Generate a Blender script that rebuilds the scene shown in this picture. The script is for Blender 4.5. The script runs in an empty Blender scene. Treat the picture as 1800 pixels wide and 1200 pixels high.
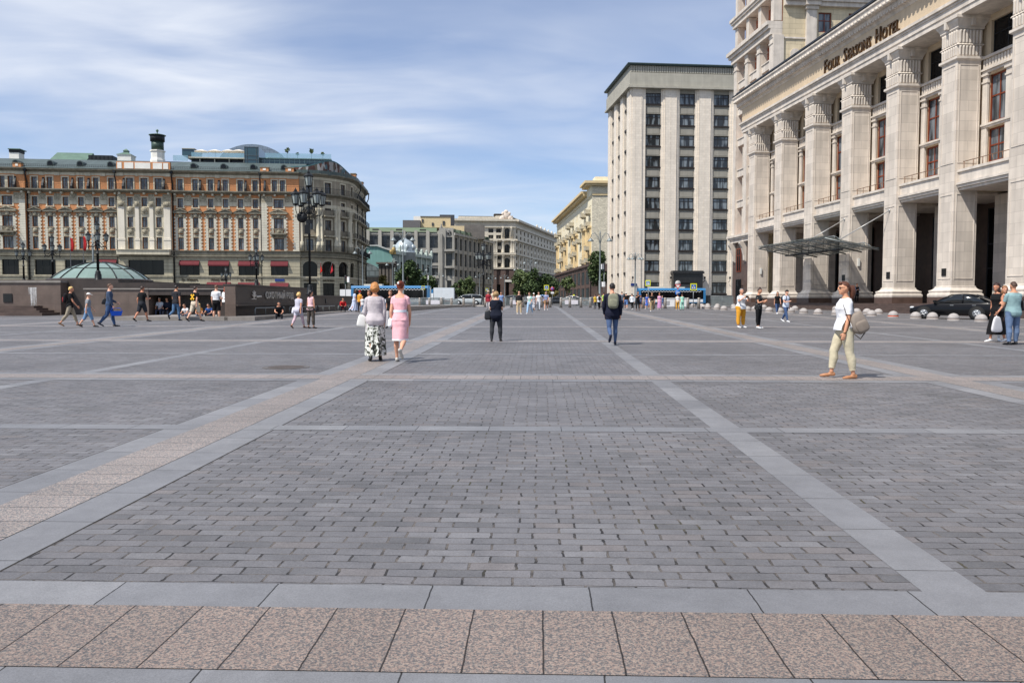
import bpy, bmesh, math, random
import numpy as np
from mathutils import Vector, Matrix, noise
random.seed(7); np.random.seed(7)
R = math.radians; PI = math.pi
S = bpy.context.scene; COL = S.collection
# ---------------------------------------------------------------- camera model: 28 mm, pitched slightly down
F = 1400.0; HY = 528.0; CH = 1.5
TH = math.atan((600 - HY) / F)
def ray(px, py):
    a, b = px - 900, 600 - py
    return Vector((a, F*math.cos(TH) + b*math.sin(TH), -F*math.sin(TH) + b*math.cos(TH))).normalized()
def gz(y):                                                   # the plaza rises a little away from the viewer, then levels
    if y < 74: return .009*y
    if y < 92:
        t = (y - 74)/18; return .666 + .162*(t - t*t/2)
    return .747
def ground(px, py):
    d = ray(px, py); t = 1.0
    lo, hi = .5, 900
    f = lambda t: CH + d.z*t - gz(d.y*t)
    for _ in range(60):
        m = (lo + hi)/2
        if f(m) > 0: lo = m
        else: hi = m
    return Vector((d.x*lo, d.y*lo, gz(d.y*lo)))
def at(px, py, Y):
    d = ray(px, py); t = Y/d.y
    return Vector((d.x*t, Y, CH + d.z*t))
class Plane:                                                # a vertical facade plane: origin, heading of its u axis
    def __init__(s, X, Y, phi): s.o = Vector((X, Y, 0)); s.phi = phi; s.d = Vector((math.cos(phi), math.sin(phi), 0)); s.n = Vector((-math.sin(phi), math.cos(phi), 0))
    def hit(s, px, py, dep=0):
        d = ray(px, py); o = s.o + s.n*dep
        t = (o - Vector((0, 0, CH))).dot(s.n)/d.dot(s.n)
        p = Vector((0, 0, CH)) + d*t
        return (p - o).dot(s.d), p.z
    def u(s, px, py=450, dep=0): return s.hit(px, py, dep)[0]
    def z(s, px, py, dep=0): return s.hit(px, py, dep)[1]
# ---------------------------------------------------------------- mesh builder
class MB:
    def __init__(s): s.v = []; s.f = []; s.mi = []; s.sm = []; s.m = 0; s.T = None; s.smooth = False
    def add(s, vs, fs, smooth=None):
        b = len(s.v)
        if s.T is not None: vs = [s.T @ Vector(p) for p in vs]
        s.v += [tuple(p) for p in vs]
        sm = s.smooth if smooth is None else smooth
        for f in fs: s.f.append([b + i for i in f]); s.mi.append(s.m); s.sm.append(sm)
        return s
    def box(s, x0, x1, y0, y1, z0, z1):
        if x1 < x0: x0, x1 = x1, x0
        if y1 < y0: y0, y1 = y1, y0
        if z1 < z0: z0, z1 = z1, z0
        v = [(x0,y0,z0),(x1,y0,z0),(x1,y1,z0),(x0,y1,z0),(x0,y0,z1),(x1,y0,z1),(x1,y1,z1),(x0,y1,z1)]
        return s.add(v, [(0,3,2,1),(4,5,6,7),(0,1,5,4),(1,2,6,5),(2,3,7,6),(3,0,4,7)], False)
    def prism(s, poly, z0, z1):
        n = len(poly); v = [(x,y,z0) for x,y in poly] + [(x,y,z1) for x,y in poly]
        return s.add(v, [tuple(range(n-1,-1,-1)), tuple(range(n,2*n))] + [(i,(i+1)%n,n+(i+1)%n,n+i) for i in range(n)], False)
    def extx(s, prof, x0, x1):                              # profile (y, z) run along x
        n = len(prof); v = [(x0,y,z) for y,z in prof] + [(x1,y,z) for y,z in prof]
        return s.add(v, [tuple(range(n)), tuple(range(2*n-1,n-1,-1))] + [(i,n+i,n+(i+1)%n,(i+1)%n) for i in range(n)], False)
    def exty(s, prof, y0, y1):                              # profile (x, z) run along y
        n = len(prof); v = [(x,y0,z) for x,z in prof] + [(x,y1,z) for x,z in prof]
        return s.add(v, [tuple(range(n-1,-1,-1)), tuple(range(n,2*n))] + [(i,(i+1)%n,n+(i+1)%n,n+i) for i in range(n)], False)
    def lathe(s, prof, c=(0,0,0), seg=16, sx=1, sy=1, smooth=True, rot=0):
        v = []; f = []
        for r, z in prof:
            for k in range(seg):
                a = 2*PI*k/seg + rot; v.append((c[0] + r*sx*math.cos(a), c[1] + r*sy*math.sin(a), c[2] + z))
        for i in range(len(prof)-1):
            for k in range(seg):
                f.append((i*seg+k, i*seg+(k+1)%seg, (i+1)*seg+(k+1)%seg, (i+1)*seg+k))
        f.append(tuple(range(seg-1,-1,-1))); f.append(tuple(range((len(prof)-1)*seg, len(prof)*seg)))
        return s.add(v, f, smooth)
    def tube(s, pts, rad, seg=8, smooth=True, round_ends=False, flat=None):
        pts = [Vector(p) for p in pts]; n = len(pts)
        if not hasattr(rad, '__len__'): rad = [rad]*n
        rad = list(rad)
        if round_ends:
            d0 = (pts[0]-pts[1]).normalized(); d1 = (pts[-1]-pts[-2]).normalized(); P = []; Q = []
            for a in (80, 50, 22): P.append(pts[0] + d0*rad[0]*math.sin(R(a))); Q.append(rad[0]*math.cos(R(a)))
            P += pts; Q += rad
            for a in (22, 50, 80): P.append(pts[-1] + d1*rad[-1]*math.sin(R(a))); Q.append(rad[-1]*math.cos(R(a)))
            pts, rad, n = P, Q, len(P)
        v = []; f = []; up = None
        for i in range(n):
            t = (pts[min(i+1,n-1)] - pts[max(i-1,0)])
            t = t.normalized() if t.length > 1e-9 else Vector((0,0,1))
            if up is None: up = Vector((0,0,1)) if abs(t.z) < .9 else Vector((0,1,0))
            x = up.cross(t)
            x = x.normalized() if x.length > 1e-6 else t.orthogonal().normalized()
            y = t.cross(x); up = y
            for k in range(seg):
                a = 2*PI*k/seg; v.append(pts[i] + x*(rad[i]*math.cos(a)) + y*(rad[i]*math.sin(a)*(flat or 1)))
        for i in range(n-1):
            for k in range(seg): f.append((i*seg+k, i*seg+(k+1)%seg, (i+1)*seg+(k+1)%seg, (i+1)*seg+k))
        f.append(tuple(range(seg-1,-1,-1))); f.append(tuple(range((n-1)*seg, n*seg)))
        return s.add(v, f, smooth)
    def ell(s, c, r, seg=16, rings=10, M=None, smooth=True):
        v = [(0,0,-1)]; f = []
        for i in range(1, rings):
            a = -PI/2 + PI*i/rings
            for k in range(seg): v.append((math.cos(a)*math.cos(2*PI*k/seg), math.cos(a)*math.sin(2*PI*k/seg), math.sin(a)))
        v.append((0,0,1)); L = len(v)-1
        for k in range(seg): f.append((0, 1+(k+1)%seg, 1+k)); f.append((L, L-seg+k, L-seg+(k+1)%seg))
        for i in range(rings-2):
            for k in range(seg): f.append((1+i*seg+k, 1+i*seg+(k+1)%seg, 1+(i+1)*seg+(k+1)%seg, 1+(i+1)*seg+k))
        out = []
        for p in v:
            q = Vector((p[0]*r[0], p[1]*r[1], p[2]*r[2]))
            if M is not None: q = M @ q
            out.append(q + Vector(c))
        return s.add(out, f, smooth)
    def loft(s, rings, smooth=True, caps=True):             # rings: lists of equal length
        n = len(rings[0]); v = [p for r in rings for p in r]; f = []
        for i in range(len(rings)-1):
            for k in range(n): f.append((i*n+k, i*n+(k+1)%n, (i+1)*n+(k+1)%n, (i+1)*n+k))
        if caps: f.append(tuple(range(n-1,-1,-1))); f.append(tuple(range((len(rings)-1)*n, len(rings)*n)))
        return s.add(v, f, smooth)
    def grid_wall(s, u0, u1, z0, z1, ops, dep=.3, y=0):
        """a wall in the plane y with real openings and reveals of depth dep"""
        us = sorted({u0, u1} | {min(max(c, u0), u1) for o in ops for c in o[:2]}); zs = sorted({z0, z1} | {min(max(c, z0), z1) for o in ops for c in o[2:4]})
        for i in range(len(us)-1):
            for j in range(len(zs)-1):
                if us[i+1]-us[i] < 1e-5 or zs[j+1]-zs[j] < 1e-5: continue
                cu, cz = (us[i]+us[i+1])/2, (zs[j]+zs[j+1])/2
                if any(o[0] < cu < o[1] and o[2] < cz < o[3] for o in ops): continue
                s.add([(us[i],y,zs[j]),(us[i+1],y,zs[j]),(us[i+1],y,zs[j+1]),(us[i],y,zs[j+1])], [(0,1,2,3)], False)
        for a, b, c, d in [o[:4] for o in ops]:
            s.add([(a,y,c),(a,y+dep,c),(a,y+dep,d),(a,y,d)], [(0,1,2,3)], False); s.add([(b,y,c),(b,y,d),(b,y+dep,d),(b,y+dep,c)], [(0,1,2,3)], False)
            s.add([(a,y,c),(b,y,c),(b,y+dep,c),(a,y+dep,c)], [(0,1,2,3)], False); s.add([(a,y,d),(a,y+dep,d),(b,y+dep,d),(b,y,d)], [(0,1,2,3)], False)
        return s
    def mesh(s, name, mats):
        me = bpy.data.meshes.new(name); me.from_pydata(s.v, [], s.f)
        for m in (mats if isinstance(mats, (list, tuple)) else [mats]): me.materials.append(m)
        me.polygons.foreach_set('material_index', s.mi); me.polygons.foreach_set('use_smooth', s.sm); me.update()
        return me
    def parts(s, name, mats, parent=None, gap=.03, most=100):
        """like build, but every separate piece becomes a part of its own"""
        n = len(s.v); up = list(range(n))
        def fd(i):
            while up[i] != i: up[i] = up[up[i]]; i = up[i]
            return i
        for f in s.f:
            a = fd(f[0])
            for i in f[1:]: up[fd(i)] = a
        isl = {}
        for k, f in enumerate(s.f): isl.setdefault(fd(f[0]), []).append(k)
        bx = []
        for r, fs in isl.items():
            q = np.array([s.v[i] for k in fs for i in s.f[k]]); bx.append([q.min(0)-gap, q.max(0)+gap, list(fs)])
        bx.sort(key=lambda b: b[0][0]); ch = True
        while ch:
            ch = False; out = []
            for b in bx:
                for o in out:
                    if (b[0] <= o[1]).all() and (o[0] <= b[1]).all(): o[0] = np.minimum(o[0], b[0]); o[1] = np.maximum(o[1], b[1]); o[2] += b[2]; ch = True; break
                else: out.append(b)
            bx = out
        bx.sort(key=lambda b: -np.prod(np.maximum(b[1]-b[0], .05))); groups = [b[2] for b in bx[:most]]; rest = [k for b in bx[most:] for k in b[2]]; res = []
        for gi, fs in enumerate(groups + ([rest] if rest else [])):
            m = MB(); mp = {}
            for k in fs:
                f = []
                for i in s.f[k]:
                    if i not in mp: mp[i] = len(m.v); m.v.append(s.v[i])
                    f.append(mp[i])
                m.f.append(f); m.mi.append(s.mi[k]); m.sm.append(s.sm[k])
            o = link(name, m.mesh(name, mats), parent); res.append(o)
            if rest and gi == len(groups): o['kind'] = 'stuff'
        return res
    def build(s, name, mats, parent=None, loc=None):
        return link(name, s.mesh(name, mats), parent, loc)
class Frame:                                                # a turned frame inside a thing: parts built in it stay direct parts
    def __init__(s, parent, T): s.parent = parent; s.T = T
def link(name, me, parent=None, loc=None, rz=None):
    o = bpy.data.objects.new(name, me); COL.objects.link(o)
    if isinstance(parent, Frame):
        o.parent = parent.parent; o.matrix_local = parent.T @ Matrix.Translation(loc or (0,0,0)); return o
    if parent is not None: o.parent = parent
    if loc is not None: o.location = loc
    if rz is not None: o.rotation_euler = (0, 0, rz)
    return o
def tag(o, label, cat, group=None, kind=None):
    if label: o['label'] = label
    if cat: o['category'] = cat
    if group: o['group'] = group
    if kind: o['kind'] = kind
    return o
def thing(name, label, cat, loc=(0,0,0), rz=0, group=None, kind=None):
    o = bpy.data.objects.new(name, None); COL.objects.link(o); o.empty_display_size = .2
    o.location = loc; o.rotation_euler = (0, 0, rz)
    return tag(o, label, cat, group, kind)
def dup(root, loc, rz=None, label=None, scale=None):
    r = root.copy(); COL.objects.link(r); r.location = loc
    if rz is not None: r.rotation_euler = (0, 0, rz)
    if label: r['label'] = label
    if scale: r.scale = scale
    def rec(a, b):
        for ch in a.children:
            c = ch.copy(); COL.objects.link(c); c.parent = b; rec(ch, c)
    rec(root, r); return r
# ---------------------------------------------------------------- materials
def srgb(r, g, b):
    f = lambda c: (c/255/12.92 if c/255 <= .04045 else ((c/255 + .055)/1.055)**2.4)
    return (f(r), f(g), f(b))
def Mat(name, col, rough=.75, metal=0, var=.12, vs=2.0, bump=0, bs=30, brick=None, spec=.4, rnd=0, fine=0, streak=0, alpha=1, coat=0, emit=0):
    m = bpy.data.materials.new(name); m.use_nodes = True; nt = m.node_tree; N = nt.nodes; L = nt.links
    P = N['Principled BSDF']; P.inputs['Roughness'].default_value = rough; P.inputs['Metallic'].default_value = metal
    P.inputs['Specular IOR Level'].default_value = spec
    if coat: P.inputs['Coat Weight'].default_value = coat; P.inputs['Coat Roughness'].default_value = .05
    if alpha < 1: P.inputs['Alpha'].default_value = alpha
    tc = N.new('ShaderNodeTexCoord'); co = tc.outputs['Object']
    def mulc(a, fac):                                        # colour * value
        mx = N.new('ShaderNodeMix'); mx.data_type = 'RGBA'; mx.blend_type = 'MULTIPLY'; mx.inputs[0].default_value = 1
        L.new(a, mx.inputs[6]); L.new(fac, mx.inputs[7]); return mx.outputs[2]
    def rng(src, lo, hi, a=.3, b=.7):
        q = N.new('ShaderNodeMapRange'); q.inputs[1].default_value = a; q.inputs[2].default_value = b; q.inputs[3].default_value = lo; q.inputs[4].default_value = hi
        L.new(src, q.inputs[0]); return q.outputs[0]
    def nz(sc, det=4, src=None):
        n = N.new('ShaderNodeTexNoise'); n.inputs['Scale'].default_value = sc; n.inputs['Detail'].default_value = det; L.new(src or co, n.inputs['Vector']); return n.outputs['Fac']
    rgb = N.new('ShaderNodeRGB'); rgb.outputs[0].default_value = (*col, 1); c = rgb.outputs[0]
    h = None
    if brick:
        sp = N.new('ShaderNodeSeparateXYZ'); L.new(co, sp.inputs[0]); cb = N.new('ShaderNodeCombineXYZ')
        if brick.get('floor'): L.new(sp.outputs[0], cb.inputs[0]); L.new(sp.outputs[1], cb.inputs[1])
        else:
            ad = N.new('ShaderNodeMath'); L.new(sp.outputs[0], ad.inputs[0]); L.new(sp.outputs[1], ad.inputs[1]); L.new(ad.outputs[0], cb.inputs[0]); L.new(sp.outputs[2], cb.inputs[1])
        b = N.new('ShaderNodeTexBrick'); L.new(cb.outputs[0], b.inputs['Vector']); b.inputs['Scale'].default_value = 1
        b.inputs['Brick Width'].default_value = brick['w']; b.inputs['Row Height'].default_value = brick['h']; b.inputs['Mortar Size'].default_value = brick.get('m', .01)
        b.inputs['Mortar Smooth'].default_value = .2; b.inputs['Bias'].default_value = 0; b.offset = brick.get('off', .5)
        v = brick.get('v', .1); b.inputs['Color1'].default_value = (1-v,)*3 + (1,); b.inputs['Color2'].default_value = (1+v,)*3 + (1,)
        b.inputs['Mortar'].default_value = (brick.get('mc', .5),)*3 + (1,)
        c = mulc(c, b.outputs['Color']); h = b.outputs['Fac']
    if var: c = mulc(c, rng(nz(vs, 5), 1-var, 1+var))
    if fine: c = mulc(c, rng(nz(bs*2, 2), 1-fine, 1+fine))
    if streak:
        mp = N.new('ShaderNodeMapping'); mp.inputs['Scale'].default_value = (2.2, 2.2, .12); L.new(co, mp.inputs['Vector'])
        c = mulc(c, rng(nz(1.0, 6, mp.outputs[0]), 1-streak, 1.0+streak*.3))
    if rnd:
        oi = N.new('ShaderNodeObjectInfo'); c = mulc(c, rng(oi.outputs['Random'], 1-rnd, 1+rnd, 0, 1))
    L.new(c, P.inputs['Base Color'])
    if bump or h is not None:
        bp = N.new('ShaderNodeBump'); bp.inputs['Strength'].default_value = bump or .4; bp.inputs['Distance'].default_value = .02
        n = nz(bs, 3)
        if h is not None:
            sb = N.new('ShaderNodeMath'); sb.operation = 'SUBTRACT'; L.new(n, sb.inputs[0]); L.new(h, sb.inputs[1]); n = sb.outputs[0]
        L.new(n, bp.inputs['Height']); L.new(bp.outputs[0], P.inputs['Normal'])
    if emit: P.inputs['Emission Strength'].default_value = emit; L.new(c, P.inputs['Emission Color'])
    return m
MC = {}
def cloth(r, g, b, rough=.9):
    y_ = .3*r + .6*g + .1*b; r, g, b = (round(c*.8 + y_*.2) for c in (r, g, b)); k = ('c', r, g, b)
    if k not in MC: MC[k] = Mat('fabric', srgb(r, g, b), rough, var=.1, vs=9, bump=.25, bs=11, fine=.04, spec=.2)
    return MC[k]
def paint(name, r, g, b, rough=.4, metal=0, **kw):
    k = (name, r, g, b)
    if k not in MC: MC[k] = Mat(name, srgb(r, g, b), rough, metal, **{'var': .06, **kw})
    return MC[k]
def skin(r=205, g=150, b=122):
    k = ('s', r, g, b)
    if k not in MC: MC[k] = Mat('skin', srgb(r, g, b), .55, var=.06, vs=12, spec=.35)
    return MC[k]
def hairm(r, g, b):
    k = ('h', r, g, b)
    if k not in MC:
        m = Mat('hair', srgb(r, g, b), .5, var=.35, vs=30, bump=.4, bs=60, spec=.4); MC[k] = m
    return MC[k]
# ================================================================= PEOPLE
def sup(mb, c, r, e=.45, seg=20, rings=12, M=None):          # a rounded box (superellipsoid)
    sg = lambda t: math.copysign(abs(t)**e, t)
    v = []; f = []
    for i in range(rings+1):
        a = -PI/2 + PI*i/rings
        for k in range(seg):
            b = 2*PI*k/seg; q = Vector((sg(math.cos(a))*sg(math.cos(b))*r[0], sg(math.cos(a))*sg(math.sin(b))*r[1], sg(math.sin(a))*r[2]))
            if M is not None: q = M @ q
            v.append(q + Vector(c))
    for i in range(rings):
        for k in range(seg): f.append((i*seg+k, i*seg+(k+1)%seg, (i+1)*seg+(k+1)%seg, (i+1)*seg+k))
    return mb.add(v, f, True)
#        legs aR bR aL bL | arm = swing, abduct, forearm swing, forearm inward
POSES = {
 'stand': dict(legs=(2,0,-2,1), splay=4, R=(2,9,10,4), L=(-2,9,8,4)),
 'walkr': dict(legs=(23,6,-20,18), splay=1, R=(-20,8,-4,0), L=(20,8,38,6), lean=3),
 'walkl': dict(legs=(-20,18,23,6), splay=1, R=(20,8,38,6), L=(-20,8,-4,0), lean=3),
 'stepr': dict(legs=(9,2,-12,48), splay=1, R=(-12,8,6,0), L=(12,8,30,8), lean=3),
 'stepl': dict(legs=(-12,48,9,2), splay=1, R=(12,8,30,8), L=(-12,8,6,0), lean=3),
 'phone': dict(legs=(3,0,-3,2), splay=5, R=(22,10,112,28), L=(18,10,104,32)),
 'photo': dict(legs=(2,0,-2,0), splay=6, R=(45,25,140,38), L=(45,25,136,38)),
 'read':  dict(legs=(8,4,-6,10), splay=2, R=(15,8,95,34), L=(10,8,60,20)),
 'wphone':dict(legs=(20,6,-18,20), splay=1, R=(18,12,100,30), L=(-14,10,10,0), lean=3),
 'bagl':  dict(legs=(-14,26,14,4), splay=1, R=(8,8,20,4), L=(8,20,62,10), lean=2),
 'sit':   dict(legs=(84,84,80,80), splay=7, R=(24,8,70,22), L=(20,8,66,22), lean=14, hip=.47),
 'sitlow':dict(legs=(98,112,94,104), splay=8, R=(30,10,78,20), L=(26,10,70,20), lean=24, hip=.2),
 'glide': dict(legs=(9,2,-9,13), splay=1, R=(-10,8,6,0), L=(8,14,40,8), lean=2),
 'prof':  dict(legs=(22,17,-6,5), splay=1, R=(-6,6,4,0), L=(4,6,14,0), lean=1),
}
def build_body(H, sex, pose, head=(0,0), vox=.014, fat=1.0):
    P = POSES[pose]; fem = sex == 'f'; V = Vector
    lean = R(P.get('lean', 0)); sp = V((0, math.sin(lean), math.cos(lean))); fw = V((0, math.cos(lean), -math.sin(lean)))
    hip = V((0, 0, P.get('hip', .5)*H if 'hip' not in P else P['hip'])); J = {}
    aR, bR, aL, bL = P['legs']; spl = R(P['splay']); hw = (.056 if fem else .052)*H*(.6 + .4*fat); feet = {}
    for s, a, b, n in ((1, aR, bR, 'R'), (-1, aL, bL, 'L')):
        h = hip + V((s*hw, 0, 0)); d = V((s*math.sin(spl), math.sin(R(a))*math.cos(spl), -math.cos(R(a))*math.cos(spl)))
        k = h + d*.245*H; q = R(a - b); d2 = V((s*math.sin(spl)*.3, math.sin(q), -math.cos(q))).normalized(); an = k + d2*.228*H
        pit = min(0, (a - b) + 14) if 'hip' not in P else 0
        f = V((s*.12, math.cos(R(pit)), math.sin(R(pit)))).normalized(); dn = V((0, math.sin(R(pit)), -math.cos(R(pit))))
        J['hip'+n], J['knee'+n], J['ank'+n] = h, k, an
        J['heel'+n] = an - f*.022*H + dn*.022*H; J['ball'+n] = an + f*.072*H + dn*.026*H; J['toe'+n] = an + f*.105*H + dn*.028*H
    low = min(min(J[k+n].z for k in ('heel', 'ball', 'toe')) for n in 'RL') - .013*H
    if 'hip' not in P:
        for k in J: J[k] = J[k] - V((0,0,low))
        hip = hip - V((0,0,low))
    at_ = lambda t, x=0, y=0: hip + sp*(t*H) + V((x*H, 0, 0)) + fw*(y*H)
    mb = MB(); mb.smooth = True
    if fem: tor = [(-.06,.05,.045,0),(-.03,.094,.07,-.006),(.01,.102,.077,-.01),(.05,.092,.068,-.004),(.1,.073,.055,0),(.13,.071,.054,0),(.18,.08,.06,.004),(.225,.087,.07,.012),(.27,.084,.062,.006),(.295,.074,.05,0),(.315,.056,.04,-.002),(.34,.034,.033,-.004)]
    else:   tor = [(-.06,.05,.045,0),(-.03,.09,.066,-.004),(.01,.095,.07,-.005),(.05,.09,.066,0),(.1,.084,.06,.002),(.14,.085,.06,.002),(.19,.093,.064,.003),(.235,.101,.069,.004),(.27,.1,.064,.002),(.295,.09,.052,0),(.317,.064,.042,-.002),(.345,.038,.036,-.004)]
    rings = []
    for t, rx, ry, oy in tor:
        c = at_(t, 0, oy); rx *= fat; ry *= fat*(1.06 if fat > 1.05 else 1); ring = []
        for k in range(28):
            a = 2*PI*k/28; ca, sa = math.cos(a), math.sin(a); e = .82
            ring.append(c + V((math.copysign(abs(ca)**e, ca)*rx*H, 0, 0)) + fw*(math.copysign(abs(sa)**e, sa)*ry*H))
        rings.append(ring)
    mb.loft(rings)
    bones = [('torso', at_(-.06, -.038), at_(.32, -.038), .058*H), ('torso', at_(-.06, .038), at_(.32, .038), .058*H), ('torso', at_(-.06), at_(.32), .066*H)]
    m_ = .92 if fem else 1.06; sl = m_*(.85 + .15*fat)
    for s, n in ((1, 'R'), (-1, 'L')):
        h, k, an = J['hip'+n], J['knee'+n], J['ank'+n]; lg = (.97 if fem else 1)*fat**.7
        mid = h.lerp(k, .45) + V((0,.004*H,0)); calf = k.lerp(an, .3) - V((0,.008*H,0))
        mb.tube([h + V((0,0,.01*H)), mid, k, calf, k.lerp(an, .7), an], [.05*H*lg, .046*H*lg, .031*H*lg, .0335*H*lg, .022*H*lg, .0185*H*lg], 14, round_ends=True)
        he, ba, to = J['heel'+n], J['ball'+n], J['toe'+n]
        mb.tube([he + V((0,0,.004*H)), he.lerp(ba, .5) + V((0,0,.006*H)), ba + V((0,0,.002*H)), to], [.0175*H, .019*H, .022*H, .013*H], 12, round_ends=True, flat=.72)
        mb.tube([an, he + V((0,0,.012*H))], [.0185*H, .017*H], 10, round_ends=True); mb.tube([an, he.lerp(ba, .6)], [.018*H, .015*H], 10, round_ends=True)
        bones += [('thigh'+n, h, k, .044*H*lg), ('shin'+n, k, an, .028*H*lg), ('foot'+n, he, to, .022*H), ('foot'+n, an - V((0,0,.012*H)), he.lerp(ba,.5), .018*H)]
        sw, ab, fs, fi = P[n]; sh = at_(.278, s*(.089 if fem else .106)*(.7 + .3*fat))
        d = V((s*math.sin(R(ab)), math.sin(R(sw))*math.cos(R(ab)), -math.cos(R(sw))*math.cos(R(ab)))); el = sh + d*.168*H
        d2 = V((-s*math.sin(R(fi)), math.sin(R(fs))*math.cos(R(fi)), -math.cos(R(fs))*math.cos(R(fi)))); wr = el + d2*.142*H
        J['sh'+n], J['el'+n], J['wr'+n] = sh, el, wr
        mb.tube([sh, sh.lerp(el, .4), el, el.lerp(wr, .3), wr], [.028*H*sl, .0255*H*sl, .021*H*sl, .0215*H*sl, .0145*H*sl], 12, round_ends=True)
        mb.tube([at_(.312, s*.03), sh + V((0,0,.004*H))], [.028*H, .024*H*sl], 10, round_ends=True)
        # hand: palm, four fingers of different lengths and a thumb from the side of the palm
        side = V((0,1,0)) - d2*d2.y
        side = side.normalized() if side.length > .3 else V((0,0,1)); nrm = d2.cross(side)*s; pc = wr + d2*.027*H
        mb.tube([wr, pc, wr + d2*.05*H], [.0135*H, .0185*H, .018*H], 10, round_ends=True) if vox > .012 else sup(mb, pc, (.021*H, .0105*H, .029*H), .7, 12, 8, Matrix((side, nrm, d2)).transposed())
        for q, (o, ln) in enumerate(((.0165, .036), (.0055, .043), (-.0055, .04), (-.0165, .031))):
            b0 = pc + d2*.02*H + side*(o*H); cu = (d2*.8 - nrm*.45).normalized(); c2 = (d2*.35 - nrm*.9).normalized()
            mb.tube([b0, b0 + d2*ln*.45*H, b0 + d2*ln*.45*H + cu*ln*.35*H, b0 + d2*ln*.45*H + cu*ln*.35*H + c2*ln*.25*H], [.0056*H, .0053*H, .005*H, .0042*H], 7, round_ends=True)
        tb = wr + d2*.012*H + side*.014*H; mb.tube([tb, tb + (d2*.5 + side*.75).normalized()*.022*H, tb + (d2*.5 + side*.75).normalized()*.022*H + (d2 - nrm*.3)*.018*H], [.0075*H, .0065*H, .005*H], 8, round_ends=True)
        J['hand'+n] = wr + d2*.055*H
        bones += [('uarm'+n, sh, el, .026*H*sl), ('farm'+n, el, wr, .019*H*sl), ('hand'+n, wr + d2*.012*H, wr + d2*.08*H, .019*H)]
    nb, nt = at_(.32, 0, -.006), at_(.378, 0, .004); mb.tube([nb, nt], [.033*H*m_, .03*H*m_], 12, round_ends=True)
    hp, hy = R(head[0]), R(head[1])
    Mh = Matrix.Rotation(hy, 3, 'Z') @ Matrix.Rotation(-hp - lean*.5, 3, 'X'); hc = nt + Mh @ V((0, .01*H, .056*H))
    mb.ell(hc, (.0435*H, .055*H, .061*H), 20, 14, Mh)
    hd = lambda x, y, z: hc + Mh @ V((x*H, y*H, z*H))
    mb.ell(hd(0,.014,-.026), (.033*H, .04*H, .042*H), 16, 10, Mh); mb.ell(hd(0,.036,-.055), (.016*H, .016*H, .012*H), 10, 8, Mh)
    mb.tube([hd(0,.052,.01), hd(0,.062,-.01), hd(0,.056,-.017)], [.0055*H, .0085*H, .0075*H], 8, round_ends=True)
    mb.tube([hd(-.012,.049,-.034), hd(0,.0545,-.034), hd(.012,.049,-.034)], [.004*H, .0055*H, .004*H], 8, round_ends=True)
    for s in (1, -1):
        mb.ell(hd(s*.0445,-.004,-.004), (.006*H, .011*H, .017*H), 8, 8, Mh); mb.tube([hd(s*.006,.053,.014), hd(s*.027,.046,.013)], .005*H, 8, round_ends=True)
    bones += [('neck', nb, nt, .03*H), ('head', hd(0,0,-.03), hd(0,0,.02), .05*H)]
    o = mb.build('tmp', [])
    o.data.materials.clear()
    m = o.modifiers.new('r', 'REMESH'); m.mode = 'VOXEL'; m.voxel_size = vox
    m = o.modifiers.new('s', 'SMOOTH'); m.factor = .5; m.iterations = 2 if vox < .012 else 2
    dg = bpy.context.evaluated_depsgraph_get(); me = bpy.data.meshes.new_from_object(o.evaluated_get(dg)); old = o.data
    bpy.data.objects.remove(o); bpy.data.meshes.remove(old)
    n = len(me.vertices); co = np.empty(n*3); me.vertices.foreach_get('co', co); co = co.reshape(-1,3); no = np.empty(n*3); me.vertex_normals.foreach_get('vector', no); no = no.reshape(-1,3)
    best = np.full(n, 9.); lab = np.zeros(n, int); tt = np.zeros(n); names = []
    for i, (nm, a, b, r) in enumerate(bones):
        names.append(nm); a = np.array(a); b = np.array(b); ab_ = b - a; t = np.clip(((co - a) @ ab_)/(ab_ @ ab_), 0, 1)
        dd = np.linalg.norm(co - (a + t[:,None]*ab_), axis=1) - r; up = dd < best; best[up] = dd[up]; lab[up] = i; tt[up] = t[up]
    reg = np.array(names)[lab]; nf = len(me.polygons); lo = np.empty(nf*4, int) if all(len(p.vertices) == 4 for p in me.polygons) else None
    faces = [tuple(p.vertices) for p in me.polygons]
    me.polygons.foreach_set('use_smooth', [True]*nf)
    spn = (co - np.array(hip)) @ np.array(sp)/H                # height along the spine from the hip, in body heights
    return dict(me=me, co=co, no=no, reg=reg, t=tt, faces=faces, J=J, hd=hd, Mh=Mh, hc=hc, H=H, spn=spn, hip=hip, sp=sp, fw=fw, at=at_, vox=vox, fem=fem, fat=fat, pose=pose)
def shell(b, mask, off, name, mat, root, wr=.004, flare=0, hem=0):
    """a garment: the body's own surface inside mask, pushed outward, with soft wrinkles"""
    keep = [f for f in b['faces'] if all(mask[i] for i in f)]
    if not keep: return None
    idx = sorted({i for f in keep for i in f}); mp = {j: k for k, j in enumerate(idx)}; co, no, H = b['co'], b['no'], b['H']; vs = []
    for i in idx:
        p = Vector(co[i]); n = Vector(no[i]); q = p*9
        w = noise.noise(q)*wr + noise.noise(p*21)*wr*.5; o = off
        if flare and b['reg'][i] == 'torso': o += flare*max(0, min(1, (.24 - b['spn'][i])/(.24 - hem)))
        vs.append(p + n*(o + w))
    me = bpy.data.meshes.new(name); me.from_pydata(vs, [], [tuple(mp[i] for i in f) for f in keep]); me.materials.append(mat); me.polygons.foreach_set('use_smooth', [True]*len(keep)); me.update()
    return link(name, me, root)
def has(b, *pre): return np.array([r.startswith(pre) for r in b['reg']])
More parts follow.
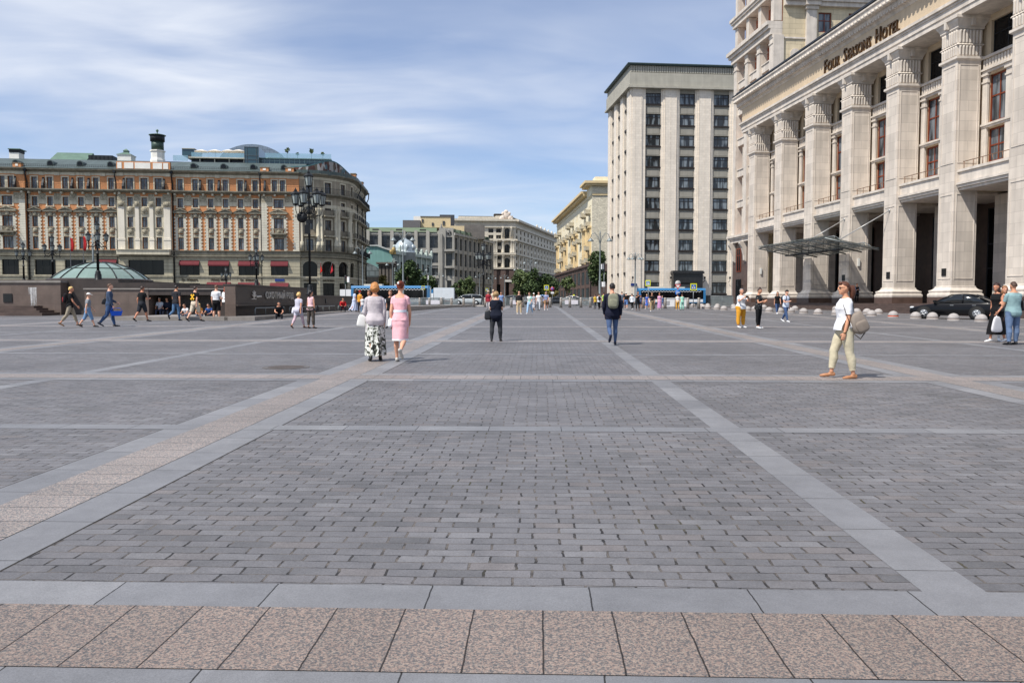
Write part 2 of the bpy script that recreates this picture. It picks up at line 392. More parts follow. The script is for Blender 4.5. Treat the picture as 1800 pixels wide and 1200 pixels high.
def top(b, root, mat, sleeve=.6, hem=-.03, neck=.322, off=.012, flare=.01, scoop=0, name='shirt'):
    s = (b['reg'] == 'torso') & (b['spn'] > hem) & (b['spn'] < neck)
    if scoop: s &= ~((b['spn'] > .322 - scoop) & (np.abs(b['co'][:,0]) < .052*b['H']))
    s |= has(b, 'uarm') & (b['t'] < max(sleeve, .001)) if sleeve > 0 else (has(b, 'uarm') & (b['t'] < .12) & (b['spn'] < .33) & (np.abs(b['co'][:,0]) < .1*b['H']))
    if sleeve > 1: s |= has(b, 'farm') & (b['t'] < sleeve - 1)
    if 'hip' not in POSES[b['pose']]: s |= has(b, 'thigh') & (b['spn'] > hem)
    return shell(b, s, off, name, mat, root, .005, flare, hem)
def pants(b, root, mat, ln=1.95, waist=.075, off=.009, loose=0, name='trousers'):
    s = (b['reg'] == 'torso') & (b['spn'] < waist); s |= has(b, 'thigh') & (b['t'] <= min(ln, 1))
    if ln > 1: s |= has(b, 'shin') & (b['t'] < ln - 1)
    return shell(b, s, off + loose, name, mat, root, .0035)
def shoes(b, root, mat, off=.006):
    for n in 'RL':
        s = (b['reg'] == 'foot'+n) | ((b['reg'] == 'shin'+n) & (b['t'] > .93)); shell(b, s, off, 'shoe', mat, root, .0)
def skirt(b, root, mat, hem, wz=.09, flare=1.0, folds=.012, nf=9, name='skirt', hemband=None, waistband=None, slim=1.0):
    H = b['H']; J = b['J']; mb = MB(); hipz = b['hip'].z; N = 56; rings = []; nr = 18
    kc = (J['kneeR'] + J['kneeL'])/2; ac = (J['ankR'] + J['ankL'])/2; sy = abs(J['kneeR'].y - J['kneeL'].y)/2; sa = abs(J['ankR'].y - J['ankL'].y)/2
    z0 = hipz + wz*H; z1 = hem*H
    for i in range(nr+1):
        z = z0 + (z1 - z0)*i/nr; q = (hipz - z)/H; fat = b['fat']
        if q < 0: rx = np.interp(-q, [0, .05, .1, .14], [.106, .097, .08, .078])*fat; ry = np.interp(-q, [0, .05, .1, .14], [.083, .075, .062, .06])*fat; cy = 0
        else:
            rx = (.106*fat + q*.14*(flare - 1) - q*.06*(slim - 1)); yy = np.interp(q, [0, .245, .47], [0, sy, sa]); ry = .08*fat + q*.1*(flare - 1) - q*.03*(slim-1) + yy/H*.85
            cy = np.interp(q, [0, .245, .47], [0, kc.y, ac.y])
        w = min(1, max(0, q/.3)); ring = []
        for k in range(N):
            a = 2*PI*k/N; f = 1 + folds/.1*w*math.sin(nf*a + 1.3*math.sin(3*a)) + .02*noise.noise((math.cos(a)*2, math.sin(a)*2, z*3))
            ring.append((rx*H*f*math.cos(a) + (b['at'](max(0,-q)).x), cy + ry*H*f*math.sin(a) - (.008*H if q < .05 else 0), z))
        rings.append(ring)
    mb.loft(rings, True, False); o = mb.build(name, mat, root)
    if hemband:
        mh = MB(); mh.loft([[(x*1.02, y*1.02, z) for x, y, z in rings[-1]], [(x*1.03, y*1.03, z + .022*H) for x, y, z in rings[-1]]], True, False); mh.build('hem_band', hemband, root)
    if waistband:
        i = int(nr*.12); mh = MB(); mh.loft([[(x*1.03, y*1.03, z0 - .004*H) for x, y, z in rings[0]], [(x*1.05, y*1.05, z0 + .026*H) for x, y, z in rings[0]]], True, False); mh.build('belt', waistband, root)
    return o
def hair(b, root, mat, style='short'):
    hd, Mh, H, hc = b['hd'], b['Mh'], b['H'], b['hc']; mb = MB(); mb.smooth = True
    r = {'bob': (.056,.066,.072), 'long': (.052,.063,.069), 'curly': (.058,.066,.072)}.get(style, (.0478,.0595,.0665))
    zl = {'short': -.03, 'crop': -.012, 'bob': -.072, 'long': -.08, 'curly': -.06}.get(style, -.034); seg, rg = 36, 28; c0 = Vector((0,-.004,.004)); v = []; ok = []
    for i in range(rg+1):
        a = -PI/2 + PI*i/rg
        for k in range(seg):
            t = 2*PI*k/seg; p = Vector((math.cos(a)*math.cos(t)*r[0], math.cos(a)*math.sin(t)*r[1], math.sin(a)*r[2])) + c0
            face = p.y > (.012 if style in ('bob', 'long', 'curly') else -.004) and p.z < .033 - max(0, .03 - p.y)*.5
            ear = style not in ('bob', 'long', 'curly') and abs(p.x) > .026 and p.z < .004 and p.y > -.03
            ok.append(not face and not ear and p.z > zl - (.0 if p.y < 0 else -.01))
            if style in ('bob', 'curly'):
                k_ = 1 + .10*max(0, min(1, (.035 - p.z)/.05)) - .34*max(0, min(1, (-.035 - p.z)/.045)); p.x *= k_; p.y = p.y*k_ - (.006 if p.z < 0 else 0)
            p.x += .0022*math.sin(t*19 + p.z*30); p.y += .0022*math.cos(t*19 + p.z*30)
            w = noise.noise(p*60)*.0035 + noise.noise(p*170)*.002 + (noise.noise(p*110)*.007 if style == 'curly' else 0)
            p = p*(1 + w/.05)
            v.append(hc + Mh @ (p*H))
    f = [(i*seg+k, i*seg+(k+1)%seg, (i+1)*seg+(k+1)%seg, (i+1)*seg+k) for i in range(rg) for k in range(seg)]
    f = [q for q in f if all(ok[i] for i in q)]; mb.add(v, f, True)
    if style == 'bun': mb.ell(hd(0,-.05,.032), (.03*H, .026*H, .03*H), 14, 10, Mh)
    if style == 'topbun': mb.ell(hd(0,-.02,.076), (.022*H, .022*H, .02*H), 12, 8, Mh)
    if style == 'pony': mb.tube([hd(0,-.05,.012), hd(0,-.078,.008), hd(0,-.09,-.04), hd(0,-.085,-.085), hd(0,-.078,-.115)], [.02*H,.033*H,.035*H,.027*H,.008*H], 12, round_ends=True)
    if style == 'long':
        rr = []
        for z, rx, ry, y in ((-.02,.05,.05,-.012),(-.06,.052,.04,-.026),(-.1,.055,.03,-.036),(-.15,.052,.022,-.042),(-.19,.035,.014,-.044)):
            rr.append([hc + Matrix.Rotation(math.atan2(Mh[1][0], Mh[0][0]), 3, 'Z') @ Vector((math.cos(2*PI*k/24)*rx*H*(1+.06*math.sin(5*k)), (y + math.sin(2*PI*k/24)*ry)*H, z*H)) for k in range(24)])
        mb.loft(rr)
    # drop loose verts
    used = sorted({i for q in mb.f for i in q}); mp = {j: k for k, j in enumerate(used)}
    mb.v = [mb.v[i] for i in used]; mb.f = [[mp[i] for i in q] for q in mb.f]
    return mb.build('hair', mat, root)
def cap(b, root, mat, visor=1):
    hd, Mh, H, hc = b['hd'], b['Mh'], b['H'], b['hc']; mb = MB(); mb.smooth = True; v = []; seg, rg = 24, 8
    for i in range(rg+1):
        a = R(8) + (PI/2 - R(8))*i/rg
        for k in range(seg): v.append(hd(math.cos(a)*math.cos(2*PI*k/seg)*.051, -.002 + math.cos(a)*math.sin(2*PI*k/seg)*.063, .012 + math.sin(a)*.062))
    mb.add(v, [(i*seg+k, i*seg+(k+1)%seg, (i+1)*seg+(k+1)%seg, (i+1)*seg+k) for i in range(rg) for k in range(seg)])
    if visor:
        q = []
        for dz in (.0, .005):
            for k in range(9):
                a = PI*(.12 + .76*k/8); q.append([hd(math.cos(a)*.05, .0 + math.sin(a)*.062*visor, .02 + dz), hd(math.cos(a)*.048, visor*(.03 + math.sin(a)*.082), .012 + dz)])
        vs = [p for r_ in q for p in r_]; mb.add(vs, [(2*k, 2*k+1, 2*k+3, 2*k+2) for k in range(8)] + [(18+2*k, 18+2*k+2, 18+2*k+3, 18+2*k+1) for k in range(8)])
    return mb.build('cap', mat, root)
SK = skin(); GROUPP = 'people on the square'
DARK = None
def person(px, py, h, rz, label, sex='m', pose='stand', head=(0,0), tp=None, bt=None, sh=(40,38,40), hr=('short',(60,42,30)), sk=None, vox=None, fat=1.0, extra=None, loc=None, eyes=True, cp=None, barefoot=False):
    p = loc or ground(px, py); d = p.y
    vox = vox or (.0085 if d < 26 else .014 if d < 56 else .02)
    b = build_body(h, sex, pose, head, vox, fat); root = thing('person', label, 'person', p, R(rz), GROUPP)
    sm = sk or SK; b['me'].name = 'body'; b['me'].materials.append(sm); link('body', b['me'], root)
    if bt:
        kind, c, *a = bt; kw = a[0] if a else {}; m = c if isinstance(c, bpy.types.Material) else cloth(*c)
        (pants if kind == 'p' else skirt)(b, root, m, **kw)
    if tp:
        c, *a = tp; kw = a[0] if a else {}; top(b, root, c if isinstance(c, bpy.types.Material) else cloth(*c), **kw)
    if sh: shoes(b, root, paint('shoe_leather', *sh, rough=.5))
    if hr: hair(b, root, hairm(*hr[1]), hr[0])
    if cp: cap(b, root, cloth(*cp[0]), cp[1])
    if eyes and d < 60:
        for s in (1, -1):
            e = MB(); e.ell(b['hd'](s*.0165,.0475,.005), (.0065*h, .005*h, .0042*h), 8, 6, b['Mh']); e.build('eye', paint('eye_dark', 30, 22, 18, .2), root)
    if extra: extra(b, root)
    return b, root
def bagthing(name, label, cat, root, group=None): return thing(name, label, cat, root.location.copy(), root.rotation_euler.z, group)
def strap(mb, pts, r=.008, flat=None): mb.tube(pts, r, 6, flat=flat)
def backpack(b, root, label, c, c2=None, sc=1.0, dark=(35,35,38)):
    H = b['H']; t = bagthing('backpack', label, 'backpack', root); at_ = b['at']; m = cloth(*c); y = -(.068*b['fat'] + .05*sc)
    o = MB(); Mx = Matrix((Vector((1,0,0)), b['fw'], b['sp'])).transposed(); sup(o, at_(.2, 0, y), (.085*H*sc, .042*H*sc, .12*H*sc), .6, 24, 14, Mx); o.build('bag_body', m, t)
    o = MB(); sup(o, at_(.165, 0, y - .04*sc), (.066*H*sc, .02*H*sc, .065*H*sc), .55, 18, 10, Mx); o.build('front_pocket', cloth(*(c2 or c)), t)
    for s in (1, -1):
        o = MB(); o.tube([at_(.29, s*.045, y + .03), at_(.335, s*.055, -.01), at_(.31, s*.062, .06), at_(.22, s*.07, .078), at_(.13, s*.09, .03), at_(.11, s*.07, y + .03)], .011*H, 8, flat=.5); o.build('shoulder_strap', cloth(*dark), t)
    o = MB(); o.tube([at_(.31, -.02, y + .01), at_(.335, 0, y), at_(.31, .02, y + .01)], .005*H, 6); o.build('carry_loop', cloth(*dark), t)
    return t
def handbag(b, root, label, c, pos, size=(.16,.06,.13), top_=None, name='handbag', rgh=.5, tilt=0, two=False):
    t = bagthing(name, label, 'bag', root); o = MB(); M_ = Matrix.Rotation(R(tilt), 3, 'Y'); pos = Vector(pos)
    sup(o, pos, size, .5, 24, 14, M_)
    for i, q in enumerate(o.v):                              # narrower towards the top, a little sag
        k = (q[2] - pos.z)/size[2]; o.v[i] = (pos.x + (q[0]-pos.x)*(1 - .14*k), pos.y + (q[1]-pos.y)*(1 - .35*k), q[2] + .01*noise.noise(Vector(q)*14))
    o.build('bag_body', paint('bag_leather', *c, rough=rgh, var=.1), t)
    if top_ is not None:
        for s in ((1, -1) if two else (0,)):
            o = MB(); a = pos + M_ @ Vector((-size[0]*.6, s*size[1]*.5, size[2]*.85)); e = pos + M_ @ Vector((size[0]*.6, s*size[1]*.5, size[2]*.85)); tp_ = Vector(top_); o.tube([a, a.lerp(tp_, .6), tp_, e.lerp(tp_, .6), e], .007, 6); o.build('handle', paint('bag_leather', *c, rough=rgh, var=.1), t)
    return t
# ================================================================= CAMERA, LIGHT, SKY
cd = bpy.data.cameras.new('camera'); cam = bpy.data.objects.new('camera', cd); COL.objects.link(cam); S.camera = cam
cd.sensor_width = 36; cd.lens = 28; cd.clip_end = 6000; cd.clip_start = .05; cam.location = (0, 0, CH); cam.rotation_euler = (PI/2 - TH, 0, 0)
SUNV = Vector((.96, .80, -1.75)).normalized()
sd = bpy.data.lights.new('sun', 'SUN'); sd.energy = 5.0; sd.angle = R(.53); sd.color = (1, .95, .87); so = bpy.data.objects.new('sun', sd); COL.objects.link(so)
so.rotation_euler = SUNV.to_track_quat('-Z', 'Y').to_euler()
w = bpy.data.worlds.new("World"); S.world = w; w.use_nodes = True; nt = w.node_tree; N = nt.nodes; L = nt.links; bg = N['Background']
sk_ = N.new('ShaderNodeTexSky'); sk_.sky_type = 'NISHITA'; sk_.sun_disc = False; sk_.sun_elevation = math.asin(-SUNV.z); sk_.sun_rotation = math.atan2(-SUNV.x, -SUNV.y) % (2*PI)
sk_.air_density = 1.0; sk_.dust_density = .25; sk_.ozone_density = 3.0; sk_.altitude = 150
tc = N.new('ShaderNodeTexCoord'); sp_ = N.new('ShaderNodeSeparateXYZ'); L.new(tc.outputs['Generated'], sp_.inputs[0])
def mth(op, a, b=None, c=None):
    m = N.new('ShaderNodeMath'); m.operation = op
    for i, x in enumerate((a, b, c)):
        if x is None: continue
        if isinstance(x, (int, float)): m.inputs[i].default_value = x
        else: L.new(x, m.inputs[i])
    return m.outputs[0]
zz = mth('ADD', mth('MAXIMUM', sp_.outputs[2], 0.0), .13); cx = mth('DIVIDE', sp_.outputs[0], zz); cy = mth('DIVIDE', sp_.outputs[1], zz)
cbn = N.new('ShaderNodeCombineXYZ'); L.new(cx, cbn.inputs[0]); L.new(cy, cbn.inputs[1])
def cloudn(scale, sc, rot, det, rough, dist=0.0, off=(0,0,0)):
    mp = N.new('ShaderNodeMapping'); mp.inputs['Scale'].default_value = sc; mp.inputs['Rotation'].default_value = (0,0,R(rot)); mp.inputs['Location'].default_value = off; L.new(cbn.outputs[0], mp.inputs[0])
    n = N.new('ShaderNodeTexNoise'); n.inputs['Scale'].default_value = scale; n.inputs['Detail'].default_value = det; n.inputs['Roughness'].default_value = rough; n.inputs['Distortion'].default_value = dist
    L.new(mp.outputs[0], n.inputs['Vector']); return n.outputs['Fac']
def ramp(src, a, b, lo=0., hi=1.):
    q = N.new('ShaderNodeMapRange'); q.interpolation_type = 'SMOOTHSTEP'
    for i, x in enumerate((a, b, lo, hi)): q.inputs[i+1].default_value = x
    L.new(src, q.inputs[0]); return q.outputs[0]
big = ramp(cloudn(.62, (1,1.0,1), 20, 4, .55, .3, (1.7,.4,0)), .34, .66); wisp = ramp(cloudn(1.5, (.8,1.7,1), -28, 8, .54, .7, (4.2,1.3,0)), .32, .74); soft = ramp(cloudn(.9, (.7,1.5,1), -14, 5, .5, .2, (.3,7.1,0)), .32, .72)
cl = mth('MULTIPLY', mth('ADD', mth('MULTIPLY', wisp, .36), mth('MULTIPLY', soft, .62)), mth('ADD', mth('MULTIPLY', big, .75), .32)); cl = mth('MINIMUM', mth('MULTIPLY', mth('ADD', mth('MULTIPLY', cl, 1.12), .17), ramp(sp_.outputs[2], .03, .24, .5, 1.0)), .95)
mx = N.new('ShaderNodeMix'); mx.data_type = 'RGBA'; L.new(cl, mx.inputs[0]); tn = N.new('ShaderNodeMix'); tn.data_type = 'RGBA'; tn.blend_type = 'MULTIPLY'; tn.inputs[0].default_value = 1; L.new(sk_.outputs[0], tn.inputs[6]); tn.inputs[7].default_value = (1.04, 1.12, 1.3, 1); L.new(tn.outputs[2], mx.inputs[6]); mx.inputs[7].default_value = (8.0, 8.5, 9.5, 1)
L.new(mx.outputs[2], bg.inputs[0]); bg.inputs[1].default_value = .096
S.view_settings.view_transform = 'Standard'; S.view_settings.look = 'None'; S.view_settings.exposure = .12; S.view_settings.gamma = 1
S.cycles.max_bounces = 8; S.cycles.transparent_max_bounces = 12; S.cycles.use_denoising = True
# ================================================================= GROUND
PLR = math.atan(-45/1402)                                    # the paving grid is turned slightly against the view
asphalt = Mat('asphalt', (.075,.075,.078), .9, var=.15, vs=.4, fine=.2, bs=30)
ys = [-60, 0, 20, 40, 60, 74, 77, 80, 83, 86, 89, 92, 120, 200, 400, 900, 3000]; xs = [-3000, -600, -150, -60, 0, 60, 150, 600, 3000]
def sheet(name, xs, ys, dz, mat, rot=0, kind='structure', label=None, cat=None):
    c, s_ = math.cos(rot), math.sin(rot); m = MB(); v = []
    for y in ys:
        for x in xs: v.append((x*c - y*s_, x*s_ + y*c, gz(x*s_ + y*c) + dz))
    n = len(xs); m.add(v, [(j*n+i, j*n+i+1, (j+1)*n+i+1, (j+1)*n+i) for j in range(len(ys)-1) for i in range(n-1)], False)
    o = m.build(name, mat); tag(o, label, cat, None, kind); return o
def sheet_local(name, xs, ys, dz, mat, label=None, cat=None):
    """a sheet in the paving grid's own axes, so its material runs along the grid"""
    c, s_ = math.cos(PLR), math.sin(PLR); m = MB(); n = len(xs)
    v = [(x, y, gz(x*s_ + y*c) + dz) for y in ys for x in xs]
    m.add(v, [(j*n+i, j*n+i+1, (j+1)*n+i+1, (j+1)*n+i) for j in range(len(ys)-1) for i in range(n-1)], False)
    o = m.build(name, mat); o.rotation_euler = (0,0,PLR); tag(o, label, cat, None, 'structure'); return o
sheet('ground', xs, ys, -.012, asphalt, kind='structure', label='grey asphalt carriageway beyond the paved square', cat='ground')
# paving material: worn grey granite setts, uneven joints with grit and moss
def paving():
    m = bpy.data.materials.new('granite_setts'); m.use_nodes = True; nt = m.node_tree; N = nt.nodes; L = nt.links; P = N['Principled BSDF']; P.inputs['Roughness'].default_value = .62; P.inputs['Specular IOR Level'].default_value = .4
    tc = N.new('ShaderNodeTexCoord'); co = tc.outputs['Object']
    def nz(sc, det=4, rough=.5, src=None, col=False):
        n = N.new('ShaderNodeTexNoise'); n.inputs['Scale'].default_value = sc; n.inputs['Detail'].default_value = det; n.inputs['Roughness'].default_value = rough; L.new(src or co, n.inputs['Vector']); return n.outputs['Color' if col else 'Fac']
    def rng(src, a, b, lo, hi):
        q = N.new('ShaderNodeMapRange'); q.inputs[1].default_value, q.inputs[2].default_value, q.inputs[3].default_value, q.inputs[4].default_value = a, b, lo, hi; L.new(src, q.inputs[0]); return q.outputs[0]
    def vm(op, a, b):
        v = N.new('ShaderNodeVectorMath'); v.operation = op
        for i, x in enumerate((a, b)):
            if isinstance(x, tuple): v.inputs[i].default_value = x
            else: L.new(x, v.inputs[i])
        return v.outputs[0]
    def mix(bt, f, a, b):
        x = N.new('ShaderNodeMix'); x.data_type = 'RGBA'; x.blend_type = bt
        for i, q in ((0, f), (6, a), (7, b)):
            if isinstance(q, (int, float)): x.inputs[i].default_value = q
            elif isinstance(q, tuple): x.inputs[i].default_value = (*q, 1)
            else: L.new(q, x.inputs[i])
        return x.outputs[2]
    d1 = vm('MULTIPLY', vm('SUBTRACT', nz(2.6, 3, col=True), (.5,.5,.5)), (.05,.032,0)); d2 = vm('MULTIPLY', vm('SUBTRACT', nz(26, 2, col=True), (.5,.5,.5)), (.016,.008,0)); co2 = vm('ADD', vm('ADD', co, d1), d2)
    b = N.new('ShaderNodeTexBrick'); sy_ = N.new('ShaderNodeSeparateXYZ'); L.new(co2, sy_.inputs[0]); rw = N.new('ShaderNodeMath'); rw.operation = 'DIVIDE'; L.new(sy_.outputs[1], rw.inputs[0]); rw.inputs[1].default_value = .112; fl_ = N.new('ShaderNodeMath'); fl_.operation = 'FLOOR'; L.new(rw.outputs[0], fl_.inputs[0]); wn = N.new('ShaderNodeTexWhiteNoise'); wn.noise_dimensions = '1D'; L.new(fl_.outputs[0], wn.inputs['W'])
    sf = N.new('ShaderNodeMath'); sf.operation = 'MULTIPLY_ADD'; L.new(wn.outputs['Value'], sf.inputs[0]); sf.inputs[1].default_value = .03; L.new(sy_.outputs[0], sf.inputs[2]); cb_ = N.new('ShaderNodeCombineXYZ'); L.new(sf.outputs[0], cb_.inputs[0]); L.new(sy_.outputs[1], cb_.inputs[1])
    cs_ = vm('MULTIPLY', cb_.outputs[0], (.55,1,1)); L.new(cs_, b.inputs['Vector']); b.inputs['Scale'].default_value = 1; b.inputs['Brick Width'].default_value = .144; b.inputs['Row Height'].default_value = .112; b.inputs['Mortar Size'].default_value = .0043; b.inputs['Mortar Smooth'].default_value = .25; b.offset = .42; b.offset_frequency = 2
    b.inputs['Color1'].default_value = (0,0,0,1); b.inputs['Color2'].default_value = (1,1,1,1); b.inputs['Bias'].default_value = 0; b.inputs['Mortar'].default_value = (.5,.5,.5,1)
    # head joints are wider than bed joints: a second brick grid with the same cells masks only the ends
    sx = N.new('ShaderNodeSeparateXYZ'); L.new(b.outputs['Color'], sx.inputs[0]); rv = sx.outputs[0]
    joint = b.outputs['Fac']
    rmp = N.new('ShaderNodeValToRGB'); L.new(rv, rmp.inputs[0]); e = rmp.color_ramp.elements; e[0].position = 0; e[0].color = (.108,.107,.112,1); e[1].position = 1; e[1].color = (.172,.170,.178,1)
    for p, c in ((.25, (.134,.132,.140,1)), (.55, (.141,.139,.147,1)), (.74, (.146,.142,.149,1)), (.8, (.154,.142,.142,1)), (.86, (.147,.145,.153,1))): x = e.new(p); x.color = c
    c = rmp.outputs[0]
    c = mix('MULTIPLY', 1, c, rng(nz(90, 4, .75), .3, .7, .78, 1.22)); c = mix('MULTIPLY', 1, c, rng(nz(.35, 6, .62), .3, .7, .80, 1.2)); c = mix('MULTIPLY', 1, c, rng(nz(5, 6, .65), .3, .7, .86, 1.14))
    grit = mix('MIX', rng(nz(7, 5, .6), .42, .58, 0, 1), (.020,.018,.017), (.115,.10,.088)); moss = rng(nz(1.1, 5, .62), .58, .66, 0, 1); grit = mix('MIX', moss, grit, (.045,.040,.016))
    grit = mix('MULTIPLY', 1, grit, rng(nz(160, 2), .3, .7, .6, 1.3))
    c = mix('MULTIPLY', 1, c, (.95,.945,.945)); c = mix('MULTIPLY', 1, c, rng(nz(1.7, 7, .7), .62, .72, 1, .72)); c = mix('MIX', joint, c, grit); L.new(c, P.inputs['Base Color'])
    h = N.new('ShaderNodeMath'); h.operation = 'MULTIPLY_ADD'; L.new(joint, h.inputs[0]); h.inputs[1].default_value = -1.0; L.new(rng(nz(55, 4), .2, .8, 0, .28), h.inputs[2])
    h2 = N.new('ShaderNodeMath'); h2.operation = 'MULTIPLY_ADD'; L.new(rv, h2.inputs[0]); h2.inputs[1].default_value = .25; L.new(h.outputs[0], h2.inputs[2])
    bp = N.new('ShaderNodeBump'); bp.inputs['Strength'].default_value = .75; bp.inputs['Distance'].default_value = .012; L.new(h2.outputs[0], bp.inputs['Height']); L.new(bp.outputs[0], P.inputs['Normal'])
    return m
def slabs(name, base, ln, wd, pink=False, along='x', dark=1.0, tint=(1,1,1)):
    m = bpy.data.materials.new(name); m.use_nodes = True; nt = m.node_tree; N = nt.nodes; L = nt.links; P = N['Principled BSDF']; P.inputs['Roughness'].default_value = .56; P.inputs['Specular IOR Level'].default_value = .42
    tc = N.new('ShaderNodeTexCoord'); co = tc.outputs['Object']
    def nz(sc, det=4, rough=.5, src=None, col=False):
        n = N.new('ShaderNodeTexNoise'); n.inputs['Scale'].default_value = sc; n.inputs['Detail'].default_value = det; n.inputs['Roughness'].default_value = rough; L.new(src or co, n.inputs['Vector']); return n.outputs['Color' if col else 'Fac']
    def rng(src, a, b, lo, hi):
        q = N.new('ShaderNodeMapRange'); q.inputs[1].default_value, q.inputs[2].default_value, q.inputs[3].default_value, q.inputs[4].default_value = a, b, lo, hi; L.new(src, q.inputs[0]); return q.outputs[0]
    def mul(a, b):
        x = N.new('ShaderNodeMix'); x.data_type = 'RGBA'; x.blend_type = 'MULTIPLY'; x.inputs[0].default_value = 1; L.new(a, x.inputs[6]); L.new(b, x.inputs[7]); return x.outputs[2]
    def mix(f, a, b):
        x = N.new('ShaderNodeMix'); x.data_type = 'RGBA'; L.new(f, x.inputs[0])
        for i, q in ((6, a), (7, b)):
            if isinstance(q, tuple): x.inputs[i].default_value = (*q, 1)
            else: L.new(q, x.inputs[i])
        return x.outputs[2]
    mp = N.new('ShaderNodeMapping'); L.new(co, mp.inputs[0]); mp.inputs['Rotation'].default_value = (0,0, 0 if along == 'x' else PI/2); mp.inputs['Location'].default_value = (.13, 50*wd, 0)
    va = N.new('ShaderNodeVectorMath'); va.operation = 'MULTIPLY_ADD'; L.new(nz(9, 4, .6, col=True), va.inputs[0]); va.inputs[1].default_value = (.012,.0,0); L.new(mp.outputs[0], va.inputs[2])
    b = N.new('ShaderNodeTexBrick'); L.new(va.outputs[0], b.inputs['Vector']); b.inputs['Scale'].default_value = 1; b.inputs['Brick Width'].default_value = ln; b.inputs['Row Height'].default_value = 100.0; b.inputs['Mortar Size'].default_value = .0042; b.inputs['Mortar Smooth'].default_value = .2; b.inputs['Bias'].default_value = 0
    b.inputs['Color1'].default_value = (*((.93,)*3 if pink else (.86,.86,.87)),1); b.inputs['Color2'].default_value = (*((1.06,1.05,1.05) if pink else (1.1,1.09,1.08)),1); b.inputs['Mortar'].default_value = (.12,.11,.1,1)
    if pink:
        v = N.new('ShaderNodeTexVoronoi'); v.inputs['Scale'].default_value = 150; v.inputs['Randomness'].default_value = 1; L.new(co, v.inputs['Vector']); sx = N.new('ShaderNodeSeparateXYZ'); L.new(v.outputs['Color'], sx.inputs[0])
        rp = N.new('ShaderNodeValToRGB'); L.new(sx.outputs[0], rp.inputs[0]); e = rp.color_ramp.elements; e[0].color = (.085,.08,.084,1); e[1].color = (.33,.25,.215,1); e[1].position = 1
        for p, c in ((.2, (.12,.115,.12,1)), (.3, (.225,.165,.145,1)), (.55, (.27,.19,.163,1)), (.72, (.25,.215,.19,1)), (.85, (.34,.25,.21,1))): x = e.new(p); x.color = c
        g = N.new('ShaderNodeMix'); g.data_type = 'RGBA'; L.new(rng(nz(58, 3, .65), .38, .5, .0, 1), g.inputs[0]); L.new(rp.outputs[0], g.inputs[7]); g.inputs[6].default_value = (.105,.095,.097,1); c = g.outputs[2]
        c = mul(c, rng(nz(.5, 4), .3, .7, .85*dark, 1.12*dark))
    else:
        rgb = N.new('ShaderNodeRGB'); rgb.outputs[0].default_value = (*base, 1); c = mul(rgb.outputs[0], rng(nz(140, 3, .75), .3, .7, .8, 1.2)); c = mul(c, rng(nz(.6, 5, .6), .3, .7, .8, 1.18)); c = mul(c, rng(nz(6, 7, .75), .3, .7, .88, 1.1))
    tr_ = N.new('ShaderNodeRGB'); tr_.outputs[0].default_value = (*tint,1); c = mul(c, tr_.outputs[0]); c = mul(c, b.outputs['Color']); L.new(c, P.inputs['Base Color'])
    h = N.new('ShaderNodeMath'); h.operation = 'MULTIPLY_ADD'; L.new(b.outputs['Fac'], h.inputs[0]); h.inputs[1].default_value = -1.0; L.new(rng(nz(70, 3), .2, .8, 0, .12), h.inputs[2])
    bp = N.new('ShaderNodeBump'); bp.inputs['Strength'].default_value = .5; bp.inputs['Distance'].default_value = .01; L.new(h.outputs[0], bp.inputs['Height']); L.new(bp.outputs[0], P.inputs['Normal'])
    return m
m_sett = paving(); m_gx = slabs('grey_slab_across', (.186,.188,.198), 0.8, .3); m_gy = slabs('grey_slab_along', (.186,.188,.198), .76, .3, along='y'); m_px = slabs('pink_granite_across', None, .325, .6, True, 'x', 1.0, (.93,.955,.925)); m_py = slabs('tan_granite_along', None, .34, .6, True, 'y', 1.16, (.92,1.03,1.06)); m_pt = slabs('tan_granite_across', None, .325, .6, True, 'x', 1.2, (.93,1.03,1.06)); m_jt = Mat('joint_grit', (.028,.025,.022), .95, var=.5, vs=9, fine=.3, bs=60)
PX = [-70, -40, -20, -8, 0, 8, 20, 38, 52]; PY = [-6, 0, 5, 10, 15, 20, 30, 40, 50, 60, 70, 74, 77, 80, 83, 86, 89, 92, 108]
sheet_local('plaza_paving', PX, PY, 0, m_sett, 'square paved with worn grey granite setts', 'pavement')
fine = sorted(set(PY + [i*2.5 for i in range(1, 40)]))
P0, PS = -3.53, 10.66                                        # pink bands every 10.66 m, one grey band half way
T0 = 3.38; PT = 10.76
for k in range(-5, 6):
    c = P0 + PS*k
    if -60 < c < 50: 
        for a, b_ in ((c-.60, c-.27), (c+.27, c+.62)): sheet_local('granite_band', [a, b_], fine, .0020, m_gy)
        for a in (c-.613, c+.62): sheet_local('paving_joint', [a, a+.013], fine, .0010, m_jt)
        sheet_local('pink_granite_band', [c-.27, c+.27], fine, .0050, m_py)
    g = c + PS/2 + .3
    if -60 < g < 50: sheet_local('granite_band', [g-.16, g+.16], fine, .0020, m_gy)
for k in range(0, 10):
    c = T0 + PT*k
    for a in (c+.626, c-.634): sheet_local('paving_joint', PX, [a, a+.008], 0.0010, m_jt)
    for a, b_ in ((c+.315, c+.625), (c-.625, c-.315)): sheet_local('granite_band', PX, [a, b_], .0035, m_gx)
    sheet_local('pink_granite_band', PX, [c-.315, c+.315], 0.0065, m_px if k == 0 else m_pt)
    g = c + PT/2
    sheet_local('granite_band', PX, [g-.15, g+.15], .0035, m_gx)
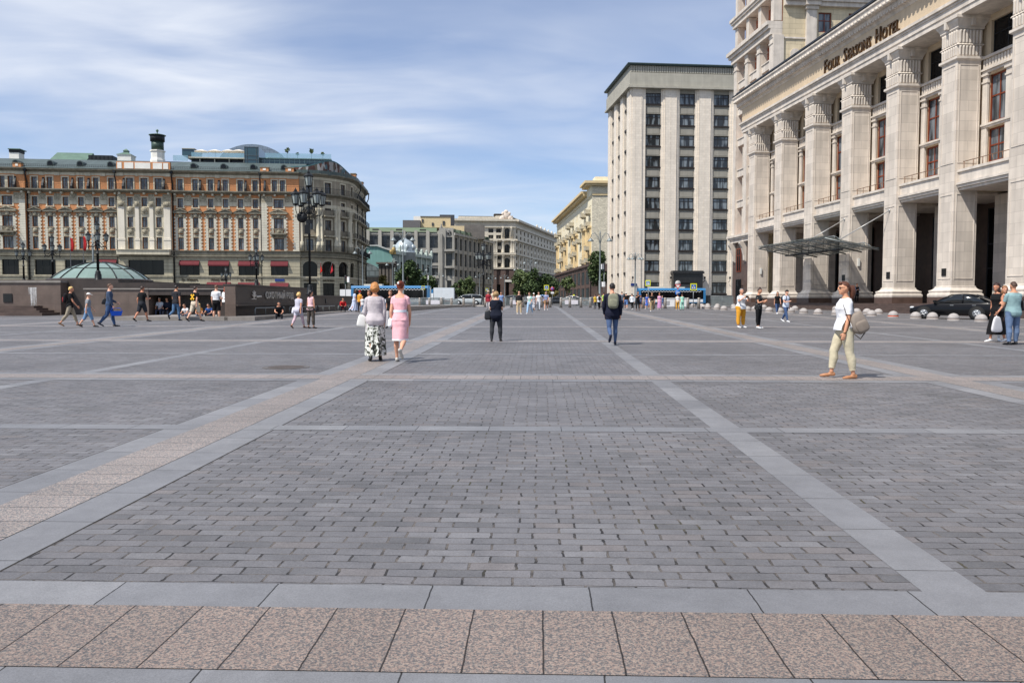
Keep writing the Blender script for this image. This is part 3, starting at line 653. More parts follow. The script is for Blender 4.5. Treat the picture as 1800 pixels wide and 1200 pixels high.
# ================================================================= BUILDINGS: shared pieces
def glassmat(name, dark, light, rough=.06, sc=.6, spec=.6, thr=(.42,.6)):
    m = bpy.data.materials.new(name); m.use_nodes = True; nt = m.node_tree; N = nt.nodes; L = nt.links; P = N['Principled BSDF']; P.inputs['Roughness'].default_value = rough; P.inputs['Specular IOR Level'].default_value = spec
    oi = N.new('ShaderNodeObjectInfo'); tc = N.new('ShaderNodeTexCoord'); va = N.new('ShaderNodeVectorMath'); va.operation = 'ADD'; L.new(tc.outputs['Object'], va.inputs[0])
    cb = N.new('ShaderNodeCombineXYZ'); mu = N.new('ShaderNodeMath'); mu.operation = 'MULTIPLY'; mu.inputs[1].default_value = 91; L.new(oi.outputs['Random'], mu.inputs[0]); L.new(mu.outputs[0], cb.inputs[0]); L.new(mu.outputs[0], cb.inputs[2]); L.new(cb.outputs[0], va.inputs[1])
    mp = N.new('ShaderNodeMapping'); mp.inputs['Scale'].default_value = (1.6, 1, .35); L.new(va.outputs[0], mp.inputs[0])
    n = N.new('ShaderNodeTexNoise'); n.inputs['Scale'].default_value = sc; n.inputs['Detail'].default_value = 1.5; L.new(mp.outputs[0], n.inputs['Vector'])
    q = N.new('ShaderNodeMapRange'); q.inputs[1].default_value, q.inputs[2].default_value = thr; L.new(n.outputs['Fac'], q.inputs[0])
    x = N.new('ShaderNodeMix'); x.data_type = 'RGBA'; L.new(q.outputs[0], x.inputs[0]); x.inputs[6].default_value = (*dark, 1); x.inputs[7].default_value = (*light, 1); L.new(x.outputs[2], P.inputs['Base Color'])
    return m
g_dark = glassmat('dark_glass', (.008,.009,.010), (.03,.032,.034)); g_curt = glassmat('curtained_glass', (.026,.032,.038), (.17,.19,.21), .07, 1.3, .6, (.4,.6)); g_office = glassmat('office_glass', (.018,.022,.026), (.19,.22,.24), .06, .7, .6, (.46,.56))  # office panes: pale patches paint reflections and curtains into the colour
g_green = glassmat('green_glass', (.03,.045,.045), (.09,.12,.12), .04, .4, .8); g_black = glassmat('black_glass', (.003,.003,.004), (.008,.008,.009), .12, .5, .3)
WC = {}
def window(root, u0, u1, z0, z1, y, key, fm, gm, nx=2, tr=(.68,), ft=.07, fd=.09, sill=None, name='window', rows=None):
    """one window: a frame with mullions and transoms, its pane behind as a sub-part"""
    w, h = round(u1-u0, 2), round(z1-z0, 2); k = (key, w, h, nx, tr, ft)
    if k not in WC:
        m = MB(); m.box(0, ft, 0, fd, 0, h); m.box(w-ft, w, 0, fd, 0, h); m.box(ft, w-ft, 0, fd, 0, ft); m.box(ft, w-ft, 0, fd, h-ft, h)
        zs = [ft] + [t*h for t in tr] + [h-ft]
        for t in tr: m.box(ft, w-ft, .004, fd-.004, t*h-ft*.35, t*h+ft*.35)
        for i in range(1, nx):
            for a, b in zip(zs[:-1], zs[1:]): m.box(w*i/nx-ft*.35, w*i/nx+ft*.35, .008, fd-.008, a+ft*.36 if a > ft else a, b-ft*.36 if b < h-ft else b)
        if sill: m.m = 1; m.box(-.12, w+.12, -sill, -.005, -.14, -.004)
        g = MB(); g.box(ft*.5, w-ft*.5, fd*.45, fd*.6, ft*.5, h-ft*.5)
        WC[k] = (m.mesh(name, [fm, SILLM]), g.mesh('pane', gm))
    a, b = WC[k]; o = link(name, a, root, (u0, y, z0)); link('pane', b, o); return o
SILLM = Mat('sill_stone', (.42,.40,.37), .8)
def moulding(mb, x0, x1, z, prof, y=0):                       # prof: (projection, dz) outline read from the wall out
    mb.extx([(y + .02, z + prof[0][1])] + [(y - p, z + dz) for p, dz in prof] + [(y + .02, z + prof[-1][1])], x0, x1)
# ================================================================= PALE STONE COLONNADED HOTEL ON THE RIGHT
lime = Mat('limestone', srgb(210,199,186), .8, var=.09, vs=.7, brick=dict(w=1.35, h=.72, m=.010, mc=.66, v=.10), streak=.2, bump=.25, bs=18, fine=.03)
lime_pl = Mat('limestone_plain', srgb(210,200,188), .8, var=.12, vs=1.0, streak=.22, bump=.2, bs=14, fine=.04)
lime_wm = Mat('warm_render', srgb(204,184,156), .85, var=.06, vs=.5, streak=.1, bump=.15, bs=20)
lime_bl = Mat('warm_stone_blocks', srgb(205,190,160), .85, var=.08, vs=.6, brick=dict(w=1.6, h=.62, m=.02, mc=.7, v=.05), streak=.1)
salmon = Mat('salmon_render', srgb(190,110,80), .85, var=.06); redwood = Mat('red_brown_window_wood', srgb(118,52,28), .5, var=.15)
gran_br = Mat('brown_granite', srgb(88,70,62), .35, var=.2, vs=2.5, fine=.2, bs=60, brick=dict(w=1.2, h=.6, m=.005, mc=.6, v=.1), spec=.5); gran_step = Mat('dark_brown_granite_steps', srgb(82,68,62), .6, var=.25, vs=1.5, fine=.2, bs=50)
zinc = Mat('dark_sheet_metal', srgb(60,62,66), .45, .6, var=.15); bronze = Mat('bronze_lettering', srgb(92,68,42), .35, .7, var=.2)
X0 = 37.5; FD = math.atan2(-1402, 135)
hy0 = 98.4; hx0 = X0 - .0963*hy0
HP = Plane(hx0, hy0, FD); UY = math.cos(math.atan(.0963))       # u along the facade towards the viewer
uY = lambda Y: (hy0 - Y)/UY
hotel = thing('colonnaded_hotel', 'pale stone hotel with giant square columns and bronze lettering on its frieze', 'building', (hx0, hy0, 0), FD)
CW, CD = 1.78, 1.78; colY = [95.9 - 7.23*i for i in range(8)]
zt, zp, zb, zc, za = 1.26, 1.74, 2.56, 18.85, 21.75             # terrace, plinth top, base top, capital foot, architrave soffit
U_END = uY(38)
# terrace and steps
m = MB(); m.box(-6, U_END, -1.2, 14, -.5, zt)
for i in range(1, 5): m.box(-6, U_END, -1.2 - .36*i, -1.2 - .36*(i-1) - .002, -.5, zt - .145*i)
m.build('entrance_steps', gran_step, hotel)
# column prototype in its own frame: u 0..CW, y 0..CD, z from terrace
def column_meshes():
    a = MB(); a.box(-.42, CW+.42, -.42, CD+.42, zt-.02, zp)
    b = MB()
    def ring(mb, p0, z0, p1, z1):
        r0 = [(-p0,-p0,z0),(CW+p0,-p0,z0),(CW+p0,CD+p0,z0),(-p0,CD+p0,z0)]; r1 = [(-p1,-p1,z1),(CW+p1,-p1,z1),(CW+p1,CD+p1,z1),(-p1,CD+p1,z1)]; mb.add(r0+r1, [(0,1,5,4),(1,2,6,5),(2,3,7,6),(3,0,4,7),(4,5,6,7)], False)
    H_ = zb - zp
    pr = [(.40,0),(.42,.06),(.43,.16),(.40,.26),(.34,.29),(.34,.36),(.37,.42),(.36,.50),(.24,.54),(.13,.62),(.07,.72),(.07,.80),(.01,.82)]
    for (p0,q0),(p1,q1) in zip(pr[:-1], pr[1:]): ring(b, p0, zp + q0*H_/.82, p1, zp + q1*H_/.82)
    s = MB(); s.box(0, CW, 0, CD, zb-.05, zc)
    f = MB()                                                   # raised panel mouldings on the faces
    for (z0, z1) in ((zb+.5, 9.2), (11.4, zc-.45)):
        for t, (p, q, r) in enumerate(((.16, 0, 0),)):
            for x0, x1, a0, a1 in ((.16,.22,z0,z1),(CW-.22,CW-.16,z0,z1),(.22,CW-.22,z0,z0+.06),(.22,CW-.22,z1-.06,z1)): f.box(x0, x1, -.035, .0-.001, a0, a1)
            for x0, x1, a0, a1 in ((.16,.22,z0,z1),(CD-.22,CD-.16,z0,z1),(.22,CD-.22,z0,z0+.06),(.22,CD-.22,z1-.06,z1)): f.box(CW+.001, CW+.035, x0, x1, a0, a1); f.box(-.035, -.001, x0, x1, a0, a1)
    c = MB(); h = za - zc
    ring(c, .16, zc-.08, .16, zc); ring(c, .0, zc-.2, .16, zc-.08); c.box(-.16, CW+.16, -.16, CD+.16, zc, zc+.09)
    c.box(-.03, CW+.03, -.03, CD+.03, zc+.09, zc+2.0)
    n = 7
    for k in range(n):                                         # flutes of leaf bundles on each face, two tiers
        t = (k + .5)/n
        for z0, z1, p in ((zc+.12, zc+.86, .10), (zc+1.0, zc+1.98, .12)):
            for (cx_, cy_) in ((t*CW, -.03), (CW+.03, t*CD), (-.03, t*CD)):
                c.lathe([(.07, z0),(.1, z0+.1),(.1, z1-.16),(.125, z1-.05),(.06, z1)], (cx_, cy_, 0), 8)
    ring(c, .03, zc+.84, .14, zc+.9); ring(c, .14, zc+.9, .06, zc+1.0)
    ring(c, .08, zc+2.0, .14, zc+2.1); ring(c, .14, zc+2.1, .12, zc+2.18)
    for (p0,q0),(p1,q1) in zip(((.12,2.18),(.2,2.36),(.3,2.5),(.34,2.66),(.44,2.7)), ((.2,2.36),(.3,2.5),(.34,2.66),(.44,2.7),(.44,za-zc-.004))): ring(c, p0, zc+q0, p1, zc+q1)
    c.box(CW*.5-.12, CW*.5+.12, -.46, -.2, zc+2.2, zc+2.75); c.box(CW+.2, CW+.46, CD*.5-.12, CD*.5+.12, zc+2.2, zc+2.75)
    return [('plinth', a.mesh('plinth', gran_br)), ('base', b.mesh('base', lime_pl)), ('panel_moulding', f.mesh('panel_moulding', lime_pl)), ('capital', c.mesh('capital', lime_pl))], s.mesh('column', lime)
subs, shaft = column_meshes()
for i, Y in enumerate(colY):
    o = link('column', shaft, hotel, (uY(Y), 0, 0))
    for n, me in subs: link(n, me, o)
# wall behind the columns
WY = 2.1; lu = []; bays = [(uY(colY[i]) + CW, uY(colY[i+1])) for i in range(7)] + [(uY(colY[7]) + CW, U_END)]
ops = []; wins = []
for a, b in bays:
    c = (a + b)/2; ww = 1.9; g = .42
    for s in (-1, 1):
        x0 = c + s*(g + ww/2) - ww/2
        for z0, z1, k in ((11.35, 13.75, 'lo'), (14.15, 17.55, 'up')): ops.append((x0, x0+ww, z0, z1)); wins.append((x0, x0+ww, z0, z1, k))
    ops.append((a+.55, b-.55, 18.95, 21.3)); wins.append((a+.55, b-.55, 18.95, 21.3, 'top'))
m = MB(); m.grid_wall(0, U_END, 9.6, 22.2, ops, .35, WY); m.box(0, U_END, WY+.36, WY+.6, 9.6, 22.2)
m.build('wall', lime_wm, hotel)
for x0, x1, z0, z1, k in wins:
    if k == 'top': window(hotel, x0, x1, z0, z1, WY+.2, 'ht', zinc, g_black, 3, (.6,), .07)
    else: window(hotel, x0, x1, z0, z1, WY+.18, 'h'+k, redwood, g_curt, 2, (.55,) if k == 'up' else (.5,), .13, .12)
# trim of each bay: pilaster strips, string courses, fluted panel, ledge with railing
pil, strg, flu, led, rail = MB(), MB(), MB(), MB(), MB()
for a, b in bays:
    c = (a + b)/2
    for x, wd in ((c, .72), (a+.26, .5), (b-.26, .5)):
        pil.box(x-wd/2, x+wd/2, WY-.16, WY-.002, 10.95, 17.0); pil.box(x-wd/2-.05, x+wd/2+.05, WY-.22, WY-.003, 17.0, 17.12); pil.box(x-wd/2, x+wd/2, WY-.16, WY-.002, 17.12, 17.5); pil.box(x-wd/2-.09, x+wd/2+.09, WY-.26, WY-.004, 17.5, 17.66)
    for z0, z1, p in ((13.82,13.95,.2),(13.96,14.1,.28),(17.68,17.84,.22),(17.85,17.98,.34),(18.7,18.88,.3)): strg.box(a+.01, b-.01, WY-p, WY-.005, z0, z1)
    flu.box(a+.02, b-.02, WY-.12, WY-.006, 17.99, 18.69)
    n = 18
    for k in range(n): x = a + .15 + (b-a-.3)*k/(n-1); flu.box(x-.07, x+.07, WY-.2, WY-.121, 18.04, 18.64)
    led.box(a+.003, b-.003, .32, WY-.001, 10.0, 10.9); led.box(a+.003, b-.003, .2, .319, 10.72, 10.9)
    for z0, z1, y_ in ((9.62,9.80,.22),(9.81,9.97,.12)): led.box(a+.003, b-.003, y_, WY-.02, z0, z1)
    led.box(a+.003, b-.003, .36, 7.8, 9.42, 9.60)
    for k in range(6): x = a+.3+(b-a-.6)*k/5; rail.tube([(x,.5,10.9),(x,.5,11.45)], .025, 6)
    rail.tube([(a+.2,.5,11.45),(b-.2,.5,11.45)], .028, 6)
pil.parts('pilaster_strip', lime_pl, hotel); strg.parts('string_course', lime_pl, hotel); flu.parts('fluted_panel', lime_pl, hotel); led.parts('balcony_ledge', lime_pl, hotel); rail.parts('balcony_railing', Mat('painted_iron_rail', srgb(120,90,70), .5, .3), hotel)
# loggia behind: inner piers, dark glazed back wall
m = MB()
for i, Y in enumerate(colY): m.box(uY(Y)-.15, uY(Y)+CW+.15, 4.6, 6.2, zt, 9.41)
m.parts('inner_pier', lime, hotel)
m = MB(); m.box(0, U_END, 7.8, 8.1, zt, 9.6); m.build('loggia_back_wall', gran_br, hotel)
for a, b in bays:
    window(hotel, a+.5, b-.5, zt+.1, 9.0, 7.6, 'hl', zinc, g_black, 3, (.36,.62), .12, .14, name='loggia_glazing')
# entablature: architrave, frieze, cornice, roof edge
m = MB(); U1 = U_END; u0 = .35
def cor(prof, z): moulding(m, u0, U1, z, prof, 0)
m.box(u0, U1, -.12, 3.2, za, za+.38); m.box(u0-.06, U1, -.2, 3.2, za+.381, za+.80); m.box(u0-.1, U1, -.28, 3.2, za+.801, za+.98); m.box(u0-.3, U1, -.42, 3.2, za+.981, za+1.2); m.build('architrave', lime_pl, hotel)
m = MB(); m.box(u0, U1, -.10, 3.2, za+1.201, 25.0); m.build('frieze', lime_wm, hotel)
m = MB()
moulding(m, u0-.5, U1, 24.62, [(.12,0),(.2,.12),(.26,.2),(.5,.32),(.62,.5),(.62,.72),(.95,.74),(1.02,.95),(1.05,1.2),(1.15,1.28),(1.15,1.42),(.2,1.5)]); m.box(u0-.5, u0+.3, -.1, 3.2, 24.6, 26.1)
m.parts('cornice', lime_pl, hotel)
m = MB(); n = int((U1-u0)/.42)
for k in range(n): x = u0 - .4 + .42*k; m.box(x, x+.2, -.6, -.3, 24.86, 25.1)
for k in range(int((U1-u0)/.55)): x = u0 - .4 + .55*k; m.ell((x+.2, -1.02, 25.45), (.2,.12,.15), 8, 6)
m.parts('dentils', lime_pl, hotel)
m = MB(); m.box(u0-.6, U1, -1.2, .6, 26.13, 26.22); m.box(u0-.4, U1, -.75, -.6, 26.221, 26.62); m.box(u0, U1, -.6, 22, 26.0, 26.125); m.build('roof_edge', zinc, hotel)
m = MB(); m.box(0, U_END, WY+.7, 22, 9.61, 25.99); m.box(-.4, -.02, 2.2, 22, zt, 25.9); m.build('rear_mass', lime_bl, hotel)
# lettering
def text3d(name, body, size, mat, parent, M4, ext=.05, align='LEFT', sx=1.0, spacing=1.0, bold=0):
    cu = bpy.data.curves.new(name, 'FONT'); cu.body = body; cu.size = size; cu.extrude = ext; cu.align_x = align; cu.space_character = spacing; cu.offset = bold; cu.resolution_u = 3
    o = bpy.data.objects.new(name, cu); COL.objects.link(o); dg = bpy.context.evaluated_depsgraph_get(); me = bpy.data.meshes.new_from_object(o.evaluated_get(dg)); bpy.data.objects.remove(o)
    me.transform(M4 @ Matrix.Diagonal((sx,1,1,1))); me.materials.clear(); me.materials.append(mat); ob = link(name, me, parent); return ob
RX = Matrix.Rotation(PI/2, 4, 'X')
def word(segs, x, z, y, mat, parent, bold=.012, ext=.07):       # capitals larger than the rest, slab serifs added on the stems' feet
    me_all = None; obs = []
    for body, size in segs:
        o = text3d('lettering', body, size, mat, None, Matrix.Translation((x, y, z)) @ RX, ext, 'LEFT', 1, 1.08, .004); xs_ = [v.co.x for v in o.data.vertices]; x = max(xs_) + size*.14; obs.append(o)
    return obs, x
def join(obs, name, parent):
    bm = bmesh.new()
    for o in obs: bm.from_mesh(o.data)
    me = bpy.data.meshes.new(name); bm.to_mesh(me); me.materials.append(obs[0].data.materials[0])
    for o in obs: bpy.data.objects.remove(o)
    return link(name, me, parent)
ux0 = HP.u(1452, 118); ux1 = HP.u(1587, 45)
obs, xe = word([('F',1.75),('OUR',1.35)], 0, 23.12, -.2, bronze, hotel); o2, xe = word([('S',1.75),('EASONS',1.35)], xe+.75, 23.12, -.2, bronze, hotel); o3, xe = word([('H',1.75),('OTEL',1.35)], xe+.75, 23.12, -.2, bronze, hotel)
lt = join(obs + o2 + o3, 'lettering', hotel); k = (ux1-ux0)/xe
lt.data.transform(Matrix.Translation((ux0,0,0)) @ Matrix.Diagonal((k,1,1,1)))
# glass canopy over the entrance, tied back with rods
can = MB(); cu0, cu1 = uY(81.0), uY(67.4); yo, yi = -5.0, -.1; zo, zi = 6.85, 5.85
ptsc = lambda u, t: (u, yo + (yi-yo)*t, zo + (zi-zo)*t)
gl = Mat('canopy_glass', (.17,.2,.19), .1, var=.1, vs=.6, spec=.6, alpha=.6); st = Mat('painted_steel', srgb(120,125,125), .45, .5, var=.15); std = Mat('dark_steel', srgb(38,40,44), .45, .5, var=.15)
can.add([ptsc(cu0,0), ptsc(cu1,0), ptsc(cu1,1), ptsc(cu0,1)] + [(p[0],p[1],p[2]+.06) for p in (ptsc(cu0,0), ptsc(cu1,0), ptsc(cu1,1), ptsc(cu0,1))], [(0,3,2,1),(4,5,6,7),(0,1,5,4),(1,2,6,5),(2,3,7,6),(3,0,4,7)], False)
co_ = can.build('canopy', gl, hotel)
m = MB()
for k in range(6):
    u = cu0 + (cu1-cu0)*k/5
    a, b = Vector(ptsc(u,.02)) + Vector((0,0,-.12)), Vector(ptsc(u,1)) + Vector((0,0,-.12)); m.tube([a, b], .06, 8)
for t in (.05, .35, .7): m.tube([Vector(ptsc(cu0,t)) + Vector((0,0,-.06)), Vector(ptsc(cu1,t)) + Vector((0,0,-.06))], .045, 8)
for t0 in (.3, .85):                                            # truss above the glass
    n = 14; P_ = [Vector(ptsc(cu0 + (cu1-cu0)*i/n, t0)) for i in range(n+1)]
    m.tube([p + Vector((0,0,.42)) for p in P_[1:-1]], .05, 6)
    for i in range(n):
        m.tube([P_[i] + Vector((0,0,.06)), P_[max(1,min(n-1,i+1))] + Vector((0,0,.42))], .03, 5); m.tube([P_[max(1,min(n-1,i))] + Vector((0,0,.42)), P_[min(n,i+1)] + Vector((0,0,.06))], .03, 5)
m.build('truss', st, co_)
m = MB()
for k in range(4):
    u = cu0 + (cu1-cu0)*(.3 + .2*k); z = 5.75; m.box(u-.9, u+.9, -3.6, -3.0, z, z+.1); m.tube([(u-.7,-3.3,z+.1),(u-.7,-3.3,6.9)], .02, 5); m.tube([(u+.7,-3.3,z+.1),(u+.7,-3.3,6.9)], .02, 5)
m.parts('hanging_lamp_bar', std, co_)
m = MB()
for Y in (colY[3], colY[4]): u = uY(Y)+CW*.5; m.tube([(u,-.02,8.9), ptsc(u-1.2,.28)], .045, 6); m.ell((u,-.05,8.9), (.12,.08,.12), 8, 6)
m.parts('tie_rod', Mat('bright_steel', srgb(170,170,168), .4, .4), co_)
m = MB()
for Y in (colY[3], colY[4], colY[5]): u = uY(Y); m.box(u+.65, u+1.15, -.05, -.002, 3.3, 3.85)
m.parts('plaque', Mat('black_plaque', (.012,.012,.013), .3), hotel)
m = MB()
for Y in (colY[0], colY[3], colY[6]): u = uY(Y)+CW; m.box(u+.002, u+.16, .8, .98, 4.6, 5.3)
m.parts('wall_lamp', paint('lamp_white', 210,210,205, .4), hotel)
# end block and tower rising behind the colonnade
TY0, TX0 = 97.5, 41.6; tp0 = Vector((TX0 - .0963*111.5, 111.5, 0))
# stands clear of the colonnade: its own frame, u from far end to near end
tu = lambda Y: (111.5 - Y)/UY
def tloc(Y): return tu(Y)
dx = 3.95                                                       # set back behind the colonnade plane
oU = uY(111.5)
m = MB(); e0, e1 = oU, -.42                                     # e0 negative: beyond the far end
tb = []
ncol = 4; cws = 1.0; pitch = (e1 - e0 - cws)/(ncol-1)
for k in range(ncol):
    x = e0 + pitch*k; m.box(x, x+cws, dx, dx+1.0, 10.4, 33.6); m.box(x-.08, x+cws+.08, dx-.08, dx+1.08, 32.9, 33.1); m.box(x-.06, x+cws+.06, dx-.06, dx+1.06, 33.6, 34.0)
    m.box(x+.05, x+cws-.05, dx+.1, dx+1.1, 35.7, 38.7); m.box(x+.05, x+cws-.05, dx+.1, dx+1.1, 40.3, 44.0)
m.parts('tower_pier', lime_pl, hotel)
m = MB(); m.box(e0-.3, e1-.01, dx+1.7, dx+1.95, 10.4, 52); m.build('tower_recess_wall', salmon, hotel)
m = MB()
for k in range(ncol-1):
    a = e0 + pitch*k + cws; b = a + pitch - cws
    for z in (14.2, 18.4, 22.6, 26.8, 30.3): m.box(a+.003, b-.003, dx+.3, dx+1.69, z, z+.9); m.box(a+.003, b-.003, dx+.2, dx+1.69, z+.901, z+1.05)
m.parts('spandrel', lime_pl, hotel)
for k in range(ncol-1):
    a = e0 + pitch*k + cws; b = a + pitch - cws; c = (a+b)/2
    for z0, z1 in ((11.6,14.0),(15.6,18.1),(19.8,22.3),(24,26.5),(28.1,30.1),(31.6,33.4),(36,38),(40.6,43)): window(hotel, c-.55, c+.55, z0, z1, dx+1.62, 'tw', redwood, g_dark, 2, (.6,), .1, .08)
m = MB()
for z, p, hgt in ((34.0,.75,1.6),(38.75,.5,1.3),(44.0,.9,1.6),(9.4,.5,1.0)):
    m.box(e0-p*.5, e1-.02, dx-p*.4, dx+1.69, z, z+hgt*.45); m.box(e0-p, e1-.01, dx-p*.75, dx+1.69, z+hgt*.451, z+hgt*.7); m.box(e0-p*1.3, e1-.005, dx-p*1.05, dx+1.69, z+hgt*.701, z+hgt)
m.parts('tower_cornice', lime_pl, hotel)
# near face of the tower, block-coursed, with corner pier, cornices and red-framed windows
m = MB(); wo = [(dx+5.75+3.9*k, dx+7.45+3.9*k, z, z+2.4) for k in range(5) for z in (29.7, 34.4, 41.2)]
T = Matrix.Translation((e1, 0, 0)) @ Matrix.Rotation(PI/2, 4, 'Z')
m.T = T; m.grid_wall(dx+1.2, 26, 10, 52, wo, .3, 0); m.build('tower_side_wall', lime_bl, hotel)

sidep = Frame(hotel, T)
for a, b, z0, z1 in wo: window(sidep, a, b, z0, z1, .18, 'ts', redwood, g_curt, 2, (.6,), .13, .1)
m = MB(); m.T = T
m.box(dx+.002, dx+1.3, -.25, 1, 10, 33.9); m.box(dx+4.1, dx+5.4, -.35, -.002, 26, 37.0); m.box(dx+3.95, dx+5.55, -.55, -.003, 37.0, 37.4)
for z, p in ((37.41,.5),(37.91,.75),(38.41,1.0)): m.box(dx+1.31, 26, -p, -.004, z, z+.49); m.box(dx+3.8, dx+5.7, -p-.35, -p-.002, z, z+.49)
m.box(dx+1.31, 26, -.12, -.004, 33.5, 33.7)
m.box(dx+1.32, 26, -.18, -.004, 40.2, 40.45); m.box(dx+1.32, 26, -.35, -.004, 44.5, 45.2)
m.parts('tower_side_trim', lime_pl, hotel)
m = MB(); m.T = T; arc = [(dx+2.2 + .62 - .62*math.cos(PI*k/10), 31.7 + .62*math.sin(PI*k/10)) for k in range(11)]
m.exty([(dx+2.2,28.5)] + arc + [(dx+3.44,28.5)], -.12, -.005); m.build('blind_arch', lime_pl, hotel)
m = MB(); m.box(e0-.3, e1-.43, dx+2.0, 26, 10, 52); m.build('tower_mass', lime_bl, hotel)
# granite ground floor of the end block with console brackets and lantern
m = MB(); m.box(e0-.2, e1-.03, dx+.25, dx+2.4, .6, 9.39); m.build('granite_ground_floor', gran_br, hotel)
for c in (e0+2.2, e0+6.6, e0+11): 
    window(hotel, c-.75, c+.75, 5.4, 8.6, dx+.16, 'eg', redwood, g_black, 2, (.7,), .12, .08); window(hotel, c-.9, c+.9, 1.5, 4.4, dx+.15, 'ed', std, g_black, 2, (.75,), .1, .08)
m = MB()
for x in [e0 + .4 + pitch*k for k in range(4)]:
    m.extx([(dx+.24, 9.39), (dx-.7, 9.39), (dx-.7, 9.1), (dx-.35, 8.5), (dx-.1, 7.6), (dx-.05, 6.9), (dx+.24, 6.7)], x, x+.5)
m.parts('console_bracket', lime_pl, hotel)
m = MB(); m.box(e0+3.6, e0+3.9, dx-.5, dx-.2, 3.4, 4.1); m.tube([(e0+3.75,dx+.25,3.5),(e0+3.75,dx-.35,3.5)], .05, 6); m.build('wall_lantern', std, hotel)
# ================================================================= TALL OFFICE BLOCK WITH STONE PIERS
p_lime = Mat('pier_limestone', srgb(226,215,200), .8, var=.06, vs=.5, brick=dict(w=.75, h=.5, m=.014, mc=.74, v=.06), streak=.08, bump=.15, bs=14)
p_grey = Mat('attic_stone', srgb(168,164,152), .85, var=.08, vs=.5, brick=dict(w=2.6, h=1.1, m=.012, mc=.85, v=.03), streak=.12); p_span = Mat('spandrel_stone', srgb(150,146,136), .85, var=.08, vs=.8, streak=.12)
blackgran = Mat('black_granite', (.018,.018,.019), .3, var=.3, vs=2, spec=.5); slate_edge = Mat('dark_roof_edge', srgb(58,72,70), .5, .3); win_dk = Mat('dark_window_frame', srgb(40,34,32), .5)
c0 = at(1106.5, 500, 165); DP = Plane(c0.x, 165, math.atan(135/1402))
duma = thing('office_block', 'tall pale stone office block with full-height piers and a grey attic', 'building', (DP.o.x, DP.o.y, 0), DP.phi)
zr = lambda y: DP.z(1146, y)                                   # heights read at the first window bay
bays_d = [(1133,1160.3),(1193,1219.8),(1252.5,1279.5)]; bu = [(DP.u(a,300,.55), DP.u(b,300,.55)) for a, b in bays_d]; pit = (bu[2][0]-bu[0][0])/2
bu += [(bu[2][0]+pit, bu[2][1]+pit)]; W_ = bu[3][1] + 3.5
rows = [(162.7+36.85*k, 182+36.85*k) for k in range(9)] + [(496, 515.5)]; rows = [(zr(b), zr(a)) for a, b in rows]
zs_ = zr(156); ztop = DP.z(1108, 112)
m = MB(); ops = [(a, b, z0, z1) for a, b in bu for z0, z1 in rows]; m.grid_wall(0, W_, .7, zs_, ops, .3, .5); m.build('wall', p_span, duma)
for a, b in bu:
    for z0, z1 in rows: window(duma, a, b, z0, z1, .62, 'du', win_dk, g_office, 3, (.68,), .13, .12)
m = MB()
for a, b in bu:
    for z0, z1 in rows: m.box(a-.02, b+.02, .25, .499, z0-.28, z0-.02)
m.parts('window_sill', win_dk, duma)
m = MB()
for a, b in bu:
    for (z0, z1), (y0, y1) in zip(rows[:-1], rows[1:]):
        lo, hi = y1+.25, z0-.7; m.box(a+.3, b-.3, .44, .498, lo, hi); 
        m.box(a+.04, b-.04, .38, .497, y1+.02, y1+.16)
m.parts('spandrel_panel', p_span, duma)
def pier(mb, x0, x1):
    w_ = x1 - x0; mb.box(x0, x1, .3, .898, .75, zs_); mb.box(x0+.32, x1-.32, .12, .299, .75, zs_); mb.box(x0+.75, x1-.75, -.05, .119, .75, zs_)
    mb.box(x0+.75, x0+.80, -.10, -.051, .75, zs_-.6); mb.box(x1-.80, x1-.75, -.10, -.051, .75, zs_-.6); mb.box(x0+w_/2-.05, x0+w_/2+.02, -.08, -.051, .75, zs_-.5)
edges = [0] + [v for a, b in bu for v in (a, b)] + [W_]
for i in range(0, len(edges), 2):
    m = MB(); a, b = edges[i], edges[i+1]
    if i == 0: m.box(a, b, .12, .898, .75, zs_); m.box(a+.35, b-.7, -.05, .119, .75, zs_); m.box(a+.9, a+.97, -.09, -.051, .75, zs_-.4); m.box(b-1.0, b-.94, -.09, -.051, .75, zs_-.4)
    else: pier(m, a, b)
    m.parts('pier', p_lime, duma)
# side face along the street
SL = 22.0; T = Matrix.Translation((0, SL, 0)) @ Matrix.Rotation(-PI/2, 4, 'Z')   # local x 0..SL runs from the far end to the near corner
side = Frame(duma, T)
m = MB(); nb = 3; pw = 3.2; gp = (SL - 4 - nb*pw)/nb
sops = []; px_ = []; x = SL - 3.9
for k in range(nb): sops.append((x-gp, x)); px_.append((x-gp-pw, x-gp)); x -= gp + pw
mo = [(a, b, z0, z1) for a, b in sops for z0, z1 in rows]; m.grid_wall(0, SL-.9, .7, zs_, mo, .3, .9); m.build('wall', p_span, side)
for a, b in sops:
    for z0, z1 in rows: window(side, a, b, z0, z1, 1.05, 'dus', win_dk, g_office, 3, (.68,), .13, .12)
for a, b in px_ + [(SL-3.9, SL-.902)]:
    m = MB(); m.box(a, b, .25, .898, .75, zs_); m.box(a+.4, b-.4, .0, .249, .75, zs_); m.parts('pier', p_lime, side)
m = MB()
for a, b in sops:
    for z0, z1 in rows: m.box(a, b, .3, .899, z0-.4, z0-.02)
m.parts('window_sill', win_dk, side)
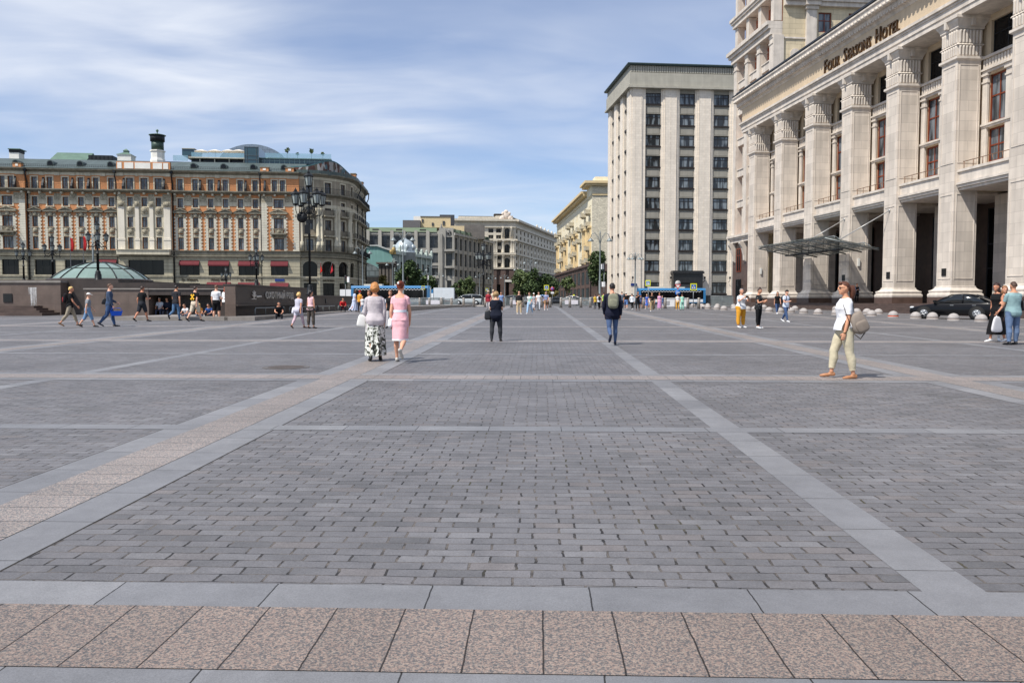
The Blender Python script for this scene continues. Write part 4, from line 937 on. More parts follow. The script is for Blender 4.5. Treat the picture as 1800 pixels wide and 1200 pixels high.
# attic, fluted band, roof
m = MB(); zf = zr(118+12); m.box(-.35, W_, -.35, SL, zs_+.55, zr(129)); m.build('attic', p_grey, duma)
m = MB(); m.box(-.75, W_, -.75, SL, zs_, zs_+.28); m.box(-.6, W_, -.6, SL, zs_+.281, zs_+.549); m.build('attic_cornice', p_grey, duma)
m = MB(); zb2, zt2 = zr(129)+.002, ztop-.38; m.box(-.15, W_, -.15, SL-.2, zb2, zt2)
n = 64
for k in range(n): x = -.1 + W_*k/n; m.box(x, x+W_/n*.62, -.34, -.151, zb2+.1, zt2-.05)
m.build('fluted_band', p_grey, duma)
m = MB(); m.box(-.75, W_, -.75, SL+.2, zt2, zt2+.16); m.box(-.85, W_, -.85, SL+.3, zt2+.161, ztop); m.build('roof_edge', slate_edge, duma)
m = MB(); m.box(1.3, W_, 1.3, SL-1, .7, zt2-.1); m.build('inner_mass', p_span, duma)
m = MB(); zk = rows[-1][0]-.4
m.box(-.5, bu[1][0]-2.2, -.5, .11, .5, zk); m.box(bu[1][1]+2.2, W_, -.5, .11, .5, zk); m.box(-.5, -.06, .111, SL, .5, zk); m.parts('granite_plinth', blackgran, duma)
pa, pb = DP.u(1180,480), DP.u(1231,480); zd = zr(476)
m = MB(); m.box(pa, pa+1.1, -1.6, -.11, .6, zd-.6); m.box(pb-1.1, pb, -1.6, -.11, .6, zd-.6); m.box(pa+1.101, pb-1.101, -1.6, -.11, zr(497), zd-.6); m.box(pa-.25, pb+.25, -1.9, -.11, zd-.599, zd-.2); m.box(pa-.1, pb+.1, -1.75, -.11, zd-.199, zd)
m.box(pa+1.1, pb-1.1, -.5, -.12, .6, zr(497)); m.build('portal', blackgran, duma)
m = MB(); m.box(pa+1.5, pb-1.5, -.62, -.501, .8, zr(500)); m.build('portal_door', paint('grey_door', 120,120,120, .4, .3), duma)
m = MB()
for px in (1110, 1176.5, 1236, 1280):
    u = DP.u(px, 490); z = zr(491); m.tube([(u,-.06,z-.6),(u+.1,-.7,z-.3),(u+.05,-.9,z+.1)], .05, 6); m.ell((u+.05,-.9,z+.35), (.2,.2,.28), 8, 6)
m.parts('wall_lamp', std, duma)
m = MB(); m.box(DP.u(1106,499)+.3, DP.u(1119,499), -.16, -.111, zr(502.5), zr(498)); m.build('street_name_plate', paint('blue_plate', 40,62,125), duma)
# ================================================================= ORNATE ORANGE BRICK HOTEL ON THE LEFT
cream = Mat('cream_stucco', srgb(200,192,170), .85, var=.12, vs=.8, streak=.22, bump=.25, bs=10, fine=.04); creamr = Mat('cream_rustication', srgb(180,172,148), .85, var=.12, vs=.8, brick=dict(w=40., h=.62, m=.05, mc=.55, v=.0), streak=.2, bump=.6)
quoin_m = Mat('cream_quoins', srgb(214,208,190), .85, var=.1, vs=.8, brick=dict(w=30., h=.29, m=.03, mc=.6, v=.0), streak=.15)
orange = Mat('orange_glazed_brick', srgb(206,142,94), .7, var=.1, vs=.5, brick=dict(w=.26, h=.08, m=.006, mc=.8, v=.08), streak=.12)
carved = Mat('carved_stone', srgb(160,152,132), .9, var=.48, vs=5.5, bump=1.0, bs=5, streak=.2, fine=.1); cornm = Mat('weathered_cornice', srgb(134,129,114), .88, var=.22, vs=.8, streak=.3)
roofg = Mat('grey_green_sheet_roof', srgb(80,92,90), .5, .2, var=.12, vs=.6, brick=dict(w=.6, h=40., m=.03, mc=.7, v=.06, floor=True)); verd = Mat('verdigris_copper', srgb(92,116,102), .6, .1, var=.14, vs=.7); drkiron = Mat('dark_iron', srgb(34,38,42), .55, .3); wood = Mat('brown_window_wood', srgb(96,74,56), .55, var=.15); whitew = Mat('whitewash', srgb(226,224,216), .8, var=.06); awn = Mat('dark_red_awning', srgb(98,36,42), .85, var=.08)
granp = Mat('grey_plinth_granite', srgb(120,118,112), .8, var=.2, vs=2)
A = at(527, 500, 142); nphi = R(6.6); nd = Vector((math.cos(nphi), math.sin(nphi), 0))
NP = Plane(A.x, A.y, nphi); UL = NP.u(-236, 400); NP = Plane(A.x + nd.x*UL, A.y + nd.y*UL, nphi)
nat = thing('ornate_hotel', 'long ornate cream and orange brick hotel with red awnings and a rounded corner', 'building', (NP.o.x, NP.o.y, 0), nphi)
U = lambda px, dep=0: NP.u(px, 400, dep)
zr = lambda y, px=430, dep=0: NP.z(px, y, dep)
UE = U(527); zg = .75
zA = (zr(337), zr(317)); zB = (zr(366), zr(350.6)); zC = (zr(402), zr(384)); zD = (zr(439.5), zr(419)); zG = (zr(484), zr(458)); zL = (zr(522), zr(498)); zbelt0, zbelt1 = zr(452), zr(441); zcor = zr(343); zbal = zr(338.2); zeave = zr(305)
w1 = [-165.5,-138.5,-111.5,-84.5,-57.5,-30.5,62.5,89.5,116.7,143.7,170.6,197.3]; w2 = [318,344.5,371.3,397.4,423.6,449.7]; cb3 = [231.8,257,281.7]; PB = -.55
bayr = [(-232,-182),(-8,48.5),(209,304),(461,527)]
hw = (U(430) - U(420.6))/2
def proj(u): return PB if any(U(a) <= u <= U(b) for a, b in bayr) else 0
ops = []; W_ = []
def addw(c, half, z, key, **k): ops.append((c-half, c+half, z[0], z[1])); W_.append((c-half, c+half, z[0], z[1], key, k))
for p in w1 + w2:
    for z in (zA, zB, zC, zD): addw(U(p), hw, z, 'n')
for p in cb3:
    addw(U(p), hw*1.3, zA, 'n'); 
    for z in (zB, zC, zD): addw(U(p), hw, z, 'n')
for c, pr in ((491.3, (484.5,498.5)), (17, (9.4,23.8)), (-207, (-214,-200))):
    for p in pr: addw(U(p), hw*.95, zA, 'n')
    for z in (zB, zC, zD): addw(U(c), hw*1.85, z, 'nw', nx=4)
gops = [U(a) for a in ()]
for a, b in ((-168,-134),(-120,-86),(-66,-30),(4,34),(59,96),(112,150),(171,204),(226,288.5),(314,349.5),(365,402),(418,454),(476,506.5)):
    ops.append((U(a), U(b), zG[0], zG[1])); W_.append((U(a), U(b), zG[0], zG[1], 'ng', dict(nx=3, tr=())))
for a, b in ((314,349.5),(365,402),(418,454),(476,506.5),(60,96),(113,150),(5,34)):
    ops.append((U(a), U(b), zL[0], zL[1])); W_.append((U(a), U(b), zL[0], zL[1], 'ng', dict(nx=3, tr=(.6,))))
segs = [0] + [v for a, b in bayr for v in (max(0,U(a)), U(b))]; segs = sorted(set(segs)); 
m1, m2 = MB(), MB()
for a, b in zip(segs[:-1], segs[1:]):
    y = proj((a+b)/2); so_ = [o for o in ops if a <= (o[0]+o[1])/2 <= b]
    m1.grid_wall(a, b, zbelt1-.01, zeave, [o for o in so_ if o[2] > zbelt1-.3], .32, y)
    m2.grid_wall(a, b, .7, zbelt1-.012, [o for o in so_ if o[3] < zbelt1], .4, y)
    if y:
        for x in (a, b): m1.add([(x,y,zbelt1),(x,0,zbelt1),(x,0,zeave),(x,y,zeave)], [(0,1,2,3)]); m2.add([(x,y,.7),(x,0,.7),(x,0,zbelt1),(x,y,zbelt1)], [(0,1,2,3)])
m1.build('brick_wall', orange, nat); m2.build('ground_floor_wall', creamr, nat)
for a, b, z0, z1, key, k in W_:
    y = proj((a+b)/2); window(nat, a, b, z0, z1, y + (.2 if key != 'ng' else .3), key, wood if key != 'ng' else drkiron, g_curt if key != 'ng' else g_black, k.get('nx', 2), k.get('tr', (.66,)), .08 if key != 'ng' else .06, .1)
# window dressings of the two middle storeys: one surround per axis, its pediment a sub-part
sw = hw*.95; ztop = zr(377); 
def surround(hw_, big=False):
    m = MB(); x0, x1 = hw_, hw_ + sw; n = int((zr(378) - zD[0])/.30)
    for s in (-1, 1):
        a, b = sorted((s*(x0+.01), s*x1)); m.box(a, b, -.10, -.003, zD[0]-.1, zr(379))
        for k in range(0, n, 2): z = zD[0] + .3*k; a, b = sorted((s*x1, s*(x1+.2))); m.box(a, b, -.13, -.002, z, z+.28)
    m.m = 1
    m.box(-x0, x0, -.06, -.004, zD[1]+.05, zr(413)); m.box(-x0-.1, x0+.1, -.24, -.005, zr(404), zr(402.4)); m.box(-x0*.8, x0*.8, -.2, -.006, zr(411.5), zr(404.2)); m.ell((0,-.2,zr(408)), (.34,.16,.38), 8, 6)
    m.ell((0,-.12,zr(380.3)), (.36,.2,.42), 8, 6); m.box(-x0-.02, x0+.02, -.08, -.004, zC[1]+.03, zr(378))
    for s in (-1, 1): m.ell((s*(x0+sw*.5), -.12, zr(381)), (.2,.14,.35), 8, 6)
    p = MB(); zt, zb_ = zr(369.5), zr(376.5); w_ = x1 + .25
    p.box(-w_, w_, -.42, -.003, zb_, zb_+.2); p.exty([(-w_,zb_+.2),(w_,zb_+.2),(0,zt)], -.24, -.004)
    for s in (-1, 1):
        L_ = [(s*w_, zb_+.2), (s*(w_+.12), zb_+.25), (0, zt+.22), (0, zt)]; p.exty(L_ if s > 0 else L_[::-1], -.46, -.005)
    return m.mesh('window_surround', [quoin_m, carved]), p.mesh('pediment', carved if big else cornm)
sm, pm = surround(hw); smb, pmb = surround(hw*1.85, True)
for p in w1 + w2: o = link('window_surround', sm, nat, (U(p),0,0)); link('pediment', pm, o)
for p in (491.3, 17, -207): o = link('window_surround', smb, nat, (U(p),PB,0)); link('pediment', pmb, o)
# plain frames round the top two rows
m = MB()
for a, b, z0, z1, key, k in W_:
    if z0 < zB[0]-.2 or key == 'ng': continue
    y = proj((a+b)/2); t = .2
    m.box(a-t, a-.004, y-.08, y-.003, z0-.06, z1+t); m.box(b+.004, b+t, y-.08, y-.003, z0-.06, z1+t); m.box(a-.004, b+.004, y-.08, y-.003, z1+.004, z1+t)
    if z0 < zA[0]-.3: m.box(a-t-.1, b+t+.1, y-.2, y-.004, z0-.2, z0-.062)
m.parts('window_frame_moulding', cream, nat)
# bands, corner quoins, cornices
segl = list(zip(segs[:-1], segs[1:])); band, cvd, corn, rlg, brk, cqn = MB(), MB(), MB(), MB(), MB(), MB()
for a, b in segl:
    y = proj((a+b)/2); e = .16 if y else 0; a_, b_ = a - e, b + e
    wn = sorted((o[0], o[1]) for o in ops if a <= (o[0]+o[1])/2 <= b and abs(o[2]-zB[0]) < .1); es = [a] + [v for w in wn for v in (w[0]-.21, w[1]+.21)] + [b]
    for i in range(0, len(es), 2):
        if es[i+1] - es[i] > .25:
            band.box(es[i], es[i+1], y-.07, y-.006, zr(363), zr(357.6)); band.box(es[i], es[i+1], y-.12, y-.006, zr(357.5), zr(356)); cvd.box(es[i], es[i+1], y-.06, y-.005, zr(355.9), zr(344.4))
    wn = sorted((o[0], o[1]) for o in ops if a <= (o[0]+o[1])/2 <= b and abs(o[2]-zA[0]) < .1)
    band.box(a, b, y-.05, y-.007, zr(313), zr(306.5))
    es = [a] + [v for w in wn for v in (w[0]-.3, w[1]+.3)] + [b]
    for i in range(0, len(es), 2):
        if es[i+1]-es[i] > .3: band.box(es[i]+.1, es[i+1]-.1, y-.16, y-.051, zr(314), zr(308.5))
    moulding(corn, a_, b_, zcor, [(.1,0),(.25,.1),(.5,.22),(.95,.26),(1.0,.4),(1.0,.52),(.2,.56)], y)
    n = max(3, int((b-a)/1.5))
    for k in range(n): x = a + .4 + (b-a-.9)*k/(n-1); brk.box(x, x+.32, y-.62, y-.01, zcor-.26, zcor+.1)
    moulding(corn, a_, b_, zeave-.35, [(.08,0),(.2,.12),(.45,.3),(.8,.36),(.85,.55),(.2,.6)], y)
    n = int((b-a)/.16); zt = zbal + .95
    rlg.box(a_, b_, y-.93, y-.89, zt-.04, zt)
    for k in range(n): x = a + (b-a)*k/n; rlg.box(x, x+.022, y-.92, y-.9, zcor+.52, zt-.041)
    moulding(corn, a_, b_, zbelt1-.72, [(.06,0),(.12,.05),(.12,.5),(.3,.56),(.34,.7),(.05,.74)], y); moulding(corn, a_, b_, zbelt0-.12, [(.06,0),(.2,.1),(.34,.14),(.36,.3),(.08,.34)], y)
    corn.box(a_, b_, y-.14, y-.004, zr(488), zr(485.5)); 
    if y:
        for x0 in (a+.02, b-.42-.02 - .5):
            cqn.box(x0, x0+.92, y-.09, y-.003, zbelt1, zr(356.5))
            for k in range(0, 26, 2): s_ = 1 if x0 < (a+b)/2 else -1; x = x0+.92 if s_ > 0 else x0-.2; cqn.box(x, x+.2, y-.1, y-.003, zbelt1+.3*k, zbelt1+.3*k+.28)
band.parts('cream_band', cream, nat); cvd.parts('carved_frieze', carved, nat); corn.parts('cornice', cornm, nat); brk.parts('cornice_bracket', cream, nat); rlg.parts('balcony_railing', drkiron, nat); cqn.parts('corner_quoins', quoin_m, nat)
# middle pavilion: pilasters with capitals, attic parapet
m = MB(); mc = MB(); 
for x, wd in ((216.5,11),(244.3,6.6),(269.4,6.6),(296.5,11)):
    a, b = U(x-wd/2), U(x+wd/2); m.box(a, b, PB-.3, PB-.12, zr(421), zr(365)); m.box(a-.12, b+.12, PB-.42, PB-.12, zr(424.5), zr(421)); m.box(a-.06, b+.06, PB-.36, PB-.12, zr(440), zr(424.6)); mc.box(a-.1, b+.1, PB-.44, PB-.3, zr(366.5), zr(357.5)); mc.ell(((a+b)/2, PB-.45, zr(362)), ((b-a)*.5,.16,.42), 10, 6)
m.parts('pilaster', Mat('pale_cream_pilaster', srgb(222,214,198), .85, var=.06, vs=.6, streak=.12), nat); mc.parts('pilaster_capital', carved, nat)
m = MB(); a, b = U(209), U(304); m.grid_wall(a, b, zbelt1-.01, zr(356), [o for o in ops if a < o[0] < b and zbelt1 - .3 < o[2] < zr(356)], .1, PB-.115); m.box(U(210), U(302), PB-1.2, PB-.2, zbelt0+.26, zbelt1-.05); m.box(U(210), U(302), PB-1.35, PB-.2, zbelt1-.049, zbelt1+.05); m.parts('pavilion_facing', cream, nat)
m = MB()
for p in cb3: m.box(U(p)-hw-.1, U(p)+hw+.1, PB-.3, PB-.117, zr(378.8), zr(367)); m.box(U(p)-hw, U(p)+hw, PB-.24, PB-.117, zr(414), zr(404)); m.box(U(p)-hw-.15, U(p)+hw+.15, PB-.34, PB-.117, zr(403.5), zr(402.3)); m.ell((U(p),PB-.3,zr(372)), (.5,.25,.55), 8, 6); m.ell((U(p),PB-.24,zr(409)), (.42,.15,.42), 8, 6)
m.parts('carved_panel', carved, nat)
m = MB(); a, b = U(209.5), U(303); m.m = 0; m.box(a, b, PB-.1, PB+.6, zeave+.28, zr(289)); m.m = 1
for x0, x1 in ((211.5,219),(223.5,239.5),(242,269),(273.5,289.5),(291.5,300)): m.box(U(x0), U(x1), PB-.16, PB-.101, zeave+.4, zr(290.6))
m.parts('attic_parapet', [orange, whitew], nat)
m = MB()
for p in (36, 467.5, 511.5): a, b = U(p-7.2), U(p+7.2); m.m = 0; m.box(a, b, PB-.1, PB+.9, zeave+.28, zr(295)); m.m = 1; m.box(a+.45, b-.45, PB-.16, PB-.101, zeave+.5, zr(296.5)); m.m = 2; m.box(a-.12, b+.12, PB-.2, PB+1, zr(295), zr(294))
m.parts('parapet_block', [orange, whitew, cornm], nat)
# balconies of the end bays, downpipes, wall chimneys on the top floor
for p in (491.3, 17, -207):
    m = MB(); a, b = U(p) - hw*3, U(p) + hw*3; m.box(a, b, PB-1.1, PB-.01, zr(413), zr(410.6)); m.box(a+.2, a+.5, PB-.8, PB-.01, zr(417), zr(413)); m.box(b-.5, b-.2, PB-.8, PB-.01, zr(417), zr(413)); m.m = 1; zt = zr(402.5); m.box(a, b, PB-1.08, PB-1.03, zt-.05, zt)
    for k in range(26): x = a + (b-a-.03)*k/25; m.box(x, x+.025, PB-1.07, PB-1.04, zr(410.6), zt-.051)
    for x in (a, b-.03): m.box(x, x+.03, PB-1.03, PB, zt-.05, zt)
    m.parts('balcony', [cornm, drkiron], nat)
for p, y in ((50.5,-.12),(206.5,-.12),(305.5,-.12),(459.5,-.12)):
    m = MB(); u = U(p); m.tube([(u,y-.75,zeave-.2),(u,y-.7,zeave-.9),(u,y,zeave-2.1),(u,y,zcor+.7)], .1, 8); m.tube([(u,y,zcor-.02),(u,y,zg)], .1, 8); m.box(u-.22, u+.22, y-.9, y-.45, zeave-.35, zeave+.1); m.parts('downpipe', drkiron, nat)
m = MB()
for p in (79,130,158.5,353.8,386.5,433.5): m.extx([(-.02,zbal+.1),(-.75,zbal+.1),(-.7,zbal+.6),(-.3,zbal+1.5),(-.12,zbal+2.0),(-.02,zbal+2.05)], U(p)-.16, U(p)+.16)
for p in (32.5,222,292,468): m.extx([(PB-.02,zbal+.1),(PB-.75,zbal+.1),(PB-.7,zbal+.6),(PB-.3,zbal+1.5),(PB-.12,zbal+2.0),(PB-.02,zbal+2.05)], U(p)-.16, U(p)+.16)
m.parts('iron_scroll_bracket', drkiron, nat)
# roof: low mansard with dormers and snow rail
RD = 6.0; zri = zr(286.5, 430, RD); m = MB(); m.extx([(-.85,zeave+.26),(RD,zri),(26,zri+.2),(26,zeave),(.2,zeave)], 0, UE + .5); m.build('roof', roofg, nat)
m = MB(); n = int(UE/.3)
for z in (.35, .62): m.box(0, UE, .05, .08, zeave+.4+z*.9, zeave+.44+z*.9)
for k in range(n): x = UE*k/n; m.box(x, x+.03, .05, .08, zeave+.4, zeave+1.0)
m.build('snow_rail', drkiron, nat)
m = MB()
for p in (26,87,139.5,193,339.5,392.5,444.5,498.7):
    u = U(p); pr = [(u-.55, 0)] + [(u - .55*math.cos(PI*k/8), .35 + .5*math.sin(PI*k/8)) for k in range(9)] + [(u+.55, 0)]; z = zeave + 1.0; m.m = 0; m.exty([(x, z+q) for x, q in pr], .9, 3.2); m.m = 1; m.exty([(u+(x-u)*.75, z+.05+q*.75) for x, q in pr], .86, .899)
m.parts('dormer', [roofg, g_black], nat)
def bxp(m, p0, p1, y0, y1, d0, d1): m.box(NP.u(p0,270,d0), NP.u(p1,270,d0), d0, d1, zr(y1,(p0+p1)/2,d0), zr(y0,(p0+p1)/2,d0))
# chimney tower, ventilators and roof boxes
m = MB(); d = 5.0; u = NP.u(277.5,280,d); z = lambda y: zr(y,277,d); q = lambda n: NP.u(277.5+n,280,d) - u
m.lathe([(q(13),z(291)),(q(13),z(283)),(q(11.5),z(278)),(q(11.7),z(268)),(q(13.4),z(267)),(q(13.4),z(265))], (u,d,0), 8, smooth=False, rot=.2); m.build('chimney_base', whitew, nat)
m = MB(); m.lathe([(q(10.6),z(265)),(q(10.6),z(249))], (u,d,0), 20); m.m = 1; m.lathe([(q(12.4),z(249)),(q(12.6),z(238))], (u,d,0), 20); m.m = 2; m.lathe([(q(14.6),z(238.6)),(q(14.8),z(237.8)),(q(7),z(236)),(.1,z(235))], (u,d,0), 20); m.tube([(u,d,z(235.4)),(u,d,z(227.5))], .09, 6); m.ell((u,d,z(230)), (.25,.25,.25), 8, 6); m.build('chimney', [Mat('green_painted_metal', srgb(52,72,64), .5, .2), drkiron, verd], nat)
m = MB(); d = 7.0; m.m = 0; bxp(m, 16, 33, 268, 280, d, d+2); m.m = 1; bxp(m, 15.5, 33.5, 262.5, 267.5, d-.1, d+2); m.m = 2; bxp(m, 13.8, 35, 261, 262.4, d-.3, d+2.2); m.build('ventilation_chimney', [whitew, drkiron, verd], nat)
m = MB(); d = 9.0; a, b = NP.u(81,280,d), NP.u(152,280,d); z0, z1 = zr(281,115,d), zr(263,115,d); m.extx([(d,z0),(d+3.2,z1),(d+6.4,z0)], a+.6, b); m.build('roof_lantern', verd, nat)
m = MB(); bxp(m, 155, 197.5, 273, 283, 9, 12)
for k in range(6): bxp(m, 155+7.1*k, 161+7.1*k, 273.6, 283, 8.9, 8.98)
m.parts('louvre_box', drkiron, nat)
m = MB(); d = 6.5; u = NP.u(217,275,d); z = lambda y: zr(y,217,d); q = lambda n: NP.u(217+n,275,d) - u; s4 = 1.414
m.m = 0; m.lathe([(q(12)*s4,z(284)),(q(12)*s4,z(273)),(q(13)*s4,z(272.5)),(q(13)*s4,z(271))], (u,d+1.5,0), 4, smooth=False, rot=PI/4); m.m = 1; m.lathe([(q(13.6)*s4,z(271)),(q(5)*s4,z(266.5)),(q(4)*s4,z(266)),(q(4)*s4,z(263.5)),(q(5)*s4,z(263)),(.05,z(259))], (u,d+1.5,0), 4, smooth=False, rot=PI/4); m.build('ventilation_turret', [whitew, verd], nat)
# rooftop restaurant
tg = Mat('terrace_glass', srgb(140,180,196), .05, var=.1, vs=.4, spec=.7, alpha=.4); slab_m = Mat('terrace_slab', srgb(196,192,178), .8); bluegl = Mat('blue_glass_wall', srgb(46,74,84), .08, var=.25, vs=.35, spec=.7)
m = MB(); bxp(m, 331, 430, 276.6, 278.2, 8, 20)
for p in (351, 377, 402.5, 428): bxp(m, p-.5, p+.5, 278.3, 286, 8.3, 8.6)
m.m = 1; bxp(m, 336, 429, 278.3, 287, 9.2, 9.4); m.build('terrace', [slab_m, g_black], nat)
m = MB(); bxp(m, 336, 429, 268.5, 276.5, 8.1, 8.16); bxp(m, 304, 330, 273, 283, 8.5, 8.56); bxp(m, 466, 582, 270, 277.9, 8.3, 8.36); m.parts('glass_parapet', tg, nat)
m = MB(); bxp(m, 429.5, 455, 258, 287, 7.5, 22); m.m = 1
for p in (429.5, 434, 450.5, 454.6): bxp(m, p-.15, p+.15, 258, 287, 7.4, 7.48)
for y in (258, 273, 280): bxp(m, 429.5, 455, y, y+.4, 7.41, 7.49)
m.build('glass_pavilion', [bluegl, st], nat)
m = MB(); bxp(m, 455.5, 581, 279.6, 288, 9, 16); m.m = 1; bxp(m, 455.5, 582, 278, 279.5, 8.6, 16)
for k in range(15): p = 456 + 8.8*k; bxp(m, p, p+.5, 279.6, 288, 8.9, 8.98)
bxp(m, 455.5, 581, 283.4, 283.9, 8.91, 8.97); m.build('glazed_gallery', [bluegl, Mat('pale_teal_frame', srgb(150,178,178), .5)], nat)
m = MB(); bxp(m, 320, 341, 261.5, 273, 24, 30); m.m = 1; bxp(m, 319.5, 342, 260.5, 261.4, 23.8, 30); m.build('plant_room', [bluegl, slab_m], nat)
# mesh vault behind the terrace
d = 30; u0, u1 = NP.u(385,270,d), NP.u(501,270,d); zb_ = zr(279,440,d); zt = zr(253.5,440,d); m = MB(); pr = []
for k in range(21): t = k/20; pr.append((u0 + (u1-u0)*t, zb_ + (zt-zb_)*(math.sin(PI*min(max(t,.0),1)))**.62))
m.exty(pr, d, d+14); m.build('mesh_vault', Mat('grey_blue_mesh_roof', srgb(118,132,148), .5, .1, var=.1, vs=.5, brick=dict(w=.9, h=.9, m=.06, mc=.75, v=.1)), nat)
# rounded corner of four faceted bays and the side along the street
RC = 8.9; NF = 4; A0, A1 = 0, R(88); fr = []
apt = lambda a, r=RC: (UE + r*math.sin(a), RC - r*math.cos(a))
for k in range(NF):
    a0, a1 = A0 + (A1-A0)*k/NF, A0 + (A1-A0)*(k+1)/NF; p0, p1 = Vector((*apt(a0),0)), Vector((*apt(a1),0)); fr.append((Matrix.Translation(p0) @ Matrix.Rotation(math.atan2(p1.y-p0.y, p1.x-p0.x), 4, 'Z'), (p1-p0).length))
pe = Vector((*apt(A1),0)); SLn = 17.5; sdir = A1 + R(-1); T_s = Matrix.Translation(pe) @ Matrix.Rotation(sdir, 4, 'Z')
m1, m2, mf, cr, rl, cv, pl, sc = MB(), MB(), MB(), MB(), MB(), MB(), MB(), MB()
for fi, (T, ln) in enumerate(fr + [(T_s, SLn)]):
    FRM = Frame(nat, T); sidew = fi == NF; cs = [ln/2] if not sidew else [ln*(k+.5)/6 for k in range(6)]; h2 = .62 if not sidew else .55
    for q in (m1, m2, mf, cr, rl, cv, pl, sc): q.T = T
    o1 = [(c-h2, c+h2, z[0], z[1]) for c in cs for z in (zA, zB, zC, zD)]; gw = ln*.37 if not sidew else .85
    o2 = [(c-gw, c+gw, zG[0]-.3, zG[1]) for c in cs] + [(c-gw*.9, c+gw*.9, .9, zr(497)) for c in cs]
    m1.grid_wall(0, ln, zbelt1-.01, zeave, o1, .3, 0); m2.grid_wall(0, ln, .7, zbelt1-.012, o2, .4, 0)
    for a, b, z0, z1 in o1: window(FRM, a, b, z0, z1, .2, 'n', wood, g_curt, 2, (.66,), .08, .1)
    for a, b, z0, z1 in o2: window(FRM, a, b, z0, z1, .3, 'ng', drkiron, g_black, 2, (), .06, .1)
    for a, b, z0, z1 in o1: mf.box(a-.2, a-.004, -.09, -.003, z0-.1, z1+.25); mf.box(b+.004, b+.2, -.09, -.003, z0-.1, z1+.25); mf.box(a-.004, b+.004, -.09, -.003, z1+.004, z1+.25)
    for c in cs:
        if not sidew:
            for s in (-1, 1):                                   # arch spandrels of the ground floor
                n = 8; poly = [(c + s*gw, zG[1]+.02)] + [(c + s*gw*math.cos(PI/2*k/n), zG[1]-gw*.8 + gw*.8*math.sin(PI/2*k/n)) for k in range(n+1)]
                if s > 0: poly = poly[::-1]
                cv.exty(poly, -.04, .28)
            pl.m = 0
            for s in (-1, 1): x = ln/2 + s*ln*.42; pl.lathe([(.42,zbelt1),(.42,zr(424)),(.3,zr(423.5)),(.3,zr(372)),(.45,zr(366)),(.45,zr(364))], (x,-.22,0), 12)
        for z0 in (zr(412), zr(376)):
            cv.box(c-1.0, c+1.0, -.85, -.01, z0-.25, z0); 
            rl.box(c-1.0, c+1.0, -.83, -.79, z0+.85, z0+.9)
            for k in range(14): x = c - .98 + 1.94*k/13; rl.box(x, x+.025, -.82, -.8, z0, z0+.85)
    e = .12 if not sidew else 0
    for z0, prof in ((zcor, [(.1,0),(.25,.1),(.5,.22),(.95,.26),(1.0,.4),(1.0,.52),(.2,.56)]), (zeave-.35, [(.08,0),(.2,.12),(.45,.3),(.8,.36),(.85,.55),(.2,.6)]), (zbelt1-.72, [(.06,0),(.12,.05),(.12,.5),(.3,.56),(.7,.7),(.05,.74)]), (zbelt0-.12, [(.06,0),(.2,.1),(.5,.14),(.55,.3),(.08,.34)])): moulding(cr, -e, ln+e, z0, prof, 0)
    for z0, zh in ((zcor+.52, .95), (zbelt1+.02, 1.0)):
        rl.box(-e, ln+e, -.9, -.86, z0+zh-.05, z0+zh); n = int(ln/.17)
        for k in range(n): x = ln*k/n; rl.box(x, x+.025, -.89, -.87, z0, z0+zh-.051)
    sc.box(0, ln, -.08, -.006, zr(363), zr(357)); sc.box(0, ln, -.06, -.006, zr(313), zr(306.5)); sc.box(0, ln, -.14, -.004, zr(488), zr(485.5))
    if sidew:
        for c in cs: cv.box(c-.85, c+.85, -.3, -.003, zr(377), zr(371))
cstone = Mat('corner_stone', srgb(158,148,130), .88, var=.16, vs=.8, streak=.25, bump=.3, bs=10)
m1.build('corner_wall', cstone, nat); m2.build('corner_ground_wall', creamr, nat); mf.parts('window_frame_moulding', cream, nat); cr.parts('cornice', cornm, nat); rl.parts('balcony_railing', drkiron, nat); cv.parts('carved_stone', carved, nat); pl.parts('corner_column', cream, nat); sc.parts('cream_band', cream, nat)
# roof of the corner and side; mosaic gable
zs2 = zeave + .26; m = MB(); arcp = [apt(A1*k/8, RC+.7) for k in range(9)]; e2 = (T_s @ Vector((SLn,-.6,0)))[:2]; inn = (T_s @ Vector((SLn,12,0)))[:2]
m.prism([(UE-1,.3)] + arcp + [e2, inn, (UE-1, 20)], zs2-.2, zs2+.5); m.T = T_s; m.extx([(-.7,zs2+.1),(4,zs2+2.6),(12,zs2+2.6),(12,zs2-.1)], .5, SLn); m.build('corner_roof', roofg, nat)
m = MB(); ri, ro = RC-.45, RC+.05; n = 28; rings = []
for k in range(n+1):
    t = k/n; a = R(-9) + (A1*.97 + R(9))*t; g = 1.0 + 1.75*math.exp(-((t-.5)/.24)**2) - .7*t; x0, y0 = apt(a, ro); x1, y1 = apt(a, ri); rings.append([(x0,y0,zs2+.05),(x0,y0,zs2+g),(x1,y1,zs2+g),(x1,y1,zs2+.05)])
m.loft(rings, False); mos = bpy.data.materials.new('mosaic'); mos.use_nodes = True; nt = mos.node_tree; N = nt.nodes; L = nt.links; P = N['Principled BSDF']; P.inputs['Roughness'].default_value = .5
tcx = N.new('ShaderNodeTexCoord'); mpx = N.new('ShaderNodeMapping'); mpx.inputs['Scale'].default_value = (1.3,1.3,.5); L.new(tcx.outputs['Object'], mpx.inputs[0]); vx = N.new('ShaderNodeTexVoronoi'); vx.inputs['Scale'].default_value = 2.0; L.new(mpx.outputs[0], vx.inputs['Vector']); sx = N.new('ShaderNodeSeparateXYZ'); L.new(vx.outputs['Color'], sx.inputs[0]); rp = N.new('ShaderNodeValToRGB'); rp.color_ramp.interpolation = 'CONSTANT'; L.new(sx.outputs[0], rp.inputs[0])
e = rp.color_ramp.elements; e[0].color = (.05,.018,.012,1); e[1].position = .84; e[1].color = (.06,.12,.14,1)
